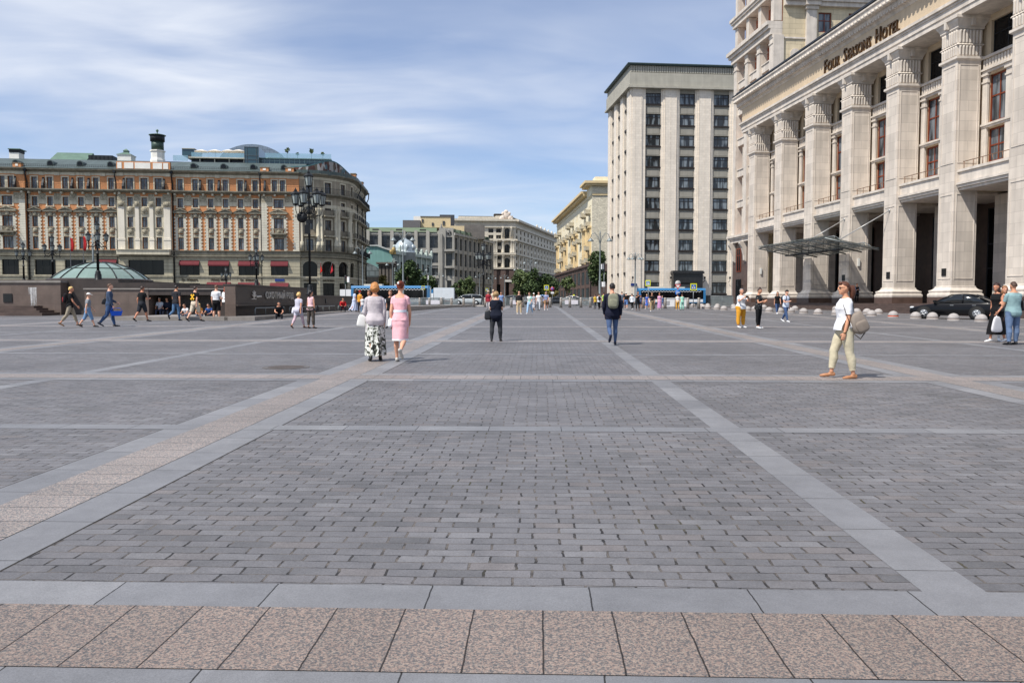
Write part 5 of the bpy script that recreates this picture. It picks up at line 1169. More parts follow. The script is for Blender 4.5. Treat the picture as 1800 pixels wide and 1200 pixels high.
for p, c in ((.22, (.3,.28,.26,1)), (.42, (.09,.035,.022,1)), (.58, (.10,.085,.06,1)), (.72, (.36,.35,.34,1))): x = e.new(p); x.color = c
L.new(rp.outputs[0], P.inputs['Base Color']); m.build('mosaic_gable', mos, nat)
m = MB()
for i in range(n): (a, b_) = (rings[i], rings[i+1]); m.loft([[tuple(Vector(a[1]) + Vector((0,0,-.05))), tuple(Vector(a[1]) + Vector((0,0,.18))), tuple(Vector(a[2]) + Vector((0,0,.18))), tuple(Vector(a[2]) + Vector((0,0,-.05)))], [tuple(Vector(b_[1]) + Vector((0,0,-.05))), tuple(Vector(b_[1]) + Vector((0,0,.18))), tuple(Vector(b_[2]) + Vector((0,0,.18))), tuple(Vector(b_[2]) + Vector((0,0,-.05)))]], False)
m.build('gable_coping', Mat('teal_coping', srgb(70,106,112), .6), nat)
m = MB(); m.T = T_s
for x in (1.2, 12.0): m.m = 0; m.box(x, x+1.6, -.1, .8, zs2+.1, zs2+1.5); m.m = 1; m.box(x-.1, x+1.7, -.2, .9, zs2+1.501, zs2+1.65)
m.parts('parapet_block', [orange, cornm], nat)
m = MB(); m.T = T_s
for x in (3.4, 10.5, 16.5): m.tube([(x,-.8,zeave),(x,-.75,zeave-1),(x,-.15,zeave-2.4),(x,-.15,zcor+.7)], .1, 8); m.tube([(x,-.15,zcor-.02),(x,-.15,.8)], .1, 8)
m.parts('downpipe', drkiron, nat)
# shop signs, awnings, flags
sgn = Mat('bronze_shop_letters', srgb(70,58,40), .5, .3)
def ntext(body, p0, p1, y0, y1, y, mat=sgn, FRM=None, u0=None, u1=None):
    a, b = (U(p0), U(p1)) if u0 is None else (u0, u1); h = zr(y0) - zr(y1); o = text3d('lettering', body, h*1.25, mat, None, RX, .03, 'LEFT', 1, 1.05, .01); xs_ = [v.co.x for v in o.data.vertices]; x0, x1 = min(xs_), max(xs_); o.data.transform(Matrix.Translation((a,y,zr(y1))) @ Matrix.Diagonal(((b-a)/(x1-x0),1,1,1)) @ Matrix.Translation((-x0,0,0)))
    o.parent = FRM.parent if FRM else nat
    if FRM: o.matrix_local = FRM.T
ntext('Dr. Живаго', 318, 346, 489.6, 493.6, -.06); ntext('ГРАНД КАФЕ', 369, 398, 489.6, 493.4, -.06); ntext('Dr. Живаго', 421, 448, 489.6, 493.6, -.06)
for k, body in ((0, 'НАЦИОНАЛЬ'), (1, 'NATIONAL')): ntext(body, 0, 0, 490.2, 494, -.1, sgn, Frame(nat, fr[k][0]), fr[k][1]*.16, fr[k][1]*.84)
m = MB(); m.box(U(483), U(499.5), PB-.1, PB-.005, zr(494.5), zr(490)); m.build('street_name_plate', paint('blue_plate', 40,62,125), nat)
for a, b, y0, y1 in ((314,349.5,458.5,465),(365,402,458.5,465.5),(418,454,458.5,465.5),(476,506.5,459,466),(171,204,457,463),(362,404,496,507),(417,455,496.5,507.5),(474.5,507,497,507.5)):
    y = proj((U(a)+U(b))/2); m = MB(); z1_, z0_ = zr(y0), zr(y1); p = .5 if y0 < 480 else 1.3; m.extx([(y-.01,z1_),(y-p,z0_),(y-p,z0_-.22),(y-p+.02,z0_-.22),(y-p+.03,z0_-.03),(y-.01,z1_-.05)], U(a), U(b)); m.build('awning', awn, nat)
for k, (col, t) in enumerate((((200,40,30), 3.0), ((190,50,60), 4.6))):
    T, ln = fr[k]; m = MB(); m.T = T; x = ln*(.98 if k == 0 else .45); z = zr(482); m.m = 1; m.tube([(x,-.1,z),(x+.1,-1.6,z+2.2)], .035, 6); m.m = 0
    g = [[(x + .08 + j*.05*math.sin(i*.9) + i*.03, -1.55 + .11*i, z + 2.1 - i*.15 - j*.24) for i in range(6)] for j in range(6)]
    m.loft([[p for p in row] + [(p[0]+.02,p[1]+.02,p[2]) for p in row[::-1]] for row in g], True); m.build('flag', [paint('flag_cloth', *col, rough=.9), st], nat)
# ================================================================= BUILDINGS FARTHER UP THE STREET
g_far = glassmat('far_glass', (.02,.023,.026), (.06,.068,.075), .1, .8, .4); lt_frame = Mat('grey_window_frame', srgb(92,92,92), .6); fr_dark = Mat('dark_sash', srgb(62,60,58), .6)
tel = Mat('grey_stucco', srgb(164,161,153), .85, var=.12, vs=.4, streak=.22, bump=.15, bs=8); teld = Mat('dark_grey_stone', srgb(112,108,104), .85, var=.15, vs=.5, brick=dict(w=1.2,h=.6,m=.015,mc=.75,v=.06), streak=.15); mossr = Mat('mossy_green_roof', srgb(98,112,88), .75, var=.14, vs=.4)
# --- long grey office with a clock on its corner
a_ = at(772, 480, 270); TP = Plane(a_.x, 270, R(5)); ul = TP.u(632, 450); td = TP.d
TP = Plane(a_.x + td.x*ul, 270 + td.y*ul, R(5)); tz = lambda y, px=740: TP.z(px, y); tu_ = lambda p: TP.u(p, 450)
telg = thing('grey_office_building', 'long grey four-storey office with tall windows and a corner clock', 'building', (TP.o.x, TP.o.y, 0), TP.phi)
cols = [(650,664.7),(671,686),(692,707),(713,728),(734,748.7),(755.3,770)]; rws = [(tz(436),tz(415)),(tz(462),tz(444)),(tz(484),tz(471)),(tz(516),tz(494))]; W = tu_(773)
m = MB(); ops = [(tu_(a), tu_(b), *r) for a, b in cols for r in rws]; m.grid_wall(0, W, .7, tz(407), ops, .5, 0); m.build('wall', tel, telg)
for a, b, z0, z1 in ops: window(telg, a, b, z0, z1, .4, 'tel', lt_frame, g_far, 6, (.33,.66), .09, .1)
m = MB()
for i in range(len(cols)+1):
    x = tu_(647.3 + 21*i); m.box(x-.55, x+.55, -.7, -.002, tz(489), tz(405.5))
m.parts('pilaster', Mat('light_grey_stucco', srgb(172,168,158), .85, var=.1, vs=.6, streak=.15), telg)
m = MB()
for y0, y1, p in ((489.5,487.5,.9),(466.5,465,.3),(412.5,411,.3)): m.box(0, W, -p, -.004, tz(y0), tz(y1))
m.parts('string_course', tel, telg)
m = MB(); m.extx([(-.5,tz(408)),(7,tz(397)),(20,tz(397)),(20,tz(408))], 0, W-1); m.build('roof', mossr, telg)
m = MB()
for p in (659.5, 701, 743): u = tu_(p); m.extx([(1.6,tz(407)),(1.6,tz(402)),(4.5,tz(401.2)),(4.5,tz(407))], u-1, u+1)
m.parts('dormer', fr_dark, telg)
# corner tower with clock
cu0, cu1 = tu_(772), tu_(797.5); m = MB(); zt = tz(401, 785); w0, w1_ = tu_(784), tu_(795)
tops = [(w0, w1_, tz(438,790), tz(417,790)), (w0, w1_, tz(467.5,790), tz(446,790)), (w0, w1_, tz(485,790), tz(473,790)), (w0+.3, w1_-.3, tz(518,790), tz(493,790))]
m.grid_wall(cu0, cu1, .7, zt, tops, .8, -.9); m.box(cu0-.001, cu0+.001, -.9, .5, .7, zt); m.box(cu0, cu1, .1, 6, .7, zt-.3); m.build('corner_tower', tel, telg)
for o in tops: window(telg, *o, -.3, 'telt', lt_frame, g_far, 5, (.5,), .09, .1)
m = MB(); m.box(tu_(773.5), tu_(777.5), -1.5, -.902, .7, tz(411)); m.box(tu_(782), tu_(783.6), -1.3, -.902, tz(490), tz(403)); m.box(tu_(795.2), tu_(797), -1.3, -.902, tz(490), tz(403)); m.parts('pier', tel, telg)
m = MB()
for y in (439, 468): m.box(tu_(781), tu_(799), -2.4, -.903, tz(y+3.2), tz(y))
m.parts('balcony', tel, telg)
m = MB(); u = tu_(789.5); z = tz(409.8); T = Matrix.Translation((u,-.95,z)) @ Matrix.Rotation(PI/2, 4, 'X'); m.T = T; rr = .9; m.lathe([(rr,-.0),(rr,.06)], (0,0,0), 28); m.m = 1
for k in range(12): a = 2*PI*k/12; m.T = T @ Matrix.Rotation(a, 4, 'Z'); m.box(-.05, .05, rr*.72, rr*.92, .061, .08)
for a, ln in ((R(-150), .62), (R(-20), .45)): m.T = T @ Matrix.Rotation(a, 4, 'Z'); m.box(-.035, .035, 0, rr*ln*1.2, .081, .1)
m.build('clock', [Mat('black_clock_face', (.012,.012,.013), .4), paint('clock_white', 220,220,215)], telg)
m = MB(); m.box(tu_(772.5), tu_(779), -.6, 1, tz(409), tz(404)); u = tu_(776); z = tz(404); m.smooth = True
m.tube([(u-.3,0,z),(u-.1,.1,z+.9),(u,0,z+1.5)], [.25,.35,.22], 8, round_ends=True); m.tube([(u,0,z+1.4),(u+.5,0,z+.8)], [.16,.1], 6, round_ends=True); m.ell((u,0,z+1.85), (.22,.22,.26), 8, 6); m.ell((u+.9,0,z+.5), (.35,.35,.35), 10, 8); m.build('roof_sculpture', Mat('grey_sculpture', srgb(150,146,140), .8), telg)
# side along the rising street
ce = TP.o + TP.d*cu1; sphi = math.atan2(1402, 420); sw_ = Matrix.Translation((cu1, -.9, 0)) @ Matrix.Rotation(sphi - TP.phi, 4, 'Z'); FRM = Frame(telg, sw_); SW = Plane(ce.x - TP.n.x*.9, ce.y - TP.n.y*.9, sphi)
L1 = SW.u(866, 470); m = MB(); m.T = sw_; nc = 9; gap = L1/nc; r2 = [(SW.z(808,440),SW.z(808,419.5)),(SW.z(808,468),SW.z(808,446)),(SW.z(808,487),SW.z(808,474.5)),(2, 6.5)]; op2 = [(gap*(k+.22), gap*(k+.80), *r) for k in range(nc) for r in r2]
m.grid_wall(0, L1, .7, SW.z(803,414.5), op2, .5, 0); m.build('street_wall', tel, telg)
for o in op2: window(FRM, *o, .35, 'tels', lt_frame, g_far, 3, (.5,), .1, .1)
m = MB(); m.T = sw_; zz_ = SW.z(803,414.5); m.box(-.2, L1, -.6, 1, zz_, zz_+.8); m.box(-.2, L1, -.4, -.003, 7.6, 8.1)
for k in range(nc+1): m.box(gap*k-.35, gap*k+.35, -.3, -.004, 8.1, zz_-.01)
m.parts('cornice', tel, telg)
m = MB(); m.T = sw_; m.box(.5, L1, 1.2, 12, zz_-.5, zz_+1.6); m.build('roof', mossr, telg)
m = MB(); m.T = sw_
for k in range(8): x = 3 + k*(L1-6)/7; m.extx([(.6,zz_+.8),(.6,zz_+2.3),(2.6,zz_+2.6),(2.6,zz_+.8)], x-.8, x+.8)
m.parts('dormer', Mat('green_dormer', srgb(86,98,84), .7), telg)
m = MB(); m.box(0, cu1, .6, 24, .7, tz(408)); m.build('inner_mass', teld, telg)
m = MB(); z0 = tz(409)
def rb(p0, p1, y0, y1, d0, d1, mi):
    m.m = mi; m.box(TP.u(p0,400,d0), TP.u(p1,400,d0), d0, d1, TP.z((p0+p1)/2,y1,d0), TP.z((p0+p1)/2,y0,d0))
rb(740,792,381.5,400,16,30,0); rb(739,792.5,380,381.4,15.8,30,1); rb(727,741,380,388,18,26,2); rb(708,739,387,400,14,24,1); rb(773,799,377.5,398,34,46,3); rb(741.5,744.5,385,391,15.8,15.95,3); rb(759,762.5,391.5,397,15.8,15.95,3); rb(778,782,388.5,396,15.8,15.95,3); rb(790,816,397,415,12,22,0); rb(817,852,395,420,20,34,4)
m.parts('roof_house', [Mat('beige_render', srgb(206,186,150), .85, var=.08), Mat('grey_sheet', srgb(106,102,104), .6, .2, var=.1), whitew, Mat('dark_cladding', srgb(66,68,74), .5, var=.15), teld], telg)
# --- big white residential palace on the rising street
wh = Mat('white_grey_stone', srgb(206,198,182), .85, var=.1, vs=.3, streak=.16, bump=.15, bs=5); bgr = Mat('red_brown_granite', srgb(98,82,76), .5, var=.2, vs=.5, brick=dict(w=2.,h=1.,m=.02,mc=.7,v=.1))
a_ = at(905, 470, 340); WP = Plane(a_.x, 340, R(6)); ul = WP.u(798, 440); WP = Plane(a_.x + WP.d.x*ul, 340 + WP.d.y*ul, R(6)); wz = lambda y, px=870: WP.z(px, y); wu = lambda p: WP.u(p, 440)
pal = thing('white_palace_building', 'big pale ornate block with arched columned corner and dark granite base', 'building', (WP.o.x, WP.o.y, 0), WP.phi)
rows = [(wz(409),wz(402)),(wz(419.5),wz(413)),(wz(432.5),wz(426)),(wz(444),wz(437.8)),(wz(456.5),wz(450.3)),(wz(468.5),wz(462))]; cw = [861, 865, 874.5, 878.5]; W = wu(905); zbs = wz(471)
m = MB(); ops = [(wu(c)-.38*1.5, wu(c)+.38*1.5, *r) for c in cw for r in rows]; ar = [(wu(887), wu(896), wz(445), wz(429)), (wu(887), wu(896), wz(470), wz(453)), (wu(887), wu(896), wz(419), wz(401))]; ops += ar
m.grid_wall(0, W, zbs, wz(385), ops, .6, 0); m.build('wall', wh, pal)
for o in ops: window(pal, *o, .4, 'pal', fr_dark, g_far, 2, (.6,), .12, .1)
m = MB()
for a, b, z0, z1 in ar:                                       # round arch heads
    c, r = (a+b)/2, (b-a)/2; n = 8
    for s in (-1, 1):
        pl_ = [(c+s*r, z1+.02)] + [(c+s*r*math.cos(PI/2*k/n), z1-r+r*math.sin(PI/2*k/n)) for k in range(n+1)]; m.exty(pl_ if s < 0 else pl_[::-1], -.05, .5)
m.parts('arch_spandrel', wh, pal)
m = MB()
for p in (868.5, 872.5, 884.5, 899, 902.5):
    for y0, y1 in ((444.5,423),(470.5,449)): u = wu(p); m.lathe([(.62,wz(y0)),(.5,wz(y0-1)),(.46,wz(y1+2)),(.75,wz(y1+.6)),(.75,wz(y1))], (u,-.7,0), 10)
for p in (884.5, 899): m.lathe([(.55,wz(420)),(.45,wz(401)),(.7,wz(399))], (wu(p),-.5,0), 10)
m.parts('column', wh, pal)
m = MB()
for y0, y1, p in ((447.8,444.6,1.3),(423,420,1.3),(400,396.5,.7),(389,385.5,1.6),(473,470.7,1.5)): m.box(-.5, W+.3, -p, -.003, wz(y0), wz(y1))
m.parts('cornice', wh, pal)
m = MB(); m.grid_wall(0, W+.2, .7, zbs-.01, [(wu(888), wu(896), .9, wz(494)), (wu(859), wu(866), .9, wz(500)), (wu(872), wu(880), .9, wz(500))], 1, -.4); 
for p in (868, 884, 899): m.box(wu(p)-1.1, wu(p)+1.1, -1.2, -.402, .7, zbs-.3)
m.parts('granite_base', bgr, pal)
m = MB(); m.box(wu(888), wu(896), .3, .5, .9, wz(494)); m.box(wu(859), wu(866), .3, .5, .9, wz(500)); m.box(wu(872), wu(880), .3, .5, .9, wz(500)); m.parts('shop_glazing', g_black, pal)
m = MB(); m.box(wu(887), wu(899), -1.5, -1.25, wz(495.6), wz(491.6)); m.build('shop_sign', paint('sign_white', 215,212,205), pal)
ce = WP.o + WP.d*W; sphi = math.atan2(1402, 350); T = Matrix.Translation((W, 0, 0)) @ Matrix.Rotation(sphi - WP.phi, 4, 'Z'); FRM = Frame(pal, T); SW = Plane(ce.x, ce.y, sphi); L2 = min(130, SW.u(979, 440)); m = MB(); m.T = T; nc = 13; gap = L2/nc
op2 = [(gap*(k+.3), gap*(k+.66), r[0], r[1]) for k in range(nc) for r in rows]; m.grid_wall(0, L2, zbs, wz(385), op2, .6, 0); m.build('street_wall', wh, pal)
for o in op2[:]: window(FRM, *o, .4, 'pals', fr_dark, g_far, 2, (.6,), .16, .1)
m = MB(); m.T = T
for y0, y1, p in ((447.8,444.6,.9),(423,420,1.1),(400,396.5,.7),(389,385.5,1.8),(473,470.7,1.5)): m.box(0, L2, -p, -.003, wz(y0), wz(y1))
for k in range(nc+1): m.box(gap*k-.9, gap*k+.9, -.35, -.004, wz(470), wz(424))
m.parts('cornice', wh, pal)
m = MB(); m.T = T; m.box(0, L2, -.5, .5, .7, zbs-.02); m.parts('granite_base', bgr, pal)
m = MB(); m.box(0, W-.5, 1, 30, .7, wz(386)); m.T = T; m.box(2, L2, .7, 24, .7, wz(386)); m.build('inner_mass', wh, pal)
m = MB(); m.box(wu(806), wu(884), .5, 14, wz(386), wz(381)) ; m.box(wu(872), wu(902), .2, 12, wz(386), wz(379)); m.build('attic', wh, pal)
m = MB()
for a, b, y0, y1, d in ((809,865,386,379,3.0),(873,889,384,373,6.0)):
    n = int((b-a)/3.2)
    for k in range(n+1): u = wu(a+(b-a)*k/n); m.box(u-.12, u+.12, d, d+.25, wz(y0), wz(y1)); m.box(u-.12, u+.12, d+5, d+5.25, wz(y0), wz(y1))
    for y in (y1, y1+2.6): m.box(wu(a)-.5, wu(b)+.5, d-.3, d+5.5, wz(y+.9), wz(y))
m.T = T; n = 12
for k in range(n+1): x = 2+3.2*k; m.box(x-.12, x+.12, 2, 2.25, wz(386), wz(380))
m.box(1, 42, 1.6, 7, wz(380.8), wz(380)); m.parts('roof_pergola', Mat('rusty_steel', srgb(96,88,80), .7), pal)
m = MB(); u = wu(889.5); m.smooth = True
for dx_, dz, rx, rz_ in ((0,2.2,1.7,1.8),(-1.6,1,1.1,1.2),(1.6,1,1.1,1.2),(0,4.0,.9,1.0),(-1.3,3.1,.7,.9),(1.3,3.1,.7,.9),(-2.3,.5,.7,.7),(2.3,.5,.7,.7)): m.ell((u+dx_,-.4,wz(386.5)+dz*.85), (rx,.6,rz_*.85), 10, 8)
m.build('crest_sculpture', Mat('pinkish_stucco_relief', srgb(214,200,186), .85, var=.2, vs=1.5), pal)
m = MB(); m.T = T
for k in range(6):
    x = 44 + k*(L2-50)/5; m.box(x-1, x+1, -.8, .6, wz(385.4), wz(383)); m.ell((x,-.1,wz(382)), (.8,.5,1.1), 8, 6)
for k in range(40): x = L2*k/40; m.box(x, x+.4, -.7, -.4, wz(385.4), wz(383.6))
m.parts('roof_balustrade', wh, pal)
# --- turquoise theatre house with a silvery dome, and the glazed arcade in front of it
turq = Mat('turquoise_render', srgb(118,158,152), .85, var=.1, vs=.3, streak=.15); turqd = Mat('grey_mint_stucco', srgb(150,164,158), .85, var=.14, vs=.6, streak=.2, bump=.3, bs=6); silv = Mat('silver_sheet', srgb(176,186,190), .4, .35, var=.12, vs=.8)
Q = Plane(*at(691, 480, 205)[:2], R(4)); th = thing('theatre_house', 'turquoise house with a silvery dome and ornate roof edge', 'building', (Q.o.x, Q.o.y, 0), Q.phi); qz = lambda y, p=691: Q.z(p, y); q0 = Q.u(640, 480)
m = MB(); m.box(q0, 0, 0, 1, .7, qz(446)); m.exty([(q0, qz(446)), (0, qz(446)), (0, qz(444.5)), (q0*.55, qz(433)), (q0, qz(433))], 0, 1); m.build('gable_wall', turq, th)
m = MB(); m.exty([(q0, qz(433)+.01), (q0*.55, qz(433)+.01), (.4, qz(443.5)), (.4, qz(442)), (q0*.5, qz(430.5)), (q0, qz(431))], -.4, 20); m.build('roof', Mat('pale_sheet_roof', srgb(186,190,186), .5, .2, var=.08), th)
m = MB(); m.box(.002, .5, -.25, .6, .7, qz(440)); m.parts('corner_quoins', turqd, th)
T = Matrix.Rotation(math.atan2(1402, 400) - Q.phi, 4, 'Z'); FRM = Frame(th, T); SW = Plane(Q.o.x, Q.o.y, math.atan2(1402, 400)); L3 = SW.u(757, 480); m = MB(); m.T = T; nc = 7; gap = L3/nc
op = [(gap*(k+.28), gap*(k+.72), z0, z1) for k in range(nc) for z0, z1 in ((1.5,4.2),(5.6,8.2),(9.4,11.6))]; m.grid_wall(.6, L3, .7, qz(446.5), op, .3, 0); m.build('street_wall', turqd, th)
for o in op: window(FRM, *o, .2, 'th', fr_dark, g_far, 2, (.6,), .1, .08)
m = MB(); m.T = T; z = qz(446.5); m.box(.4, L3, -.7, 8, z, z+.6)
for k in range(nc+1): m.box(max(.62,gap*k-.4), gap*k+.4, -.25, -.003, .8, z-.01); m.box(max(.5,gap*k-.5), gap*k+.5, -.6, .2, z+.6, z+1.6); m.ell((gap*k+.2,-.2,z+1.9), (.35,.35,.5), 8, 6)
m.box(.5, L3, -.35, -.1, z+.601, z+1.0); m.parts('cornice', Mat('mint_trim', srgb(176,186,178), .8, var=.15, vs=1.5), th)
m = MB(); d = 9; u = Q.u(711.5, 440, d); zb_ = Q.z(711, 447, d); zt = Q.z(711, 418.5, d); r = (Q.u(729, 440, d) - Q.u(694, 440, d))/2; h = zt - zb_
m.lathe([(r*1.08,zb_-3),(r*1.08,zb_+.05*h),(r*1.14,zb_+.07*h),(r*1.14,zb_+.12*h),(r,zb_+.16*h),(r*1.0,zb_+.34*h),(r*.95,zb_+.5*h),(r*.82,zb_+.68*h),(r*.6,zb_+.82*h),(r*.34,zb_+.9*h),(r*.2,zb_+.94*h),(r*.16,zb_+h),(.02,zb_+1.02*h)], (u,d,0), 20)
for a in range(8): A_ = PI/4*a + .3; m.ell((u+r*.96*math.cos(A_), d+r*.96*math.sin(A_), zb_+.42*h), (.5,.5,.75), 8, 6)
m.build('dome', silv, th)
m = MB(); m.ell((0.2,-.4,qz(441)), (.6,.5,1.0), 8, 6); m.ell((-.4,-.4,qz(443)), (.5,.4,.6), 8, 6); m.box(-.6, .8, -.7, .1, qz(446.5), qz(444)); m.build('gilded_ornament', Mat('tarnished_gilding', srgb(150,130,84), .5, .4, var=.3, vs=3), th)
m = MB(); m.box(q0, 0, 1.002, 22, .7, qz(446)); m.T = T; m.box(.7, L3, .62, 12, .7, qz(447)); m.build('inner_mass', turq, th)
Q2 = Plane(*at(689.5, 490, 186)[:2], R(4)); ap = thing('arcade_hall', 'low glazed vaulted hall with dark stone portal beside the turquoise house', 'building', (Q2.o.x, Q2.o.y, 0), Q2.phi); z2 = lambda y: Q2.z(689.5, y); q1 = Q2.u(668, 490)
m = MB(); m.box(q1, 0, 0, 6, .7, z2(468)); 
for k, (y0, y1, p) in enumerate(((468,466.5,.5),(466.4,464,.2),(463.9,461,.8))): m.box(q1-p, p, -p, 6+p, z2(y0), z2(y1))
for k in range(4): x = q1*(1-k/3.4); m.box(x-.25, x+.25, -.3, -.002, .8, z2(468.2))
m.build('portal', Mat('dark_portal_stone', srgb(104,98,92), .85, var=.2, vs=.8), ap)
m = MB(); ql = Q2.u(640, 490); n = 10; zc_, rr = z2(486), z2(461) - z2(486); pts = [(q1-.1, zc_)] + [(q1 - .1 - rr*1.15*(1-math.cos(PI/2*k/n)) , zc_ + rr*math.sin(PI/2*k/n)) for k in range(n+1)] + [(ql, zc_+rr), (ql, zc_)]; m.exty(pts, .5, 40); m.build('vault_roof', Mat('dusty_glass_vault', srgb(120,130,132), .3, var=.12, vs=.4, brick=dict(w=1.4,h=1.2,m=.1,mc=.5,v=.06)), ap)
m = MB(); m.box(ql, q1-.12, .5, 40, .7, zc_-.01); m.m = 1
for k in range(12): x = ql + (q1-ql)*k/12; m.box(x, x+.25, .38, .499, .8, zc_-.05)
m.build('side_glazing', [bluegl, fr_dark], ap)
# --- ochre-trimmed apartment house on the right of the street
Y0 = 232; a_ = at(1040.5, 470, Y0); yphi = math.atan2(-1402, 70); dirv = Vector((-70, 1402, 0)).normalized(); LY = 96.0; yo = Vector((a_.x, a_.y, 0)) + dirv*LY; YP = Plane(yo.x, yo.y, yphi); yz = lambda y, p=1040.5: at(p, y, Y0).z
ye = thing('apartment_house', 'cream apartment house with ochre eaves, balconies and brown granite shopfronts', 'building', (yo.x, yo.y, 0), yphi)
ym = Mat('cream_ceramic', srgb(232,222,194), .8, var=.1, vs=.4, streak=.1); yo_m = Mat('ochre_trim', srgb(214,192,150), .8, var=.1, vs=.5); yt = Mat('tile_gable', srgb(206,198,178), .8, var=.22, vs=3, brick=dict(w=.8,h=.4,m=.02,mc=.75,v=.14))
zb_ = yz(463.5); ze = yz(345); zc_ = yz(334); nb = 10; gap = LY/nb; fl = [zb_ + 1.0 + 3.55*k for k in range(5)]
ops = []
for k in range(nb):
    for z in fl:
        for s in (-.14, .14): c = gap*(k+.5+s); ops.append((c-.62, c+.62, z, z+2.0))
m = MB(); m.grid_wall(0, LY, zb_, ze, ops[:100], .35, 0); m.build('wall', ym, ye)
for o in ops[:100]: window(ye, *o, .2, 'ye', yo_m, g_far, 2, (.65,), .12, .1)
m = MB()
for k in range(nb):
    if k % 3 == 1: continue
    x0, x1 = gap*(k+.16), gap*(k+.84); z0, z1 = fl[0]-.4, fl[2]+2.4
    for a, b in ((x0, x0+.35),(x1-.35, x1),(gap*(k+.5)-.5, gap*(k+.5)+.5)): m.box(a, b, -.5, -.003, z0, z1)
    m.box(x0-.2, x1+.2, -.9, -.004, z1+.002, z1+.5)
    for z in fl[:3]: m.box(x0+.36, gap*(k+.5)-.51, -.3, -.006, z-1.2, z-.1); m.box(gap*(k+.5)+.51, x1-.36, -.3, -.006, z-1.2, z-.1)
m.parts('ochre_bay', yo_m, ye)
def balc(name):
    m = MB(); m.box(-1.7, 1.7, -1.5, -.005, -.2, 0); m.box(-1.7, 1.7, -1.5, -1.42, .0, 1.0); m.box(-1.7, -1.62, -1.419, -.006, 0, 1.0); m.box(1.62, 1.7, -1.419, -.006, 0, 1.0); m.box(-1.75, 1.75, -1.55, -1.38, 1.001, 1.1); m.box(-1.2, -.9, -1.0, -.007, -.6, -.201); m.box(.9, 1.2, -1.0, -.007, -.6, -.201); return m.mesh(name, Mat('balcony_stone', srgb(178,170,150), .85, var=.15))
bm_ = balc('balcony')
for k in range(nb):
    for j, z in enumerate(fl):
        if (k*5 + j*3) % 4 in (0, 1) or (j == 3): link('balcony', bm_, ye, (gap*(k+.5), 0, z-.25))
m = MB(); m.box(0, LY, -.25, 1, ze, ze+.3); m.box(0, LY, -.05, 1, ze+.301, zc_); m.m = 1; m.box(-1, LY-8, -2.2, 2, zc_, zc_+.7); m.box(-1, LY-8, -1.5, 2, zc_-.6, zc_-.001); m.parts('cornice', [ym, yo_m], ye)
m = MB(); zt2 = yz(323); m.box(LY-8, LY+.01, -.4, 6, ze+.302, zt2-.6); m.m = 1; m.box(LY-9.5, LY+1.6, -2.4, 14, zt2, zt2+.7); m.box(LY-9, LY+1.1, -1.8, 14, zt2-.6, zt2-.001); m.m = 0; m.box(LY-6, LY-1, 1, 10, zt2+.701, zt2+2.2); m.box(2, 10, 1, 8, zc_+.7, zc_+4); m.parts('end_block', [ym, yo_m], ye)
m = MB(); m.box(.4, LY-.4, .4, 16, .7, zc_); m.build('inner_mass', ym, ye)
T = Matrix.Translation((LY, 0, 0)) @ Matrix.Rotation(PI/2, 4, 'Z'); m = MB(); m.T = T; m.box(0, 16, -.02, .38, zb_, ze+.3); m.m = 1; m.box(0, 16, -.3, .38, ze+.302, ze+.8); m.m = 0; m.box(0, 16, -.03, .38, ze+.802, zt2-.61); m.build('gable_wall', [yt, yo_m], ye)
m = MB(); bo = [(gap*(k+.15), gap*(k+.85), 1.2 + (0 if j == 0 else 5.0), 5.2 if j == 0 else 10.2) for k in range(nb) for j in (0, 1)]; m.grid_wall(0, LY, .7, zb_-.7, bo, .6, -.6); m.box(-.2, LY+.3, -1.1, 0, zb_-.699, zb_-.002)
for k in range(nb+1): m.box(gap*k-.6, gap*k+.6, -.75, -.602, .7, zb_-.9)
m.T = T; m.box(-.6, 16, -.3, .38, .7, zb_-.003); m.build('granite_shopfront', bgr, ye)
for o in bo: window(ye, *o, -.55, 'yeb', std, g_green, 2, (), .1, .1, name='shop_window')
# ================================================================= FOUNTAIN TERRACE ON THE LEFT
gtan = Mat('tan_brown_granite', srgb(104,90,82), .55, var=.16, vs=1.5, fine=.14, bs=40, brick=dict(w=1.5,h=.62,m=.006,mc=.65,v=.08), streak=.1); gdk = Mat('dark_granite_with_shade', srgb(64,56,52), .5, var=.2, vs=1.5, fine=.16, bs=40, brick=dict(w=1.4,h=.6,m=.006,mc=.7,v=.1)); gcop = Mat('pale_granite_coping', srgb(134,128,122), .6, var=.15, vs=2, fine=.1, bs=40); chalk = Mat('white_lime_stain', srgb(206,205,204), .9, var=.25, vs=6)  # dark granite deepened in colour by the shade of recess and sign face
nt = chalk.node_tree; N = nt.nodes; L = nt.links; tcq = N.new('ShaderNodeTexCoord'); spq = N.new('ShaderNodeSeparateXYZ'); L.new(tcq.outputs['Object'], spq.inputs[0])
mpq = N.new('ShaderNodeMapping'); mpq.inputs['Scale'].default_value = (5.5,1,.35); L.new(tcq.outputs['Object'], mpq.inputs[0]); nzq = N.new('ShaderNodeTexNoise'); nzq.inputs['Scale'].default_value = 1.6; nzq.inputs['Detail'].default_value = 4; L.new(mpq.outputs[0], nzq.inputs[0])
m1q = N.new('ShaderNodeMath'); m1q.operation = 'SUBTRACT'; L.new(spq.outputs[0], m1q.inputs[0]); m1q.inputs[1].default_value = (59.5-900)/1400*55; m2q = N.new('ShaderNodeMath'); m2q.operation = 'ABSOLUTE'; L.new(m1q.outputs[0], m2q.inputs[0]); rxq = N.new('ShaderNodeMapRange'); rxq.inputs[1].default_value = .18; rxq.inputs[2].default_value = .46; rxq.inputs[3].default_value = .12; rxq.inputs[4].default_value = -.5; L.new(m2q.outputs[0], rxq.inputs[0])
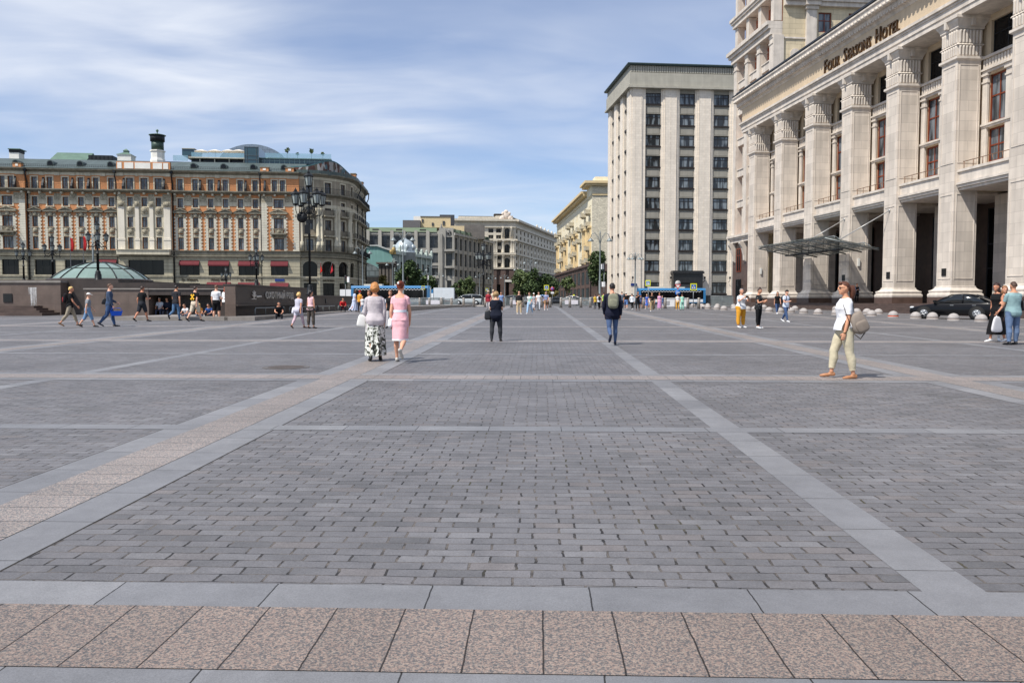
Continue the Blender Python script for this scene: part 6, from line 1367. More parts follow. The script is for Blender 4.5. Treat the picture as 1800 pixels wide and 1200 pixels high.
rzq = N.new('ShaderNodeMapRange'); rzq.inputs[1].default_value = .6; rzq.inputs[2].default_value = 2.3; rzq.inputs[3].default_value = -.22; rzq.inputs[4].default_value = .10; L.new(spq.outputs[2], rzq.inputs[0]); a1q = N.new('ShaderNodeMath'); L.new(rxq.outputs[0], a1q.inputs[0]); L.new(rzq.outputs[0], a1q.inputs[1]); a2q = N.new('ShaderNodeMath'); L.new(a1q.outputs[0], a2q.inputs[0]); L.new(nzq.outputs['Fac'], a2q.inputs[1]); rfq = N.new('ShaderNodeMapRange'); rfq.inputs[1].default_value = .46; rfq.inputs[2].default_value = .72; rfq.inputs[4].default_value = .7; L.new(a2q.outputs[0], rfq.inputs[0]); L.new(rfq.outputs[0], N['Principled BSDF'].inputs['Alpha'])
YW = 55.0; z2 = lambda y, Y: CH + (HY - y)/1401*Y; xw = lambda p, Y: (p-900)/1400*Y
gw = thing('granite_retaining_wall', 'tan granite retaining wall with a dark plaque and white lime streaks', 'wall', (0, YW, 0)); zt = z2(497, YW)
m = MB(); m.box(-46, xw(108, YW), 0, 9, .2, zt); m.build('wall', gtan, gw)
m = MB(); m.box(-46, xw(108.5, YW)+.04, -.08, 9, zt+.002, z2(493, YW)); m.build('coping', gcop, gw)
m = MB(); a = [xw(p, YW) for p in (7.5, 23)]; m.box(a[0], a[1], -.05, -.003, z2(531, YW), z2(516, YW)); m.parts('plaque', Mat('black_plaque', (.014,.014,.014), .35), gw)
m = MB(); m.box(xw(47,YW), xw(72,YW), -.012, -.002, z2(553,YW), z2(505,YW)); m.build('lime_stain', chalk, gw)
stp = thing('granite_stairs', 'dark granite stairs in front of the tan retaining wall at the far left', 'stairs', (0, YW, 0))
m = MB()
for k, (p, y0) in enumerate(((85,549.5),(75,545.5),(64,541.5),(54,537.5))): m.box(-46, xw(p, 53.5), -2.2+.36*k, -.09, .3, z2(y0, 53.6))
m.build('step', gran_step, stp)
# recess, middle wall and upper tier
md = thing('fountain_terrace', 'stepped dark granite terrace wall with a tan front behind the sitting people', 'wall', (0, 51.5, 0)); zt2 = z2(509, 51.5)
m = MB(); m.box(xw(150,51.5), xw(262,51.5), 0, 2.5, .3, zt2); m.build('front_wall', gtan, md)
m = MB(); m.box(xw(262,51.5)+.003, -16.3, 1.6, 2.5, .3, zt2-.35); m.box(xw(262,51.5)+.003, -16.3, .02, 2.5, zt2-.349, zt2); m.box(xw(150,51.5), xw(300,54), 3.2, 12, .3, z2(497, 54.7)); m.box(xw(300,54)+.003, -16.4, 3.2, 12, .3, z2(504.5, 54.7)); m.box(xw(330,56), xw(392,56), 5, 9, .3, z2(502, 56.5)); m.build('dark_wall', gdk, md)
m = MB(); m.box(xw(150,51.5)-.05, xw(262,51.5)+.002, -.07, 2.55, zt2+.002, zt2+.09); m.box(xw(262,51.5)+.004, -16.3, -.05, 2.5, zt2+.003, zt2+.07); m.build('coping', gcop, md)
m = MB(); m.box(-62, xw(258,60), 4.3, 38, .3, 2.95); m.box(xw(422,84), xw(476,84), 30.5, 35, .3, 2.9); m.build('terrace_top', gdk, md)
m = MB(); m.box(xw(262,51.5)+.5, -16.5, .75, 1.55, .3, .86); m.build('seat_ledge', gdk, md)
# the sign wall: its long face runs up the square, away from the viewer
sphi = math.atan2(1402, 49); Ys = 45.0; P0s = Vector((xw(415, Ys), Ys, 0)); SP = Plane(P0s.x, P0s.y, sphi); sg = thing('sign_wall', 'dark granite fountain wall with raised metal lettering and a small emblem', 'wall', (P0s.x, P0s.y, 0), sphi); Le = SP.u(540, 515)
m = MB(); m.box(0, Le, 0, .62, 1.3, 2.34); m.box(.3, Le, .55, 1.2, .3, 1.299); m.box(-.002, .002, .02, .6, 1.31, 2.33); m.build('wall', gdk, sg)
m = MB(); m.box(-.02, -.004, 0.002, .62, .5, 2.335); m.build('painted_lit_end', gtan, sg)  # thin tan facing: sunlight on this end is put into its colour
m = MB(); m.box(-.05, Le, -.06, .7, 2.342, 2.43); m.box(0, Le, -.12, .5, 1.18, 1.296); m.build('coping', gdk, sg)
met = Mat('dull_steel_letters', srgb(186,180,172), .4, .25, var=.12)
o = text3d('lettering', 'ОХОТНЫЙ РЯД', .58, met, sg, RX, .03, 'LEFT', 1, 1.02, .006); xs_ = [v.co.x for v in o.data.vertices]; a, b = SP.u(465.5, 521), SP.u(514, 521); o.data.transform(Matrix.Translation((a,-.06,1.62)) @ Matrix.Diagonal(((b-a)/(max(xs_)-min(xs_)),1,1,1)) @ Matrix.Translation((-min(xs_),0,0)))
m = MB(); u0 = SP.u(441, 520); u1 = SP.u(449, 520); c = (u0+u1)/2; r = (u1-u0)/2
m.smooth = True
for q in range(5): a = PI*.1 + PI*.8*q/4; m.tube([(c+r*.3*math.cos(a),-.05,1.72+.1*math.sin(a)),(c+r*.95*math.cos(a),-.06,1.72+.36*math.sin(a))], [.05,.03], 6, round_ends=True)
m.box(u0, u1, -.07, -.003, 1.56, 1.62); m.ell((c,-.05,1.72), (r*.4,.05,.12), 10, 8); m.tube([(u1+.1,-.05,1.72),(u1+.8,-.05,1.74)], .07, 6, round_ends=True); m.build('emblem', met, sg)
lw = thing('low_fountain_wall', 'low dark granite wall continuing from the sign wall towards the street', 'wall', (P0s.x, P0s.y, 0), sphi)
L2 = SP.u(632, 520); m = MB(); m.box(Le+.003, L2, .25, 1.0, .3, 1.78); m.build('wall', gdk, lw); m = MB(); m.box(Le+.003, L2+.1, .15, 1.1, 1.782, 1.9); m.build('coping', gdk, lw)
m = MB(); u = SP.u(578, 527); m.T = Matrix.Translation((u,.248,1.45)) @ Matrix.Rotation(PI/2, 4, 'X'); m.lathe([(.22,0),(.22,.03)], (0,0,0), 16); m.build('drain_cover', std, lw)
kb = thing('granite_kerb', 'pale granite kerb platform edging the fountain and its rails', 'kerb', (P0s.x, P0s.y, 0), sphi)
m = MB(); m.box(-1.2, L2+4, -1.5, .2, .2, gz(Ys)+.21); m.box(-1.2, 5.5, -.0, 6.4, .2, gz(Ys)+.2); m.build('kerb_stone', gcop, kb)
for k in range(4):
    u0 = 1.5 + k*6.4; r_ = thing('low_metal_rail', ['low tubular rail nearest the sign wall end','low tubular rail under the metal lettering','low tubular rail behind the walking women','low tubular rail beside the red jacket'][k], 'rail', P0s + SP.d*u0 - SP.n*.55 + Vector((0,0,gz(Ys)+.21)), sphi, 'low rails along the fountain')
    m = MB(); L_ = 5.4; m.tube([(0,0,0),(0,0,.34),(.1,0,.44),(L_-.1,0,.44),(L_,0,.34),(L_,0,0)], .035, 8); m.build('top_rail', st, r_)
    m = MB()
    for x in (1.8, 3.6): m.tube([(x,0,0),(x,0,.43)], .025, 6)
    m.build('rail_post', st, r_)
# low steps to the right of the walking women
ls = thing('low_stone_steps', 'two low pale stone steps running towards the street lamp', 'steps', (0, 0, 0)); p = [ground(690, 549), ground(838, 538.8), at(838, 535, 92), at(660, 538, 80)]
m = MB(); xy = [(q.x, q.y) for q in (p[0], p[1])] + [(p[1].x-1, p[1].y+8), (p[0].x-2, p[0].y+10)]; m.prism(xy, .4, gz(p[1].y)+.1); c = Vector((sum(q[0] for q in xy)/4, sum(q[1] for q in xy)/4)); m.prism([tuple(Vector(q).lerp(c, .14)) for q in xy], .4, gz(p[1].y)+.24); m.build('step', gcop, ls)
# glass dome
Yd = 66; dz0 = z2(492, Yd); cx_ = xw(179, Yd); Rr = 79/1400*Yd; hh = 31/1400*Yd; dm = thing('glass_dome', 'shallow ribbed glass dome rising behind the tan wall', 'dome', (cx_, Yd, 0)); Rs = (Rr*Rr + hh*hh)/(2*hh); prof = []
for k in range(9): a = math.asin(Rr/Rs)*(1-k/8); prof.append((max(.02, Rs*math.sin(a)), dz0 + Rs*math.cos(a) - (Rs-hh)))
m = MB(); m.lathe(prof, (0,0,0), 32, smooth=False); m.build('glazing', Mat('pale_blue_dome_glass', srgb(120,140,132), .14, var=.14, vs=.5, spec=.7), dm)
m = MB()
for k in range(16): a = 2*PI*k/16; m.tube([(r*1.006*math.cos(a), r*1.006*math.sin(a), z+.015) for r, z in prof[:-1]], .05, 6)
for i in (3, 6): r, z = prof[i]; m.tube([(r*1.006*math.cos(2*PI*k/32), r*1.006*math.sin(2*PI*k/32), z+.015) for k in range(33)], .035, 6)
m.build('rib', std, dm)
m = MB(); m.lathe([(Rr+.25,2.6),(Rr+.25,dz0-.02),(Rr+.02,dz0+.06)], (0,0,0), 32, smooth=False); m.build('rim', gdk, dm)
# ================================================================= LAMPS
blk = Mat('black_cast_iron', srgb(24,27,30), .45, .3, var=.15); lgl = Mat('milky_lantern_glass', srgb(150,158,156), .25, var=.12, vs=5, spec=.5); lgrey = Mat('grey_lamp_paint', srgb(120,128,130), .5, .2, var=.1)
def lantern(hgt):
    s = hgt; a = MB(); b = MB(); b.smooth = False
    a.lathe([(.06*s,0),(.15*s,.03*s),(.17*s,.08*s),(.17*s,.1*s)], (0,0,0), 8, smooth=False); b.lathe([(.155*s,.1*s),(.235*s,.58*s)], (0,0,0), 8, smooth=False)
    for k in range(8): t = 2*PI*k/8; a.tube([(.16*s*math.cos(t),.16*s*math.sin(t),.1*s),(.24*s*math.cos(t),.24*s*math.sin(t),.58*s)], .014*s, 5)
    a.lathe([(.25*s,.575*s),(.29*s,.6*s),(.29*s,.64*s),(.2*s,.74*s),(.12*s,.8*s),(.08*s,.82*s),(.1*s,.86*s),(.05*s,.9*s),(.015*s,1.0*s)], (0,0,0), 8, smooth=False); return a.mesh('lantern', blk), b.mesh('lantern_glass', lgl)
def ornate(H_, arms, lh, arm_r, label, loc, sign=False, base=1.0):
    root = thing('ornate_street_lamp', label, 'street lamp', loc, 0, 'black ornate street lamps'); A_, B_ = lantern(lh); ph = H_ - lh; k = H_/8*base; zc_ = ph - lh*1.05
    m = MB(); m.lathe([(.42*k,0),(.42*k,.12*k),(.32*k,.2*k),(.3*k,.75*k),(.24*k,.85*k),(.24*k,1.0*k),(.15*k,1.15*k)], (0,0,0), 12); m.build('base', blk, root)
    m = MB(); m.lathe([(.13*k,1.1*k),(.115*k,ph*.55),(.15*k,ph*.552),(.15*k,ph*.565),(.1*k,ph*.57),(.085*k,zc_-.5*lh),(.14*k,zc_-.45*lh),(.2*k,zc_-.3*lh),(.12*k,zc_-.15*lh),(.09*k,zc_+.3*lh),(.13*k,ph-.1*lh),(.07*k,ph)], (0,0,0), 12); m.build('pole', blk, root)
    o = link('lantern', A_, root, (0,0,ph)); link('lantern_glass', B_, o)
    for i in range(arms):
        t = 2*PI*(i+.35)/arms; cs, sn = math.cos(t), math.sin(t); P_ = lambda r, z: (r*cs, r*sn, z); m = MB()
        m.tube([P_(.1*k,zc_-.3*lh), P_(arm_r*.45,zc_-.55*lh), P_(arm_r*.9,zc_-.5*lh), P_(arm_r*1.0,zc_-.25*lh), P_(arm_r,zc_)], .045*k, 7); m.tube([P_(.1*k,zc_), P_(arm_r*.4,zc_-.15*lh), P_(arm_r*.6,zc_-.4*lh)], .03*k, 6); sc = [P_(arm_r*.62 + .16*lh*math.cos(a)*(1-a/9), zc_-.62*lh + .16*lh*math.sin(a)*(1-a/9)) for a in [q*.5 for q in range(13)]]; m.tube(sc, .022*k, 6); m.ell(P_(arm_r,zc_-.6*lh), (.06*k,.06*k,.14*k), 8, 6); m.build('arm', blk, root)
        o = link('lantern', A_, root, P_(arm_r, zc_)); link('lantern_glass', B_, o)
    if sign:
        m = MB(); m.T = Matrix.Translation((-.42,-.14,H_*.62)) @ Matrix.Rotation(PI/2, 4, 'X'); m.lathe([(.36,0),(.36,.05)], (0,0,0), 24); m.build('round_sign_back', std, root); m = MB(); m.box(-.24,.12,-.26,-.12,H_*.49,H_*.56); m.box(-.16,.3,-.2,-.1,H_*.57,H_*.6); m.build('control_box', blk, root)
    return root
l0 = at(545, 516, 54); ornate(8.4, 6, 1.18, .86, 'tall black lamp with a lantern cluster and round sign, standing by the sign wall', Vector((l0.x, 54, l0.z-.1)), True, .6)
l1 = at(850, 535, 102); ornate(8.0, 5, 1.12, .82, 'distant black lamp on a round stone island behind the bollards', Vector((l1.x, 102, .9)))
m = MB(); m.lathe([(1.7,.5),(1.7,.82),(1.6,.9),(.5,.92)], (l1.x,102,0), 24); isl = m.build('lamp_island', gcop); tag(isl, 'round pale stone island carrying the distant black lamp', 'kerb')
for px, yt_, Y, lab in ((170,388,62,'black four-armed lamp standing in front of the glass dome'),(91,412,75,'black lamp on the terrace, left of the glass dome'),(40,425,88,'black lamp farthest left on the terrace'),(450,432,84,'black lamp in front of the awnings, behind the sign wall'),(397,468,122,'small distant black lamp before the second red awning')):
    p = at(px, yt_, Y); f = {170: z2(496, 62), 397: .75}.get(px, 2.9); ornate(p.z - f, 4, .78, .62, lab, Vector((p.x, Y, f)), base=1.35)
def modern(px, yt_, Y, label, arms=2, hgt=None):
    p = at(px, yt_, Y); z0 = gz(Y); H_ = p.z - z0; root = thing('street_lamp', label, 'street lamp', Vector((p.x, Y, z0)), 0, 'grey street lamps')
    m = MB(); m.lathe([(.2,0),(.2,1.0),(.13,1.1),(.1,H_*.6),(.07,H_-.5),(.09,H_-.4),(.03,H_)], (0,0,0), 10); m.build('pole', lgrey, root); s = H_/10
    for i in range(arms):
        d = (1 if i % 2 else -1)*(1 if i < 2 else .5); yo_ = 0 if i < 2 else -.5; m = MB(); m.tube([(0,0,H_-1.9*s),(.25*s*d,yo_*.3,H_-.9*s),(.7*s*d,yo_*.6,H_-.35*s),(1.1*s*d,yo_,H_-.5*s),(1.25*s*d,yo_,H_-1.0*s)], .045*s, 6); m.tube([(.2*s*d,yo_*.3,H_-.7*s),(.45*s*d,yo_*.4,H_-.9*s),(.35*s*d,yo_*.4,H_-1.15*s)], .025*s, 5); m.build('arm', lgrey, root)
        m = MB(); m.lathe([(.05*s,.0),(.12*s,-.1*s),(.4*s,-.42*s),(.42*s,-.5*s),(.25*s,-.52*s)], (1.25*s*d,yo_,H_-.95*s), 12); m.build('lamp_head', lgrey, root)
    return root
modern(708, 404, 108, 'tall grey street lamp in front of the turquoise house'); modern(637, 431, 136, 'grey street lamp at the end of the ornate hotel'); modern(1055, 405, 108, 'tall grey street lamp beside the tall office block'); modern(1117, 443, 142, 'grey four-headed street lamp in front of the tall office block', 4)
for px, yt_, Y, lab in ((843,480,235,'thin grey lamp in front of the grey office side'),(865,483,245,'thin grey lamp at the corner of the grey office'),(887,482,250,'thin grey lamp before the granite shop base'),(913,466,255,'thin grey lamp left of the big dark trees'),(932,452,215,'thin tall grey lamp between the big dark trees'),(961,482,240,'thin grey lamp right of the big dark trees'),(772,478,210,'thin grey lamp before the clock corner'),(758,466,170,'thin grey lamp behind the white box truck'),(690,455,150,'thin grey lamp at the corner of the turquoise house')): modern(px, yt_, Y, lab, 2 if px != 758 else 1)

for k, (px, y0, f0, f1, lab) in enumerate(((123,416,418,441,'thin flagpole with a drooping red flag, left of the dome'),(145.5,413,415,440,'thin flagpole with a drooping red and white flag above the dome edge'))):
    Y = 112; p = at(px, y0, Y); r = thing('flagpole', lab, 'flagpole', Vector((p.x, Y, .75)), 0, 'flagpoles before the ornate hotel'); h = p.z - .75; m = MB(); m.lathe([(.06,0),(.04,h),(.07,h+.02),(.01,h+.1)], (0,0,0), 8); m.build('pole', Mat('pale_pole', srgb(176,180,182), .4, .4), r)
    z1, z0 = at(px, f0, Y).z - .75, at(px, f1, Y).z - .75; m = MB(); rows = []
    for j in range(7): q = j/6; w_ = .14 + .34*math.sin(PI*min(1, q*.75 + .1)); z = z1 + (z0-z1)*q; rows.append([(.04 + w_*i/6, .07*math.sin(i*2.1 + j*.5), z - .08*i/6) for i in range(7)] + [(.04 + w_*i/6, .07*math.sin(i*2.1 + j*.5) + .015, z - .08*i/6) for i in range(6,-1,-1)])
    m.loft(rows, True); m.build('flag', paint('flag_red', 178,36,40, .9), r)
Y = 112; p = at(162.5, 411, Y); r = thing('lighting_mast', 'grey mast rising behind the lamp of the glass dome', 'mast', Vector((p.x, Y, .75))); m = MB(); m.lathe([(.16,0),(.1,p.z-.75),(.02,p.z-.7)], (0,0,0), 10); m.build('mast_tube', lgrey, r)
m = MB(); m.box(-.35,.35,-.1,.1,p.z-1.3,p.z-1.2); m.build('crossbar', lgrey, r)
# ================================================================= BOLLARDS, SIGNS, BARRIERS, VEHICLES, TREES
bst = Mat('brushed_steel', srgb(184,176,166), .4, .5, var=.12, vs=3); conc = Mat('speckled_concrete', srgb(162,156,152), .8, var=.12, vs=5, fine=.16, bs=50); dull = paint('faded_orange_band', 150,138,130, .8); orng = paint('orange_reflective_band', 214,92,58)
def bollard():
    r = thing('steel_bollard', '', 'bollard', (0,0,0), 0, 'steel bollards across the square'); m = MB(); m.lathe([(.14,0),(.14,.9),(.13,.93)], (0,0,0), 16); m.build('post', bst, r); m = MB(); m.lathe([(.145,.931),(.145,1.02),(.11,1.06),(.02,1.07)], (0,0,0), 16); m.build('top_cap', bst, r); m = MB(); m.lathe([(.19,-.03),(.19,.02),(.15,.03)], (0,0,0), 16); m.build('base_ring', std, r); return r
b0 = None; bl = []
for px in (738,755,776,793.6,815,833,853,870,885,899,919,936,952,967,986,1001.6,1021,1037.6,1056.7,1075,1093,1112,1130.7,1149,1169,1188,1208.7,1228):
    Y = 95 - (px-738)/490*18; X = (px-900)/1400*Y; bl.append((px, X, Y))
LB = {738:'steel bollard leftmost of the row, right of the pink dress',755:'second steel bollard right of the pink dress',776:'steel bollard in front of the left end of the white truck',793.6:'steel bollard at the right end of the white truck',815:'steel bollard before the middle of the silver van',833:'steel bollard before the right end of the silver van',853:'steel bollard just in front of the black lamp island',870:'steel bollard hidden behind the woman in navy',885:'steel bollard just right of the woman in navy',899:'steel bollard left of the man with light brown trousers',919:'steel bollard behind the man with light brown trousers',936:'steel bollard behind the woman in pale jeans',952:'steel bollard behind the man in white with grey trousers',967:'steel bollard right of the man in tan shorts',986:'steel bollard in front of the left end of the white taxi',1001.6:'steel bollard before the middle of the white taxi',1021:'steel bollard at the right end of the white taxi',1037.6:'steel bollard midway between taxi and backpack man',1056.7:'steel bollard touching the left arm of the backpack man',1075:'steel bollard hidden behind the backpack man',1093:'steel bollard behind the man in grey shirt',1112:'steel bollard behind the man with white shirt and black trousers',1130.7:'steel bollard left of the blue dress',1149:'steel bollard behind the man with tan trousers',1169:'steel bollard right of the woman in pink',1188:'steel bollard left of the yellow and mint pair',1208.7:'steel bollard right of the yellow and mint pair',1228:'steel bollard rightmost of the row, before the blue bus end'}
for i, (px, X, Y) in enumerate(bl):
    if b0 is None: b0 = bollard(); b0.location = (X, Y, gz(Y)); b0['label'] = LB[px]
    else: dup(b0, (X, Y, gz(Y)), None, LB[px])
def halfball():
    r = thing('dome_bollard', '', 'bollard', (0,0,0), 0, 'concrete half ball bollards by the hotel'); m = MB(); m.lathe([(.3,.12)] + [(.3*math.cos(PI/2*k/8), .12 + .29*math.sin(PI/2*k/8)) for k in range(1,8)] + [(.01,.41)], (0,0,0), 24); m.build('dome', conc, r); m = MB(); m.lathe([(.305,.06),(.308,.115),(.29,.125)], (0,0,0), 24); m.build('band', dull, r); m = MB(); m.lathe([(.31,-.04),(.31,.058)], (0,0,0), 24); m.build('foot', conc, r); return r
hb = [(1218,538,'left of the yellow crossing sign'),(1233,539,'back left of the cluster past the blue bus'),(1236,542.5,'front left of the cluster past the blue bus'),(1244,537.5,'back one before the mesh barrier'),(1244.5,543,'front one below the mesh barrier'),(1261,539.5,'behind the cluster before the mesh barrier'),(1260,544,'front one at the middle of the mesh barrier'),(1272.5,545.5,'at the right end of the mesh barrier'),(1289.5,541,'back one left of the woman in yellow trousers'),(1291,545.5,'front one left of the woman in yellow trousers'),(1314,546.5,'just right of the woman in yellow trousers'),(1327,546,'left of the woman all in black'),(1343,543,'back one right of the woman all in black'),(1352,548.5,'front one right of the woman all in black'),(1371,550,'between the two people near the second column'),(1390,549.8,'just right of the man with backpack straps'),(1397.5,545.5,'back one behind the man with backpack straps'),(1412.5,551,'alone below the third column'),(1438,552.5,'alone below the fourth column'),(1469,546,'back one left of the big woman in white'),(1469.5,553.5,'front one left of the big woman in white'),(1506,551.5,'just right of the ponytail'),(1524,552,'left of a close pair before the steps'),(1532,556,'front one of the close pair before the steps'),(1544,552.5,'back one right of the close pair'),(1570,558,'with bright orange band, alone before the steps'),(1609.5,560,'left of the black car'),(1639,561,'below the front wheel of the black car'),(1676,563.5,'below the rear wheel of the black car'),(1724.5,565.5,'below the tail light of the black car')]
h0 = None
for px, y, lab in hb:
    p = ground(px, y) if y >= 541 else at(px, y, 80 + (541-y)*5); p.z = gz(p.y); lab = 'concrete half ball bollard ' + lab
    if h0 is None: h0 = halfball(); h0.location = p; h0['label'] = lab
    else:
        q = dup(h0, p, random.random()*6, lab)
        if px == 1570:
            c = [k for k in q.children if k.name.startswith('band')][0]; c.data = c.data.copy(); c.data.materials[0] = orng
# signs
yel = paint('fluorescent_yellow', 214,214,40, .5); blu = paint('sign_blue', 30,92,170, .5); wht = paint('sign_white', 226,226,226, .5); red_ = paint('sign_red', 190,40,36, .5); blks = paint('sign_black', 20,20,20, .5); galv = Mat('galvanised_post', srgb(140,144,146), .5, .5, var=.1)
def post(px, yt_, Y, label, name='traffic_sign', cat='traffic sign', grp='traffic signs', rz=0):
    p = at(px, yt_, Y); r = thing(name, label, cat, Vector((p.x, Y, gz(Y))), rz, grp); m = MB(); m.lathe([(.045,0),(.045,p.z-gz(Y))], (0,0,0), 8); m.build('post', galv, r); return r, p.z - gz(Y)
def crossing(px, yc, Y, w_, label, rz=0):
    r, h = post(px, yc-2, Y, label, rz=rz); z = at(px, yc, Y).z - gz(Y); s = w_/1400*Y/2; m = MB(); m.box(-s, s, -.09, -.05, z-s*1.06, z+s*1.06); m.build('plate', yel, r); m = MB(); q = s*.74; m.box(-q, q, -.1, -.0905, z-q, z+q); m.build('blue_panel', blu, r)
    m = MB(); m.exty([(-q*.8,z-q*.75),(q*.8,z-q*.75),(0,z+q*.8)], -.107, -.1005); m.m = 1
    for a, b in (((0,.25),(-.02,-.05)),((-.02,-.05),(-.28,-.55)),((-.02,-.05),(.22,-.55)),((0,.2),(-.25,-.08)),((0,.2),(.24,0))): m.tube([(a[0]*q,-.112,z+a[1]*q),(b[0]*q,-.112,z+b[1]*q)], .07*q, 5)
    m.ell((.02*q,-.112,z+.38*q), (.1*q,.01,.1*q), 8, 6)
    for k in range(4): m.box((-.6+.32*k)*q, (-.44+.32*k)*q, -.111, -.1075, z-.68*q, z-.58*q)
    m.build('pedestrian_pictogram', [wht, blks], r); return r
crossing(1219, 504.2, 88, 11.5, 'big yellow framed pedestrian crossing sign before the blue bus end'); crossing(1139.7, 497.5, 96, 9.5, 'smaller yellow framed pedestrian crossing sign, turned aside, left of the yield sign', R(-38)); crossing(960.5, 505.5, 120, 8.5, 'yellow framed crossing sign to the right of the big dark trees'); crossing(856, 509, 150, 4.8, 'tiny yellow framed crossing sign beside the distant black lamp'); crossing(744, 505.5, 126, 6, 'yellow framed crossing sign above the blue roof of the left bus')
r, h = post(1191.5, 495, 92, 'inverted triangle yield sign with a blue round arrow sign below'); z = h - .3; s = .36; m = MB(); m.exty([(0,z-.62),(-s,z),(s,z)][::-1], -.09, -.05); m.m = 1; m.exty([(0,z-.44),(-s*.66,z-.09),(s*.66,z-.09)][::-1], -.1, -.0905); m.build('yield_triangle', [red_, wht], r)
m = MB(); m.T = Matrix.Translation((0,-.05,z+.1)) @ Matrix.Rotation(PI/2, 4, 'X'); m.lathe([(.33,0),(.33,.03)], (0,0,0), 20); m.build('round_grey_sign', paint('dull_sign_grey', 170,170,170), r)
m = MB(); m.T = Matrix.Translation((0,-.05,z-.98)) @ Matrix.Rotation(PI/2, 4, 'X'); m.lathe([(.32,0),(.32,.03)], (0,0,0), 20); m.m = 1; m.box(-.14,-.08,-.18,.08,.031,.04); m.box(-.079,.1,.02,.08,.031,.04); m.add([(.1,-.04,.04),(.1,.14,.04),(.22,.05,.04)], [(0,1,2)]); m.build('blue_arrow_sign', [blu, wht], r)
r, h = post(971, 503, 128, 'round blue no parking sign beside the brown shopfronts'); m = MB(); z = h - .45; m.T = Matrix.Translation((0,-.05,z)) @ Matrix.Rotation(PI/2, 4, 'X'); m.lathe([(.33,0),(.33,.03)], (0,0,0), 20); m.m = 1; m.lathe([(.25,.031),(.25,.036)], (0,0,0), 20); m.T = m.T @ Matrix.Rotation(PI/4, 4, 'Z'); m.m = 0; m.box(-.26,.26,-.04,.04,.0365,.04); m.build('disc', [red_, blu], r); m = MB(); m.box(-.25,.25,-.08,-.05,z-.75,z-.45); m.build('plate', wht, r)
def tlight(px, yt_, Y, label, rz=0, side_=True):
    r, h = post(px, yt_, Y, label, 'traffic_light', 'traffic light', 'traffic lights', rz); m = MB(); m.box(-.17,.17,-.32,-.06,h-1.15,h-.05); m.build('signal_head', Mat('dark_signal_housing', srgb(40,44,46), .5), r)
    for k, c in enumerate(((70,16,14),(70,56,14),(14,60,40))): m = MB(); m.T = Matrix.Translation((0,-.321,h-.25-.35*k)) @ Matrix.Rotation(PI/2, 4, 'X'); m.lathe([(.12,0),(.11,.02)], (0,0,0), 14); m.build('lens', paint('signal_lens', *c, rough=.2), r)
    if side_:
        m = MB(); m.box(.08,.2,-.9,-.33,h-.9,h-.2); m.build('back_board', wht, r)
tlight(607, 484, 104, 'traffic light at the kerb left of the blue bus', R(35)); tlight(1062, 462, 112, 'traffic light beside the tall street lamp by the office block', R(-40)); tlight(752, 482, 130, 'traffic light behind the left bus'); tlight(1053, 493, 116, 'short traffic light left of the backpack man', R(60))
# mesh barriers
mesh_m = Mat('galvanised_mesh_panel', srgb(150,158,158), .5, .4, var=.15, alpha=.55); ban = paint('white_banner', 220,216,222, .7)
def barrier(w_, h_, label, loc, rz=0, banner=False):
    r = thing('crowd_barrier', label, 'barrier', loc, rz, 'mesh barriers along the road'); m = MB(); m.tube([(0,0,.1),(0,0,h_),(w_,0,h_),(w_,0,.1),(0,0,.1)], .03, 6); m.tube([(w_/2,0,.1),(w_/2,0,h_)], .02, 6); m.build('frame', galv, r); m = MB(); m.box(.03, w_-.03, -.008, .008, .13, h_-.04); m.build('mesh_panel', mesh_m, r); m = MB()
    for x in (.25, w_-.25): m.box(x-.04, x+.04, -.35, .35, 0, .05)
    m.build('foot', galv, r)
    if banner: m = MB(); m.box(w_*.2, w_*.8, -.05, -.02, .2, .8); m.build('banner', ban, r)
for k, (px, Y, w_, h_, bn, lab) in enumerate(((712,118,3.2,1.1,0,'mesh barrier below the rear of the left bus'),(741,118,3.4,1.15,1,'mesh barrier with a white banner below the truck cab'),(770,118,3,1.0,0,'mesh barrier below the white truck'),(862,118,3.2,1.2,0,'mesh barrier right of the distant black lamp'),(890,118,2.6,1.2,1,'mesh barrier with banner right of the woman in navy'),(915,118,3,1.2,1,'mesh barrier with banner behind the light brown trousers'),(985,116,3.2,1.15,1,'mesh barrier with banner below the white taxi'),(1012,116,3,1.15,0,'mesh barrier behind the tail of the taxi'),(1036,116,2.6,1.2,0,'mesh barrier left of the backpack man'),(1249,92,2.6,1.25,0,'tall mesh barrier right of the blue bus end'))): barrier(w_, h_, lab, Vector(((px-900)/1400*Y, Y, gz(Y))), 0, bn)
# vehicles
tyre = Mat('tyre_rubber', (.018,.018,.018), .9, var=.1); rimm = Mat('alloy_rim', srgb(176,178,180), .35, .7, var=.1); vgl = Mat('car_glass', (.010,.012,.014), .05, var=.1, spec=.7); tail = paint('tail_light_red', 150,20,18, .2); heady = paint('headlight_glass', 210,214,216, .1); plate = paint('number_plate', 205,205,200, .5)
def wheel(root, x, y, r_, s):
    m = MB(); T = Matrix.Translation((x, y, r_)) @ Matrix.Rotation(PI/2*s, 4, 'X'); m.T = T; m.lathe([(r_*.66,.0),(r_*.97,.01),(r_,.05),(r_,.17),(r_*.95,.21)], (0,0,-.1), 24); w_ = m.build('wheel', tyre, root); m = MB(); m.T = T; m.lathe([(r_*.66,.0),(r_*.62,.03),(r_*.2,.01),(r_*.15,-.01)], (0,0,-.104), 20)
    for k in range(5): a = 2*PI*k/5; m.tube([(0,0,-.112),(r_*.62*math.cos(a),r_*.62*math.sin(a),-.108)], .04, 5)
    m.build('rim', rimm, w_)
Mat_arch = None
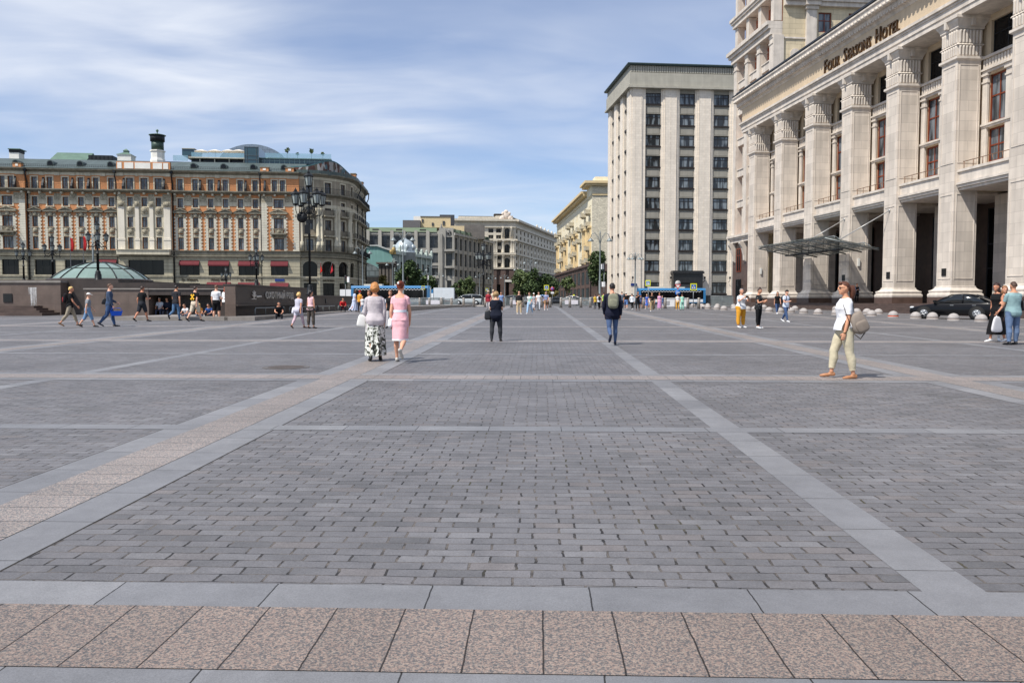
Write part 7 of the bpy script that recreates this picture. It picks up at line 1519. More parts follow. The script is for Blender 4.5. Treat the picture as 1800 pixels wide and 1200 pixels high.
def car(label, name, loc, rz, body, L=4.9, W=1.84, H=1.46, kind='sedan', cat='car', stripe=None, wheels=True, sign=None):
    r = thing(name, label, cat, loc, rz, 'cars by the square'); k = L/4.9; h = W/2       # front at -x
    if kind == 'sedan': tp = [(-2.45,.5,.62),(-2.36,.62,.86),(-2.1,.72,.94),(-1.6,.82,.98),(-1.0,.91,1.0),(-.6,.95,1.0),(.5,.97,1.0),(1.5,.99,1.0),(1.9,1.0,.99),(2.25,.985,.94),(2.4,.9,.88),(2.45,.62,.8)]; cabp = [(-.98,.92,.80),(-.35,1.28,.74),(.0,1.42,.70),(.45,H,.68),(1.0,1.42,.67),(1.45,1.28,.68),(2.0,1.0,.74)]
    else: tp = [(-2.45,.55,.7),(-2.36,.75,.9),(-2.05,.95,.97),(-1.7,1.05,1.0),(-1.2,1.08,1.0),(1.2,1.1,1.0),(2.2,1.1,1.0),(2.4,1.05,.97),(2.45,.7,.9)]; cabp = [(-1.75,1.05,.86),(-1.1,H*.85,.8),(-.5,H*.97,.78),(.5,H,.77),(1.6,H*.98,.77),(2.2,H*.9,.76),(2.4,1.08,.84)]
    rings = []
    for x, zt, wf in tp:
        w_ = h*wf; zb = .22 if abs(x) < 2.3 else .34; pr = [(-w_*.9,zb),(-w_*.99,zb+.14),(-w_,.55 if zt > .6 else zt*.9),(-w_*.985,zt-.1),(-w_*.9,zt),(0,zt+.025)]; rings.append([(x*k, y, z) for y, z in pr] + [(x*k, -y, z) for y, z in pr[-2::-1]])
    m = MB(); m.loft(rings, True); m.build('body', body, r)
    gr = []; rf = []
    for x, zt, wf in cabp:
        zb = .93 if kind == 'sedan' else 1.03; zt = max(zt, zb+.02); w0, w1 = h*.93, h*wf; gr.append([(x*k,-w0,zb),(x*k,-w1-.02,zt-.06),(x*k,-w1*.86,zt),(x*k,w1*.86,zt),(x*k,w1+.02,zt-.06),(x*k,w0,zb)])
    m = MB(); m.loft(gr, True); m.build('window', vgl, r)
    m = MB(); q = cabp[2:-2]; m.loft([[(x*k,-h*wf-.005,zt-.075),(x*k,-h*wf*.9,zt+.012),(x*k,0,zt+.03),(x*k,h*wf*.9,zt+.012),(x*k,h*wf+.005,zt-.075),(x*k,0,zt-.03)] for x, zt, wf in q], True); 
    for s in (-1, 1):
        for i0, i1 in ((0, 2), (len(cabp)-3, len(cabp)-1)):
            m.tube([(cabp[i]  [0]*k, s*(h*cabp[i][2]*(.97 if 0 < i < len(cabp)-1 else 1.1)), max(cabp[i][1], .95)-.01) for i in range(i0, i1+1)], .045, 6)
        xm = (cabp[2][0]+cabp[-3][0])/2*k + .1; m.tube([(xm, s*h*.945, .95), (xm, s*(h*cabp[3][2]+.02), cabp[3][1]-.08)], .035, 6)
    m.build('roof', body, r)
    for s in (-1, 1):
        m = MB(); m.box((-.95)*k, (-.8)*k, s*h*1.0, s*h*1.16, .98, 1.1); m.build('mirror', body, r)
        m = MB(); m.ell((-2.25*k, s*h*.72, .68), (.14,.2,.07), 10, 6); m.build('headlight', heady, r)
        m = MB(); m.ell((2.3*k, s*h*.74, .84), (.17,.22,.075), 10, 6); m.build('tail_light', tail, r)
        m = MB()
        for x in (-.05, 1.15): m.box((x)*k, (x+.2)*k, s*h*.985, s*(h+.012), .80, .83)
        m.build('door_handle', paint('chrome_trim', 170,170,172, .2, .8), r)
        for x in (-1.5, 1.4):
            if wheels:
                wheel(r, x*k, s*(h-.08), .34, s)
                m = MB(); m.T = Matrix.Translation((x*k, s*(h-.012), .35)) @ Matrix.Rotation(PI/2*s, 4, 'X'); m.lathe([(.42,-.02),(.42,.05)], (0,0,0), 22); m.build('wheel_arch', Mat_arch, r)
        if stripe: m = MB(); m.box(-1.9*k, 2.2*k, s*(h+.006), s*(h+.014), .72, .86); m.build('stripe', stripe, r)
    m = MB(); m.box(2.44*k, 2.47*k, -.26, .26, .72, .84); m.build('number_plate', plate, r)
    if sign: m = MB(); m.box(.2, .45, -.3, .3, H+.03, H+.2); m.build('roof_sign', sign, r)
    return r
Mat_arch = Mat('wheel_arch_black', (.01,.01,.01), .9, var=.05)
cf = ground(1690, 561.5); car('glossy black sedan parked at the hotel steps, seen from behind', 'parked_car', Vector((cf.x+.25, cf.y+1.1, gz(cf.y))), R(-44), Mat('black_car_paint', (.004,.004,.005), .25, var=0, spec=.2, coat=.15), 4.7)
for px, Y, rz, col, kind, L, H, lab, nm, cat, kw in ((1012,128,180,(226,224,220),'sedan',4.9,1.5,'white taxi with an orange stripe before the brown shopfronts','taxi','taxi',dict(stripe=paint('orange_stripe',232,150,50), sign=yel)),(823,132,0,(176,182,182),'van',4.9,1.75,'silver grey van right of the white truck','silver_van','van',{}),(897,150,0,(120,130,132),'van',4.4,1.7,'grey car behind the banner, right of the woman in navy','grey_car','car',{}),(956,160,90,(48,120,190),'van',4.4,1.85,'blue car behind the man in white','blue_car','car',{}),(975,140,0,(30,32,36),'sedan',4.6,1.45,'dark car left of the white taxi','dark_car','car',{})):
    car(lab, nm, Vector(((px-900)/1400*Y, Y, gz(Y))), R(rz), Mat('car_paint', srgb(*col), .3, .1, var=.03, coat=.6), L, 1.84, H, kind, cat, **kw)
def bus(label, loc, L, body, H=3.05, W=2.5):
    r = thing('city_bus', label, 'bus', loc, 0, 'blue city buses'); m = MB()
    m.extx([(0,.3),(-.02,1.0),(0,H-.35),(.25,H),(W-.25,H),(W,H-.35),(W,.3)], 0, L); m.build('body', body, r)
    m = MB(); m.box(.45, L-.45, -.035, -.003, 1.0, H-.42); m.build('window', g_black, r)
    m = MB(); n = int((L-1.2)/.26)
    for k in range(n): x = .6 + .26*k; z = H-.72 + (.1 if k % 2 else 0); m.box(x, x+.2, -.045, -.036, z, z+.1)
    m.build('checker_strip', wht, r)
    m = MB(); m.box(.5, L-.5, -.03, -.004, .45, .95); m.build('white_skirt', wht, r)
    m = MB(); m.box(2, 5, .5, W-.5, H+.002, H+.28); m.box(7, 8.6, .5, W-.5, H+.002, H+.22); m.build('roof_unit', paint('roof_unit_cream', 214,206,188), r)
    m = MB(); m.box(L+.001, L+.03, .2, W-.2, 1.1, H-.4); m.build('windscreen', g_black, r)
    for x in (2.4, L-2.7):
        wheel(r, x, .12, .48, 1)
    for s in (.25, W-.45): m = MB(); m.box(L+.002, L+.04, s, s+.25, .6, .8); m.build('headlight', heady, r)
    return r
bb = Mat('bus_blue_paint', srgb(52,116,164), .35, var=.05, coat=.4)
Y = 130; bus('blue city bus with black windows behind the two women walking away', Vector(((617.5-900)/1400*Y, Y, gz(Y))), 12.8, bb, 3.15); Y = 146; bus('blue city bus in front of the tall office block', Vector(((1122-900)/1400*Y, Y, gz(Y))), 12.3, bb, 3.0)
# box truck: cab left, white box right
Y = 138; tk = thing('box_truck', 'white box truck with a blue deflector between the left bus and silver van', 'truck', Vector(((738-900)/1400*Y, Y, gz(Y)))); s = Y/1400
m = MB(); m.box(2.4, 5.9, 0, 2.2, .75, 2.95); m.build('cargo_box', paint('truck_white', 216,222,226, .5), tk); m = MB(); m.extx([(.1,.4),(.1,1.3),(.2,2.0),(2.0,2.0),(2.1,1.3),(2.1,.4)], .5, 2.3); m.extx([(.1,.4),(.1,1.25),(2.1,1.25),(2.1,.4)], 0, .499); m.build('cab', paint('truck_white', 216,222,226, .5), tk); m = MB(); m.box(.75, 1.9, .06, .14, 1.25, 1.85); m.box(.47, .499, .35, 1.85, 1.3, 1.9); m.build('window', vgl, tk); m = MB(); m.exty([(.6,2.01),(2.3,2.01),(2.3,2.75)], .3, 1.9); m.build('roof_deflector', bb, tk); m = MB(); m.box(.3, 5.9, .4, 1.8, .45, .74); m.build('chassis', std, tk)
for x in (.95, 4.7): wheel(tk, x, .2, .42, 1)
m = MB(); m.box(4.2, 5.9, -.02, .03, .6, .72); m.build('marker_lights', tail, tk)
Y = 112; bd = thing('white_hoarding', 'white hoarding panel left of the blue bus', 'hoarding', Vector(((598-900)/1400*Y, Y, gz(Y)))); m = MB(); m.box(0, 1.55, 0, .06, 1.2, 2.3); m.build('panel', wht, bd); m = MB(); m.box(.1,.16,.07,.13,0,2.2); m.box(1.4,1.46,.07,.13,0,2.2); m.build('post', galv, bd)
bk = thing('white_ticket_booth', 'white counter booth standing before the right blue bus', 'booth', Vector(((1166-900)/1400*98, 98, gz(98)))); m = MB(); m.box(0,2.9,0,.9,0,.98); m.box(-.05,2.95,-.05,.95,.981,1.06); m.build('counter', wht, bk); m = MB(); m.box(.2,.75,-.03,-.002,.2,.7); m.build('recess_panel', paint('booth_grey', 160,160,162), bk)
mh = thing('manhole_cover', 'round iron manhole cover sunk in the setts on the left', 'manhole', ground(503, 645.5)); m = MB(); m.lathe([(.36,-.02),(.36,.012),(.3,.016),(.29,.012),(.02,.014)], (0,0,0), 28, smooth=False); m.build('cover', Mat('rusty_iron', srgb(84,76,72), .7, .3, var=.25, vs=8, bump=.6, bs=40), mh); m = MB(); m.lathe([(.47,-.02),(.47,.006),(.365,.008)], (0,0,0), 28, smooth=False); m.build('frame', Mat('worn_iron', srgb(96,92,90), .7, .2, var=.2, vs=6), mh)
# terrace parasols and planted trees on the ornate hotel's roof
zt_ = NP.z(380, 276.6, 10)
for k, (px, lab) in enumerate(((354.5,'leftmost'),(378.5,'second from the left'),(402.5,'third from the left'),(420,'rightmost, next to the glass pavilion'))):
    d = 12; u, z = NP.hit(px, 263.5, d); p = NP.o + NP.d*u + NP.n*d; r = thing('parasol', 'white parasol on the hotel roof terrace, ' + lab, 'parasol', Vector((p.x, p.y, zt_)), 0, 'white parasols on the roof terrace'); h = z - zt_; m = MB(); m.lathe([(1.35,h-.42),(1.38,h-.36),(.7,h-.12),(.02,h+.05)], (0,0,0), 8, smooth=False); m.build('canopy', paint('parasol_canvas', 226,218,206, .9), r); m = MB(); m.lathe([(.04,0),(.04,h)], (0,0,0), 6); m.lathe([(.3,0),(.3,.08)], (0,0,0), 10); m.build('pole', galv, r)
# trees
def leafmat(n, a, b):
    m = bpy.data.materials.new(n); m.use_nodes = True; nt = m.node_tree; N = nt.nodes; L = nt.links; P = N['Principled BSDF']; P.inputs['Roughness'].default_value = .6; P.inputs['Specular IOR Level'].default_value = .25
    g = N.new('ShaderNodeNewGeometry'); x = N.new('ShaderNodeMix'); x.data_type = 'RGBA'; L.new(g.outputs['Random Per Island'], x.inputs[0]); x.inputs[6].default_value = (*a, 1); x.inputs[7].default_value = (*b, 1); L.new(x.outputs[2], P.inputs['Base Color']); P.inputs['Transmission Weight'].default_value = 0; P.inputs['Subsurface Weight'].default_value = 0; return m
lf_d = leafmat('dark_leaves', (.03,.052,.022), (.085,.125,.045)); lf_m = leafmat('green_leaves', (.05,.08,.03), (.125,.16,.06)); lf_y = leafmat('yellowing_leaves', (.12,.11,.03), (.24,.19,.06)); bark = Mat('bark', srgb(78,66,56), .9, var=.25, vs=3, bump=.6, bs=14)
def tree(label, px, y0, y1, w_, Y, lf, n=2600, ls=.34, seed=0, trunk=.28, group='street trees', base=None, name='street_tree'):
    rnd = random.Random(seed); zt = at(px, y0, Y).z; zb = base if base is not None else gz(Y); zc0 = at(px, y1, Y).z; X = (px-900)/1400*Y; r = thing(name, label, 'tree', Vector((X, Y, zb)), 0, group); H_ = zt - zb; c0 = max(zc0 - zb, H_*.12); rw = w_/1400*Y/2; rh = (H_ - c0)/2; cz = c0 + rh
    clumps = []
    for i in range(15):
        a = rnd.uniform(0, 2*PI); q = rnd.uniform(-1, 1); rr = math.sqrt(max(0, 1-q*q))*rnd.uniform(.35, .82); clumps.append((Vector((rw*rr*math.cos(a), rw*rr*math.sin(a), cz + rh*q*.74)), rnd.uniform(.24, .46)))
    m = MB(); k = trunk; m.tube([(0,0,0),(.05*k,0,c0*.5),(0,.1*k,cz*.9),(.1,0,H_*.8)], [k,k*.8,k*.55,k*.2], 9)
    for c, s_ in clumps[:9]: st_ = Vector((0,0,c0*.7 + rnd.random()*rh*.7)); m.tube([st_, st_.lerp(c, .5) + Vector((0,0,.15*rh)), c], [k*.4,k*.25,k*.08], 6)
    m.build('trunk', bark, r)
    m = MB(); vs = []; fs = []
    for i in range(n):
        c, s_ = clumps[rnd.randrange(len(clumps))]; d = Vector((rnd.gauss(0,1), rnd.gauss(0,1), rnd.gauss(0,1))).normalized()*(rnd.random()**.45); p = c + Vector((d.x*rw*s_*1.15, d.y*rw*s_*1.15, d.z*rh*s_*1.15)); t = Vector((rnd.gauss(0,1), rnd.gauss(0,1), rnd.gauss(0,.6))).normalized(); q = t.orthogonal(); q.rotate(Matrix.Rotation(rnd.uniform(0, 6.28), 3, t)); l = ls*rnd.uniform(.6, 1.3)
        b = len(vs); vs += [p - t*l*.5, p + q*l*.32, p + t*l*.5, p - q*l*.32]; fs.append((b, b+1, b+2, b+3))
    m.add(vs, fs, False); m.build('crown', lf, r); return r
tree('dark narrow tree in front of the turquoise house', 717, 455, 512, 44, 150, lf_d, 3200, .5, 1); tree('dark tree between the turquoise house and the clock corner', 752, 484, 520, 34, 160, lf_d, 2200, .5, 2); tree('small yellowing tree by the glazed arcade hall', 675, 484, 514, 22, 165, lf_y, 900, .4, 3); tree('green tree left of the thin lamp before the grey office', 806, 489, 520, 28, 190, lf_d, 1600, .5, 4); tree('paler green tree right of the thin lamp before the grey office', 824, 488, 520, 26, 185, lf_m, 1500, .5, 5); tree('large green tree, left one of the pair before the white palace', 918, 473, 524, 42, 180, lf_m, 3400, .55, 6, .4); tree('large dark green tree, right one of the pair before the white palace', 943, 472, 524, 44, 175, lf_d, 3600, .55, 7, .4); tree('dark tree partly behind the large pair, near the brown shopfronts', 966, 484, 522, 34, 230, lf_d, 2000, .65, 8, .4); tree('young yellowing tree beside the no parking sign', 968, 503, 525, 26, 165, lf_y, 700, .4, 9); tree('dark tree squeezed between the apartment house and the office block', 1052, 440, 500, 42, 190, lf_d, 3600, .55, 10, .4); tree('sparse green tree before the shop windows of the apartment house', 998, 486, 516, 26, 190, lf_m, 800, .45, 11, .2)
for px, y0, lab, sd_ in ((509,259,'taller potted tree on the roof terrace, right of the pavilion',21),(551,261,'potted tree on the roof terrace near the mosaic gable',22),(527,268,'small potted tree between the two taller roof trees',23),(571,268,'small potted tree nearest the mosaic gable',24)):
    d = 10; u, z = NP.hit(px, 278, d); p = NP.o + NP.d*u + NP.n*d; q = tree(lab, px, y0, y0+9 if y0 < 265 else y0+6, 10 if y0 < 265 else 6, p.y, lf_m, 120, .28, sd_, .05, 'potted trees on the roof terrace', z-.1, 'potted_tree')
# ================================================================= THE PEOPLE
def floral():
    m = bpy.data.materials.new('floral_fabric'); m.use_nodes = True; nt = m.node_tree; N = nt.nodes; L = nt.links; P = N['Principled BSDF']; P.inputs['Roughness'].default_value = .85
    tc = N.new('ShaderNodeTexCoord'); n = N.new('ShaderNodeTexNoise'); n.inputs['Scale'].default_value = 9; n.inputs['Detail'].default_value = 3.5; n.inputs['Distortion'].default_value = 1.6; L.new(tc.outputs['Object'], n.inputs['Vector']); r = N.new('ShaderNodeValToRGB'); L.new(n.outputs['Fac'], r.inputs[0]); e = r.color_ramp.elements; e[0].position = .40; e[0].color = (.012,.014,.012,1); e[1].position = .56; e[1].color = (.66,.66,.62,1)
    for p, c in ((.445, (.05,.06,.04,1)), (.475, (.16,.17,.13,1)), (.51, (.52,.53,.49,1))): x = e.new(p); x.color = c
    L.new(r.outputs[0], P.inputs['Base Color']); return m
def speck(name, base, dot, thr=.62, sc=26):
    m = bpy.data.materials.new(name); m.use_nodes = True; nt = m.node_tree; N = nt.nodes; L = nt.links; P = N['Principled BSDF']; P.inputs['Roughness'].default_value = .9
    tc = N.new('ShaderNodeTexCoord'); n = N.new('ShaderNodeTexNoise'); n.inputs['Scale'].default_value = sc; n.inputs['Detail'].default_value = 2; L.new(tc.outputs['Object'], n.inputs['Vector']); q = N.new('ShaderNodeMapRange'); q.inputs[1].default_value = thr; q.inputs[2].default_value = thr+.04; L.new(n.outputs['Fac'], q.inputs[0]); x = N.new('ShaderNodeMix'); x.data_type = 'RGBA'; L.new(q.outputs[0], x.inputs[0]); x.inputs[6].default_value = (*srgb(*base),1); x.inputs[7].default_value = (*srgb(*dot),1); L.new(x.outputs[2], P.inputs['Base Color']); return m
def P(px, yt_, yf, rz, label, sex='m', loc=None, Y=None, **k):
    p = loc or ground(px, yf)
    if Y: p = at(px, yf, Y); p.z = gz(Y)
    h = at(px, yt_, p.y).z - p.z if not k.get('h') else k.pop('h')
    k.setdefault('sk', skin(*random.choice(((205,150,122),(214,164,138),(196,142,112)))))
    return person(px, yf, max(1.15, min(1.93, h/.985)), rz, label, sex, loc=p, **k)
WHT = (216,216,218); BLK = (24,24,27); JEAN = (72,94,132); WS = (222,222,222)
# two women walking away on the pink band
b, r = P(660, 500, 634, 12, 'woman in lilac grey cardigan and long floral skirt, walking away with a white bag', 'f', pose='glide', tp=((188,178,182), dict(sleeve=1.95, hem=-.1, flare=.03, off=.016)), bt=('s', floral(), dict(hem=.075, flare=1.05, slim=.9, folds=.014)), hr=('bob', (186,128,74)), sh=(24,22,22), fat=1.12)
handbag(b, r, 'white shoulder bag hanging at the left elbow of the woman in grey cardigan', (214,212,208), b['J']['elL'] + Vector((-.06,.02,-.19)), (.1,.055,.14), b['J']['elL'] + Vector((-.02,0,.07)), tilt=8)
b, r = P(704, 497, 636, -6, 'woman in pink dress with white belt, auburn hair pinned up, walking away', 'f', pose='stepl', tp=((238,172,180), dict(sleeve=.42, hem=-.05, flare=0, scoop=.035, off=.008)), bt=('s', cloth(238,172,180), dict(hem=.27, slim=1.45, folds=.003, wz=.115, hemband=cloth(232,232,236), waistband=cloth(228,232,240))), hr=('bun', (112,46,24)), sh=(186,180,172), sk=skin(212,158,130))
hb_ = b['hd']; m = MB(); m.ell(hb_(-.012,-.076,.036), (.022,.012,.03), 8, 6, b['Mh']); m.build('hair_clip', paint('pearl_white', 232,232,228, .3), r)
handbag(b, r, 'small white bag on the left shoulder of the woman in pink dress', (220,224,228), b['J']['shL'] + Vector((-.05,-.03,-.52)), (.05,.11,.1), b['J']['shL'] + Vector((-.01,0,.05)))
b, r = P(650, 511, 575, 172, 'woman in white top and jeans approaching, half hidden behind the grey cardigan', 'f', pose='walkl', tp=(WHT, dict(sleeve=.5)), bt=('p', (150,178,206)), hr=('long', (118,76,52)), sh=WS)
b, r = P(687, 511, 577, 176, 'woman in black top and grey trousers approaching between the two women walking away', 'f', pose='walkr', tp=(BLK, dict(sleeve=.6)), bt=('p', (168,164,166)), hr=('bob', (112,74,50)), sh=BLK)
# woman in navy, bowed over her phone
b, r = P(872, 514, 600, -4, 'woman in navy top and black trousers seen from behind, head bowed, black handbag', 'f', pose='phone', head=(26,6), tp=((22,27,44), dict(sleeve=.55, hem=-.11, flare=.035, off=.015)), bt=('p', (52,54,58), dict(loose=.006)), hr=('curly', (150,122,84)), sh=(26,26,28), fat=1.16)
t = handbag(b, r, 'black slouchy handbag at the left hip of the woman in navy', (26,26,28), b['J']['hipL'] + Vector((-.16,-.05,.03)), (.1,.06,.15), b['J']['hipL'] + Vector((-.12,.0,.27)), rgh=.4)
m = MB(); m.tube([b['at'](.3, .06, -.075), b['at'](.16, -.03, -.085), b['J']['hipL'] + Vector((-.14,-.06,.2))], .011, 6, flat=.5); m.build('cross_strap', cloth(26,26,28), t)
# man with backpack
b, r = P(1076, 500, 606, 0, 'man in navy jacket and blue jeans walking away with an olive backpack', 'm', pose='stepr', tp=((25,29,50), dict(sleeve=1.98, hem=-.09, flare=.03, off=.02)), bt=('p', (70,92,134), dict(off=.006)), hr=('short', (30,25,24)), sh=(28,34,58))
backpack(b, r, 'olive grey backpack worn by the man in the navy jacket', (128,128,106), sc=1.02)
# woman in profile
b, r = P(1484, 499, 665, 90, 'woman in white T-shirt and khaki trousers walking left, brown ponytail and sunglasses', 'f', pose='prof', tp=((222,222,226), dict(sleeve=.72, hem=-.0, flare=.05, off=.016)), bt=('p', (196,184,152), dict(ln=1.78, loose=.011)), hr=('pony', (86,50,34)), sh=(168,118,84), sk=skin(206,150,118), fat=1.05)
m = MB(); hd = b['hd']; H = b['H']
for s in (1, -1): m.ell(hd(s*.019,.053,.006), (.014*H, .006*H, .011*H), 12, 8, b['Mh']); m.tube([hd(s*.032,.046,.008), hd(s*.046,.0,.006)], .0022*H, 5)
m.build('sunglasses', paint('dark_lens', 22,20,20, .15), r)
m = MB(); m.ell(hd(0,.043,.05), (.034*H,.016*H,.018*H), 12, 8, b['Mh']); m.build('fringe', hairm(86,50,34), r)
m = MB(); wr = b['J']['wrL']; m.tube([wr + Vector((0,0,.012)), wr + Vector((0,0,-.008))], .0168*H, 12); m.build('wristwatch', paint('brass_watch', 120,90,60, .3, .6), r)
t = bagthing('backpack', 'grey brown canvas backpack slung on one shoulder of the woman in white T-shirt', 'backpack', r); m = MB(); bp_ = Vector((-.2,-.15,.99)); sup(m, bp_, (.08,.145,.19), .6, 24, 14, Matrix.Rotation(R(-24), 3, 'X')); 
for i, q in enumerate(m.v):
    k = (q[2] - bp_.z)/.2; f_ = .8 - .22*k; m.v[i] = (bp_.x + (q[0]-bp_.x)*f_*1.15, bp_.y + (q[1]-bp_.y)*f_*1.15, q[2] + .016*noise.noise(Vector(q)*11))
m.build('bag_body', cloth(140,126,114), t); m = MB(); sup(m, bp_ + Vector((-.078,-.03,-.06)), (.035,.11,.1), .6, 18, 10, Matrix.Rotation(R(-24), 3, 'X')); m.build('front_pocket', cloth(132,118,106), t)
sl_ = b['J']['shL']; m = MB(); m.tube([bp_ + Vector((.02,.08,.18)), sl_ + Vector((.035,-.085,.03)), sl_ + Vector((.04,-.005,.07)), sl_ + Vector((.03,.095,-.01)), sl_ + Vector((-.055,.085,-.14)), bp_ + Vector((-.03,.15,-.06))], .012, 7, flat=.5); m.tube([bp_ + Vector((-.02,-.1,-.17)), bp_ + Vector((-.03,-.02,-.28)), bp_ + Vector((-.02,.08,-.2))], .01, 6); m.build('shoulder_strap', cloth(70,64,60), t)
# right edge group
b, r = P(1751, 500, 601, 112, 'woman in sleeveless black maxi dress walking left with a white carrier bag', 'f', pose='glide', tp=((24,24,26), dict(sleeve=0, hem=.0, off=.009)), bt=('s', cloth(24,24,26), dict(hem=.13, flare=1.25, slim=.8, folds=.02)), hr=('long', (52,28,22)), sh=WS, sk=skin(190,132,104))
handbag(b, r, 'white carrier bag in the hand of the woman in black maxi dress', (214,212,214), b['J']['handL'] + Vector((-.05,.02,-.3)), (.04,.19,.24), b['J']['handL'] + Vector((0,0,-.02)), rgh=.7)
handbag(b, r, 'small black shoulder bag worn over the black maxi dress', (22,22,24), b['at'](.06, -.1, .04), (.05,.11,.08), b['at'](.3, -.03, .05))
b, r = P(1763, 505, 599, 165, 'woman with light brown hair standing behind the black maxi dress', 'f', pose='stand', tp=((60,60,64), dict(sleeve=.4)), bt=('p', (200,196,190)), hr=('long', (140,98,66)), sh=WS)
b, r = P(1779, 498, 606, 8, 'man in grey teal T-shirt and blue jeans seen from behind at the right edge', 'm', pose='phone', tp=((126,160,162), dict(sleeve=.62, hem=-.05, flare=.02)), bt=('p', (92,116,152), dict(loose=.006)), hr=('crop', (74,54,44)), sh=(24,24,28), fat=1.14)
handbag(b, r, 'black sling bag at the right side of the man in grey teal T-shirt', (24,24,28), b['at'](.12, .17, .0), (.06,.1,.15), b['at'](.33, .07, .0))
# people near the half balls
b, r = P(1302, 509, 576, 205, 'stout person in mustard yellow trousers and white T-shirt taking a photo', 'f', pose='photo', tp=(speck('white_printed_tee', (218,218,220), (40,40,44), .66, 9), dict(sleeve=.6, flare=.03)), bt=('p', (226,150,22), dict(ln=1.8, loose=.02)), hr=('short', (150,140,138)), sh=WS, fat=1.24)
m = MB(); hm = (b['J']['handR'] + b['J']['handL'])/2; m.box(-.07, .07, hm.y-.02, hm.y+.03, hm.z-.04, hm.z+.05); t = bagthing('camera', 'small black camera held up by the person in yellow trousers', 'camera', r); m.build('camera_body', blks, t); m = MB(); m.T = Matrix.Translation((0,hm.y+.03,hm.z)) @ Matrix.Rotation(-PI/2, 4, 'X'); m.lathe([(.03,0),(.03,.04)], (0,0,0), 12); m.build('lens', blks, t)
b, r = P(1333, 508, 577, 222, 'woman all in black with white shoes and a top bun, looking at her phone', 'f', pose='phone', head=(14,0), tp=(speck('black_printed_tee', (22,22,24), (120,120,120), .6, 14), dict(sleeve=.5)), bt=('p', BLK, dict(ln=1.85)), hr=('topbun', (60,42,36)), sh=WS)
b, r = P(1366, 513, 552, 178, 'woman with long dark hair in black T-shirt and jeans before the hotel', 'f', pose='walkr', tp=(BLK, dict(sleeve=.5)), bt=('p', (58,84,128)), hr=('long', (48,34,30)), sh=WS)
b, r = P(1381, 510, 566, 205, 'man in pale T-shirt with backpack straps and a black cap, striding past the columns', 'm', pose='wphone', tp=((196,204,222), dict(sleeve=.55)), bt=('p', (60,86,130)), hr=('short', (36,28,26)), sh=WS, cp=((22,22,24), -1))
backpack(b, r, 'dark backpack on the man with a black cap', (36,36,44))
b, r = P(1506, 499, 534, 190, 'guard in dark vest over pale blue shirt on the hotel steps', 'm', loc=Vector((at(1506,520,71).x, 71, 1.262)), pose='phone', tp=((120,144,190), dict(sleeve=1.6)), bt=('p', BLK), hr=('short', (40,32,28)), sh=BLK, vox=.018); top(b, r, cloth(*BLK), sleeve=0, hem=-.02, off=.022, name='vest')
# group on the left, walking along the fountain
b, r = P(124, 504, 573, -62, 'blonde woman in black T-shirt and khaki trousers with a black and red backpack', 'f', pose='walkl', tp=(BLK, dict(sleeve=.5)), bt=('p', (150,138,116), dict(ln=1.7, loose=.008)), hr=('short', (212,180,116)), sh=(112,84,58), sk=skin(200,140,110))
backpack(b, r, 'black and red backpack on the blonde woman', (30,28,32), (150,40,44))
b, r = P(155, 515, 575, -58, 'boy in grey T-shirt, denim shorts and white cap', 'm', pose='walkr', tp=((132,136,142), dict(sleeve=.6)), bt=('p', (104,140,182), dict(ln=1.25, loose=.012)), hr=('crop', (90,70,50)), sh=(70,58,50), cp=((216,214,210), 1))
b, r = P(193, 499, 574, -66, 'man in blue sweatshirt and blue jeans carrying a bright blue basket', 'm', pose='bagl', tp=((58,76,104), dict(sleeve=1.95)), bt=('p', (60,86,128), dict(loose=.01)), hr=('short', (84,60,46)), sh=(60,60,66))
hR = b['J']['handR']; t = bagthing('plastic_basket', 'bright blue plastic basket in the hand of the man in blue', 'basket', r); m = MB(); pl_ = paint('bright_blue_plastic', 20,84,200, .4); m.loft([[(sx*a + hR.x, sy*c + hR.y + .1, z) for sx, sy in ((-1,-1),(1,-1),(1,1),(-1,1))] for a, c, z in ((.13,.19,hR.z-.34),(.17,.25,hR.z-.13),(.15,.23,hR.z-.13),(.12,.18,hR.z-.32))], False); m.build('basket_body', pl_, t); m = MB(); m.tube([(hR.x,hR.y-.14,hR.z-.13),(hR.x,hR.y-.05,hR.z),(hR.x,hR.y+.25,hR.z),(hR.x,hR.y+.34,hR.z-.13)], .012, 6); m.build('handle', pl_, t)
handbag(b, r, 'black bag slung behind the man in blue', (26,26,28), b['at'](.08, -.14, -.1), (.07,.12,.13), b['at'](.3, -.05, -.08))
b, r = P(250, 503, 565, -25, 'man in black T-shirt and dark shorts walking with bent arms beside the fountain', 'm', pose='wphone', tp=(BLK, dict(sleeve=.6)), bt=('p', (44,46,54), dict(ln=.98, loose=.018)), hr=('short', (58,42,34)), sh=(30,26,26), sk=skin(186,126,98))
b, r = P(310, 498, 564, -12, 'tall man in black dotted shirt and blue jeans walking away', 'm', pose='stepr', tp=(speck('dotted_shirt', (26,26,34), (150,150,160), .68, 40), dict(sleeve=.6)), bt=('p', (76,112,152)), hr=('short', (32,26,26)), sh=(40,42,54))
b, r = P(343, 503, 565, -28, 'man in black T-shirt with a yellow cross mark on the back and beige shorts', 'm', pose='walkr', tp=(BLK, dict(sleeve=.6)), bt=('p', (204,188,162), dict(ln=.98, loose=.02)), hr=('short', (50,36,30)), sh=(26,26,28))
m = MB(); Mx = Matrix((Vector((1,0,0)), b['fw'], b['sp'])).transposed().to_4x4(); m.T = Matrix.Translation(b['at'](.2, 0, -.086)) @ Mx
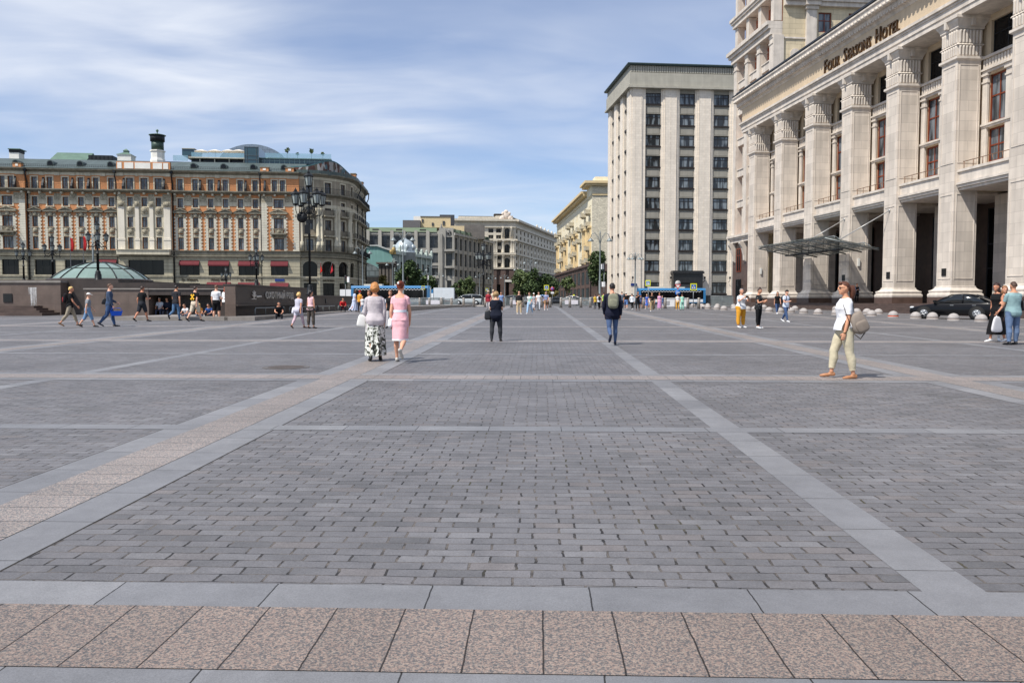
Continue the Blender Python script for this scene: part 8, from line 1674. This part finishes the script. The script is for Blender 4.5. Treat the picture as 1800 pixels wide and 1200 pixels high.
for s in (1, -1): m.T = Matrix.Translation(b['at'](.19, 0, -.088 - .002*s)) @ Mx @ Matrix.Rotation(R(40*s), 4, 'Y'); m.box(-.03,.03,-.006,.006,-.17,.17); m.box(-.06,.06,-.007,.007,.12,.165); m.box(-.06,.06,-.007,.007,-.165,-.12)
m.build('cross_print', paint('yellow_print', 232,180,40, .7), r)
b, r = P(381, 500, 563, -6, 'man in white T-shirt and black shorts with a dark sling strap', 'm', pose='stand', tp=(WHT, dict(sleeve=.62, hem=-.06)), bt=('p', BLK, dict(ln=.95, loose=.02)), hr=('crop', (96,70,52)), sh=(118,76,58), fat=1.08)
handbag(b, r, 'dark sling bag of the man in white T-shirt and black shorts', (34,34,38), b['at'](.06, .13, -.03), (.04,.09,.08), b['at'](.3, -.05, -.06))
b, r = P(397, 505, 557, -14, 'red haired woman in white blouse and long black skirt', 'f', pose='stand', tp=((226,226,226), dict(sleeve=.9)), bt=('s', cloth(*BLK), dict(hem=.12, flare=1.1)), hr=('long', (140,66,40)), sh=BLK)
b, r = P(525, 514, 577, -22, 'blonde woman in pale grey tunic and pink trousers strolling past the fountain', 'f', pose='walkr', tp=((186,184,200), dict(sleeve=.5, hem=-.14, flare=.05)), bt=('p', (206,172,182), dict(ln=1.75)), hr=('bob', (214,176,112)), sh=(110,70,54), fat=1.08)
handbag(b, r, 'pale grey shoulder bag of the blonde woman in tunic', (200,200,210), b['at'](.0, -.16, .02), (.06,.11,.14), b['at'](.3, .04, .0))
b, r = P(547, 512, 577, -30, 'dark haired woman in sleeveless pink top and brown trousers beside the blonde', 'f', pose='stand', tp=((232,184,190), dict(sleeve=0, hem=-.02)), bt=('p', (82,74,66), dict(ln=1.8, loose=.012)), hr=('pony', (30,26,30)), sh=(60,44,38))
handbag(b, r, 'black bag on the right of the woman in sleeveless pink', (26,26,28), b['at'](.02, .15, .06), (.07,.1,.12), b['at'](.3, -.03, .04))
# people sitting by the fountain
def sit(px, yt_, Y, zs, label, pose='sit', hip=.47, rz=180, **k): return person(px, 0, k.pop('h', 1.68), rz, label, k.pop('sex', 'm'), pose, loc=Vector(((px-900)/1400*Y, Y, zs - hip + .02)), **k)
sit(267, 525, 52.45, .86, 'man in dark T-shirt sitting leftmost on the granite ledge', tp=((44,42,46), dict(sleeve=.5)), bt=('p', (52,52,58)), hr=('short', (36,28,26)))
sit(283, 533, 52.45, .86, 'grey haired man in pale shirt sitting in the middle of the granite ledge', tp=((196,206,222), dict(sleeve=.7)), bt=('p', (60,66,90)), hr=('short', (170,168,166)))
sit(296, 530, 52.45, .86, 'man in dark navy sitting rightmost on the granite ledge', tp=((34,40,62), dict(sleeve=1.9)), bt=('p', (40,44,60)), hr=('short', (40,32,30)))
sit(330, 538, 45.6, .62, 'child in white T-shirt sitting low by the fountain kerb', 'sitlow', .2, 160, h=1.45, tp=(WHT, dict(sleeve=.5)), bt=('p', (90,100,120)), hr=('short', (90,66,48)))
sit(352, 535, 45.6, .62, 'blonde girl in orange top sitting low by the fountain kerb', 'sitlow', .2, 190, h=1.5, sex='f', tp=((226,140,40), dict(sleeve=.5)), bt=('p', (120,130,150)), hr=('long', (220,186,120)))
sit(371, 540, 45.9, .62, 'person in blue T-shirt sitting low, partly behind the white T-shirt man', 'sitlow', .2, 170, h=1.5, tp=((44,84,156), dict(sleeve=.5)), bt=('p', (40,44,60)), hr=('short', (40,32,30)))
sit(490, 531, 46.6, .64, 'man in black T-shirt sitting alone below the metal lettering', 'sitlow', .2, 200, tp=(BLK, dict(sleeve=.5)), bt=('p', (40,42,50)), hr=('short', (34,28,26)))
sit(603, 528, 64, gz(64)+.35, 'person in bright red jacket sitting at the end of the low wall', 'sitlow', .2, 195, tp=((206,28,32), dict(sleeve=1.95, hem=-.04)), bt=('p', (36,38,50)), hr=('short', (44,34,30)))
# small crowd left of the bus
P(623, 510, 548, -60, 'woman in long pale blue dress among the crowd before the blue bus', 'f', pose='bagl', tp=((188,200,232), dict(sleeve=.5)), bt=('s', cloth(188,200,232), dict(hem=.07, flare=1.5)), hr=('long', (40,32,30)))
P(632.5, 512, 548.5, -35, 'person in red cap and orange jacket beside the pale blue dress', 'm', pose='stand', tp=((224,146,30), dict(sleeve=1.9)), bt=('p', (44,40,56)), hr=('short', (40,30,30)), cp=((206,30,34), 1))
P(637.5, 521, 551, 185, 'girl in white T-shirt beside the red cap, facing the viewer', 'f', pose='stand', tp=(WHT, dict(sleeve=.5)), bt=('p', (120,160,200)), hr=('long', (110,66,48)))
# people coming down the middle
b, r = P(858.5, 511, 549, 178, 'woman in dark red shirt and straw hat behind the woman in navy', 'f', pose='bagl', tp=((166,40,54), dict(sleeve=1.9)), bt=('p', (212,206,206)), hr=('bob', (120,90,64)), sh=WS, cp=((220,206,178), 1))
P(867, 510, 547, 182, 'person in straw hat and pale shirt mostly hidden by the woman in navy', 'f', pose='stand', tp=((196,176,150), dict(sleeve=.5)), bt=('p', (160,150,140)), hr=('bob', (130,100,70)), cp=((224,208,176), 1))
P(881, 513, 546, 176, 'man in light blue T-shirt just right of the head of the woman in navy', 'm', pose='walkl', tp=((120,150,200), dict(sleeve=.5)), bt=('p', (60,62,72)), hr=('short', (50,40,36)))
P(912.5, 512, 552, 184, 'man in black printed jacket and light brown trousers coming down the middle', 'm', pose='stand', tp=(speck('black_print_jacket', (24,24,26), (190,120,110), .68, 12), dict(sleeve=1.9)), bt=('p', (206,180,140), dict(loose=.02)), hr=('short', (30,26,26)), sh=WS, fat=1.1)
b, r = P(931, 514, 552, 158, 'woman in mint and white top, pale jeans and black shoulder bag', 'f', pose='walkr', tp=(speck('mint_white_top', (214,220,216), (120,190,176), .5, 6), dict(sleeve=.6)), bt=('p', (148,184,220), dict(loose=.012)), hr=('bob', (96,50,36)), sh=WS)
handbag(b, r, 'black bag swung by the woman in mint and white top', (22,22,24), b['at'](.04, .18, .02), (.08,.12,.14), b['at'](.3, .08, .0))
P(938.5, 515, 546, 168, 'woman in grey patterned outfit and white cap behind the mint top', 'f', pose='walkl', tp=(speck('grey_pattern', (190,190,196), (70,74,84), .52, 12), dict(sleeve=.6)), bt=('s', speck('grey_pattern_skirt', (190,190,196), (70,74,84), .52, 12), dict(hem=.16, flare=1.2)), hr=('short', (180,176,170)), cp=((222,220,218), 1))
b, r = P(947, 513, 546, 170, 'man in white T-shirt and light grey trousers with a thin strap', 'm', pose='walkl', tp=(WHT, dict(sleeve=.6)), bt=('p', (176,182,192)), hr=('short', (60,44,36)), sh=BLK)
P(960, 512.5, 545.5, 172, 'man in blue grey polo and short tan shorts striding towards the viewer', 'm', pose='walkr', tp=((134,146,186), dict(sleeve=.55)), bt=('p', (150,112,72), dict(ln=.7, loose=.012)), hr=('short', (44,34,30)), sh=WS)
# people left of the backpack man and the crowd before the right bus
P(1046, 518, 543, 30, 'person in yellow vest left of the backpack man', 'm', pose='stand', tp=((222,180,40), dict(sleeve=.5)), bt=('p', (80,84,90)), hr=('short', (50,40,36)))
b, r = P(1053, 516, 544, 5, 'man in white T-shirt and black trousers with a dark backpack, left of the navy jacket', 'm', pose='walkr', tp=(WHT, dict(sleeve=.5)), bt=('p', BLK), hr=('short', (40,32,28))); backpack(b, r, 'dark backpack on the man left of the navy jacket', (26,28,34))
P(1061, 514.5, 543, 10, 'person in lime green top just left of the navy jacket', 'f', pose='stand', tp=((160,200,70), dict(sleeve=.5)), bt=('p', (50,54,66)), hr=('short', (50,36,30)))
for px, yt_, yf, rz, sex, lab, tp, bt, hr, pose, cp in (
 (1093,513,543.5,20,'m','man in grey blue T-shirt just right of the backpack man',((108,122,138),.5),('p',(60,66,80),{}),('short',(120,104,90)),'stand',None),
 (1100.5,514,544,-10,'m','man in black T-shirt, denim shorts and white cap',(BLK,.55),('p',(88,122,178),dict(ln=.95,loose=.015)),('short',(70,54,44)),'walkl',((216,216,214),1)),
 (1111,516,544.5,15,'m','man in white shirt and black trousers walking away to the bus',((222,226,232),1.9),('p',BLK,{}),('short',(40,34,30)),'walkr',None),
 (1121,513,546,-160,'f','woman all in black raising a phone, beside the white shirt',((30,30,34),.5),('p',(30,30,34),dict(ln=1.8)),('long',(52,36,30)),'photo',None),
 (1126.5,518,542.5,150,'f','child in denim blue with a small cap behind the woman in black',((64,80,120),.5),('p',(40,48,70),dict(ln=.8)),('short',(40,32,30)),'stand',((60,80,140),1)),
 (1137,517,543.5,160,'f','woman in bright blue dress before the right bus',((60,96,190),.4),('s',(60,96,190),dict(hem=.24)),('short',(190,160,120)),'walkr',None),
 (1142.5,520,542.5,175,'f','child in white T-shirt and shorts beside the blue dress',(WHT,.5),('p',(214,210,208),dict(ln=.9)),('short',(60,44,36)),'stand',None),
 (1146,514,547.5,168,'m','man in black T-shirt and tan trousers reading his phone, front of the crowd',(BLK,.6),('p',(166,140,100),dict(loose=.012)),('short',(52,38,32)),'wphone',None),
 (1159,516,544,165,'f','woman in pink top and lilac skirt with reddish hair',((214,150,190),.5),('s',(202,138,190),dict(hem=.1,flare=1.2)),('bob',(170,96,60)),'stand',None),
 (1164,520,542.5,185,'f','person in denim shirt just right of the pink top',((84,108,160),1.2),('p',(70,96,150),dict(ln=1.0)),('short',(70,50,40)),'stand',None),
 (1191,517,545,-5,'f','woman in white T-shirt and yellow trousers seen from behind by the booth',((224,222,220),.6),('p',(226,160,50),dict(loose=.012)),('short',(60,46,40)),'stand',None),
 (1199,517,545.5,6,'f','woman in mint top and trousers seen from behind by the booth',((150,216,190),.6),('p',(140,206,184),dict(loose=.015)),('short',(70,44,34)),'stand',None)):
    P(px, yt_, yf, rz, lab, sex, pose=pose, tp=(tp[0], dict(sleeve=tp[1])), bt=(bt[0], cloth(*bt[1]), bt[2]), hr=hr, sh=random.choice(((40,38,40), WS)), cp=cp)
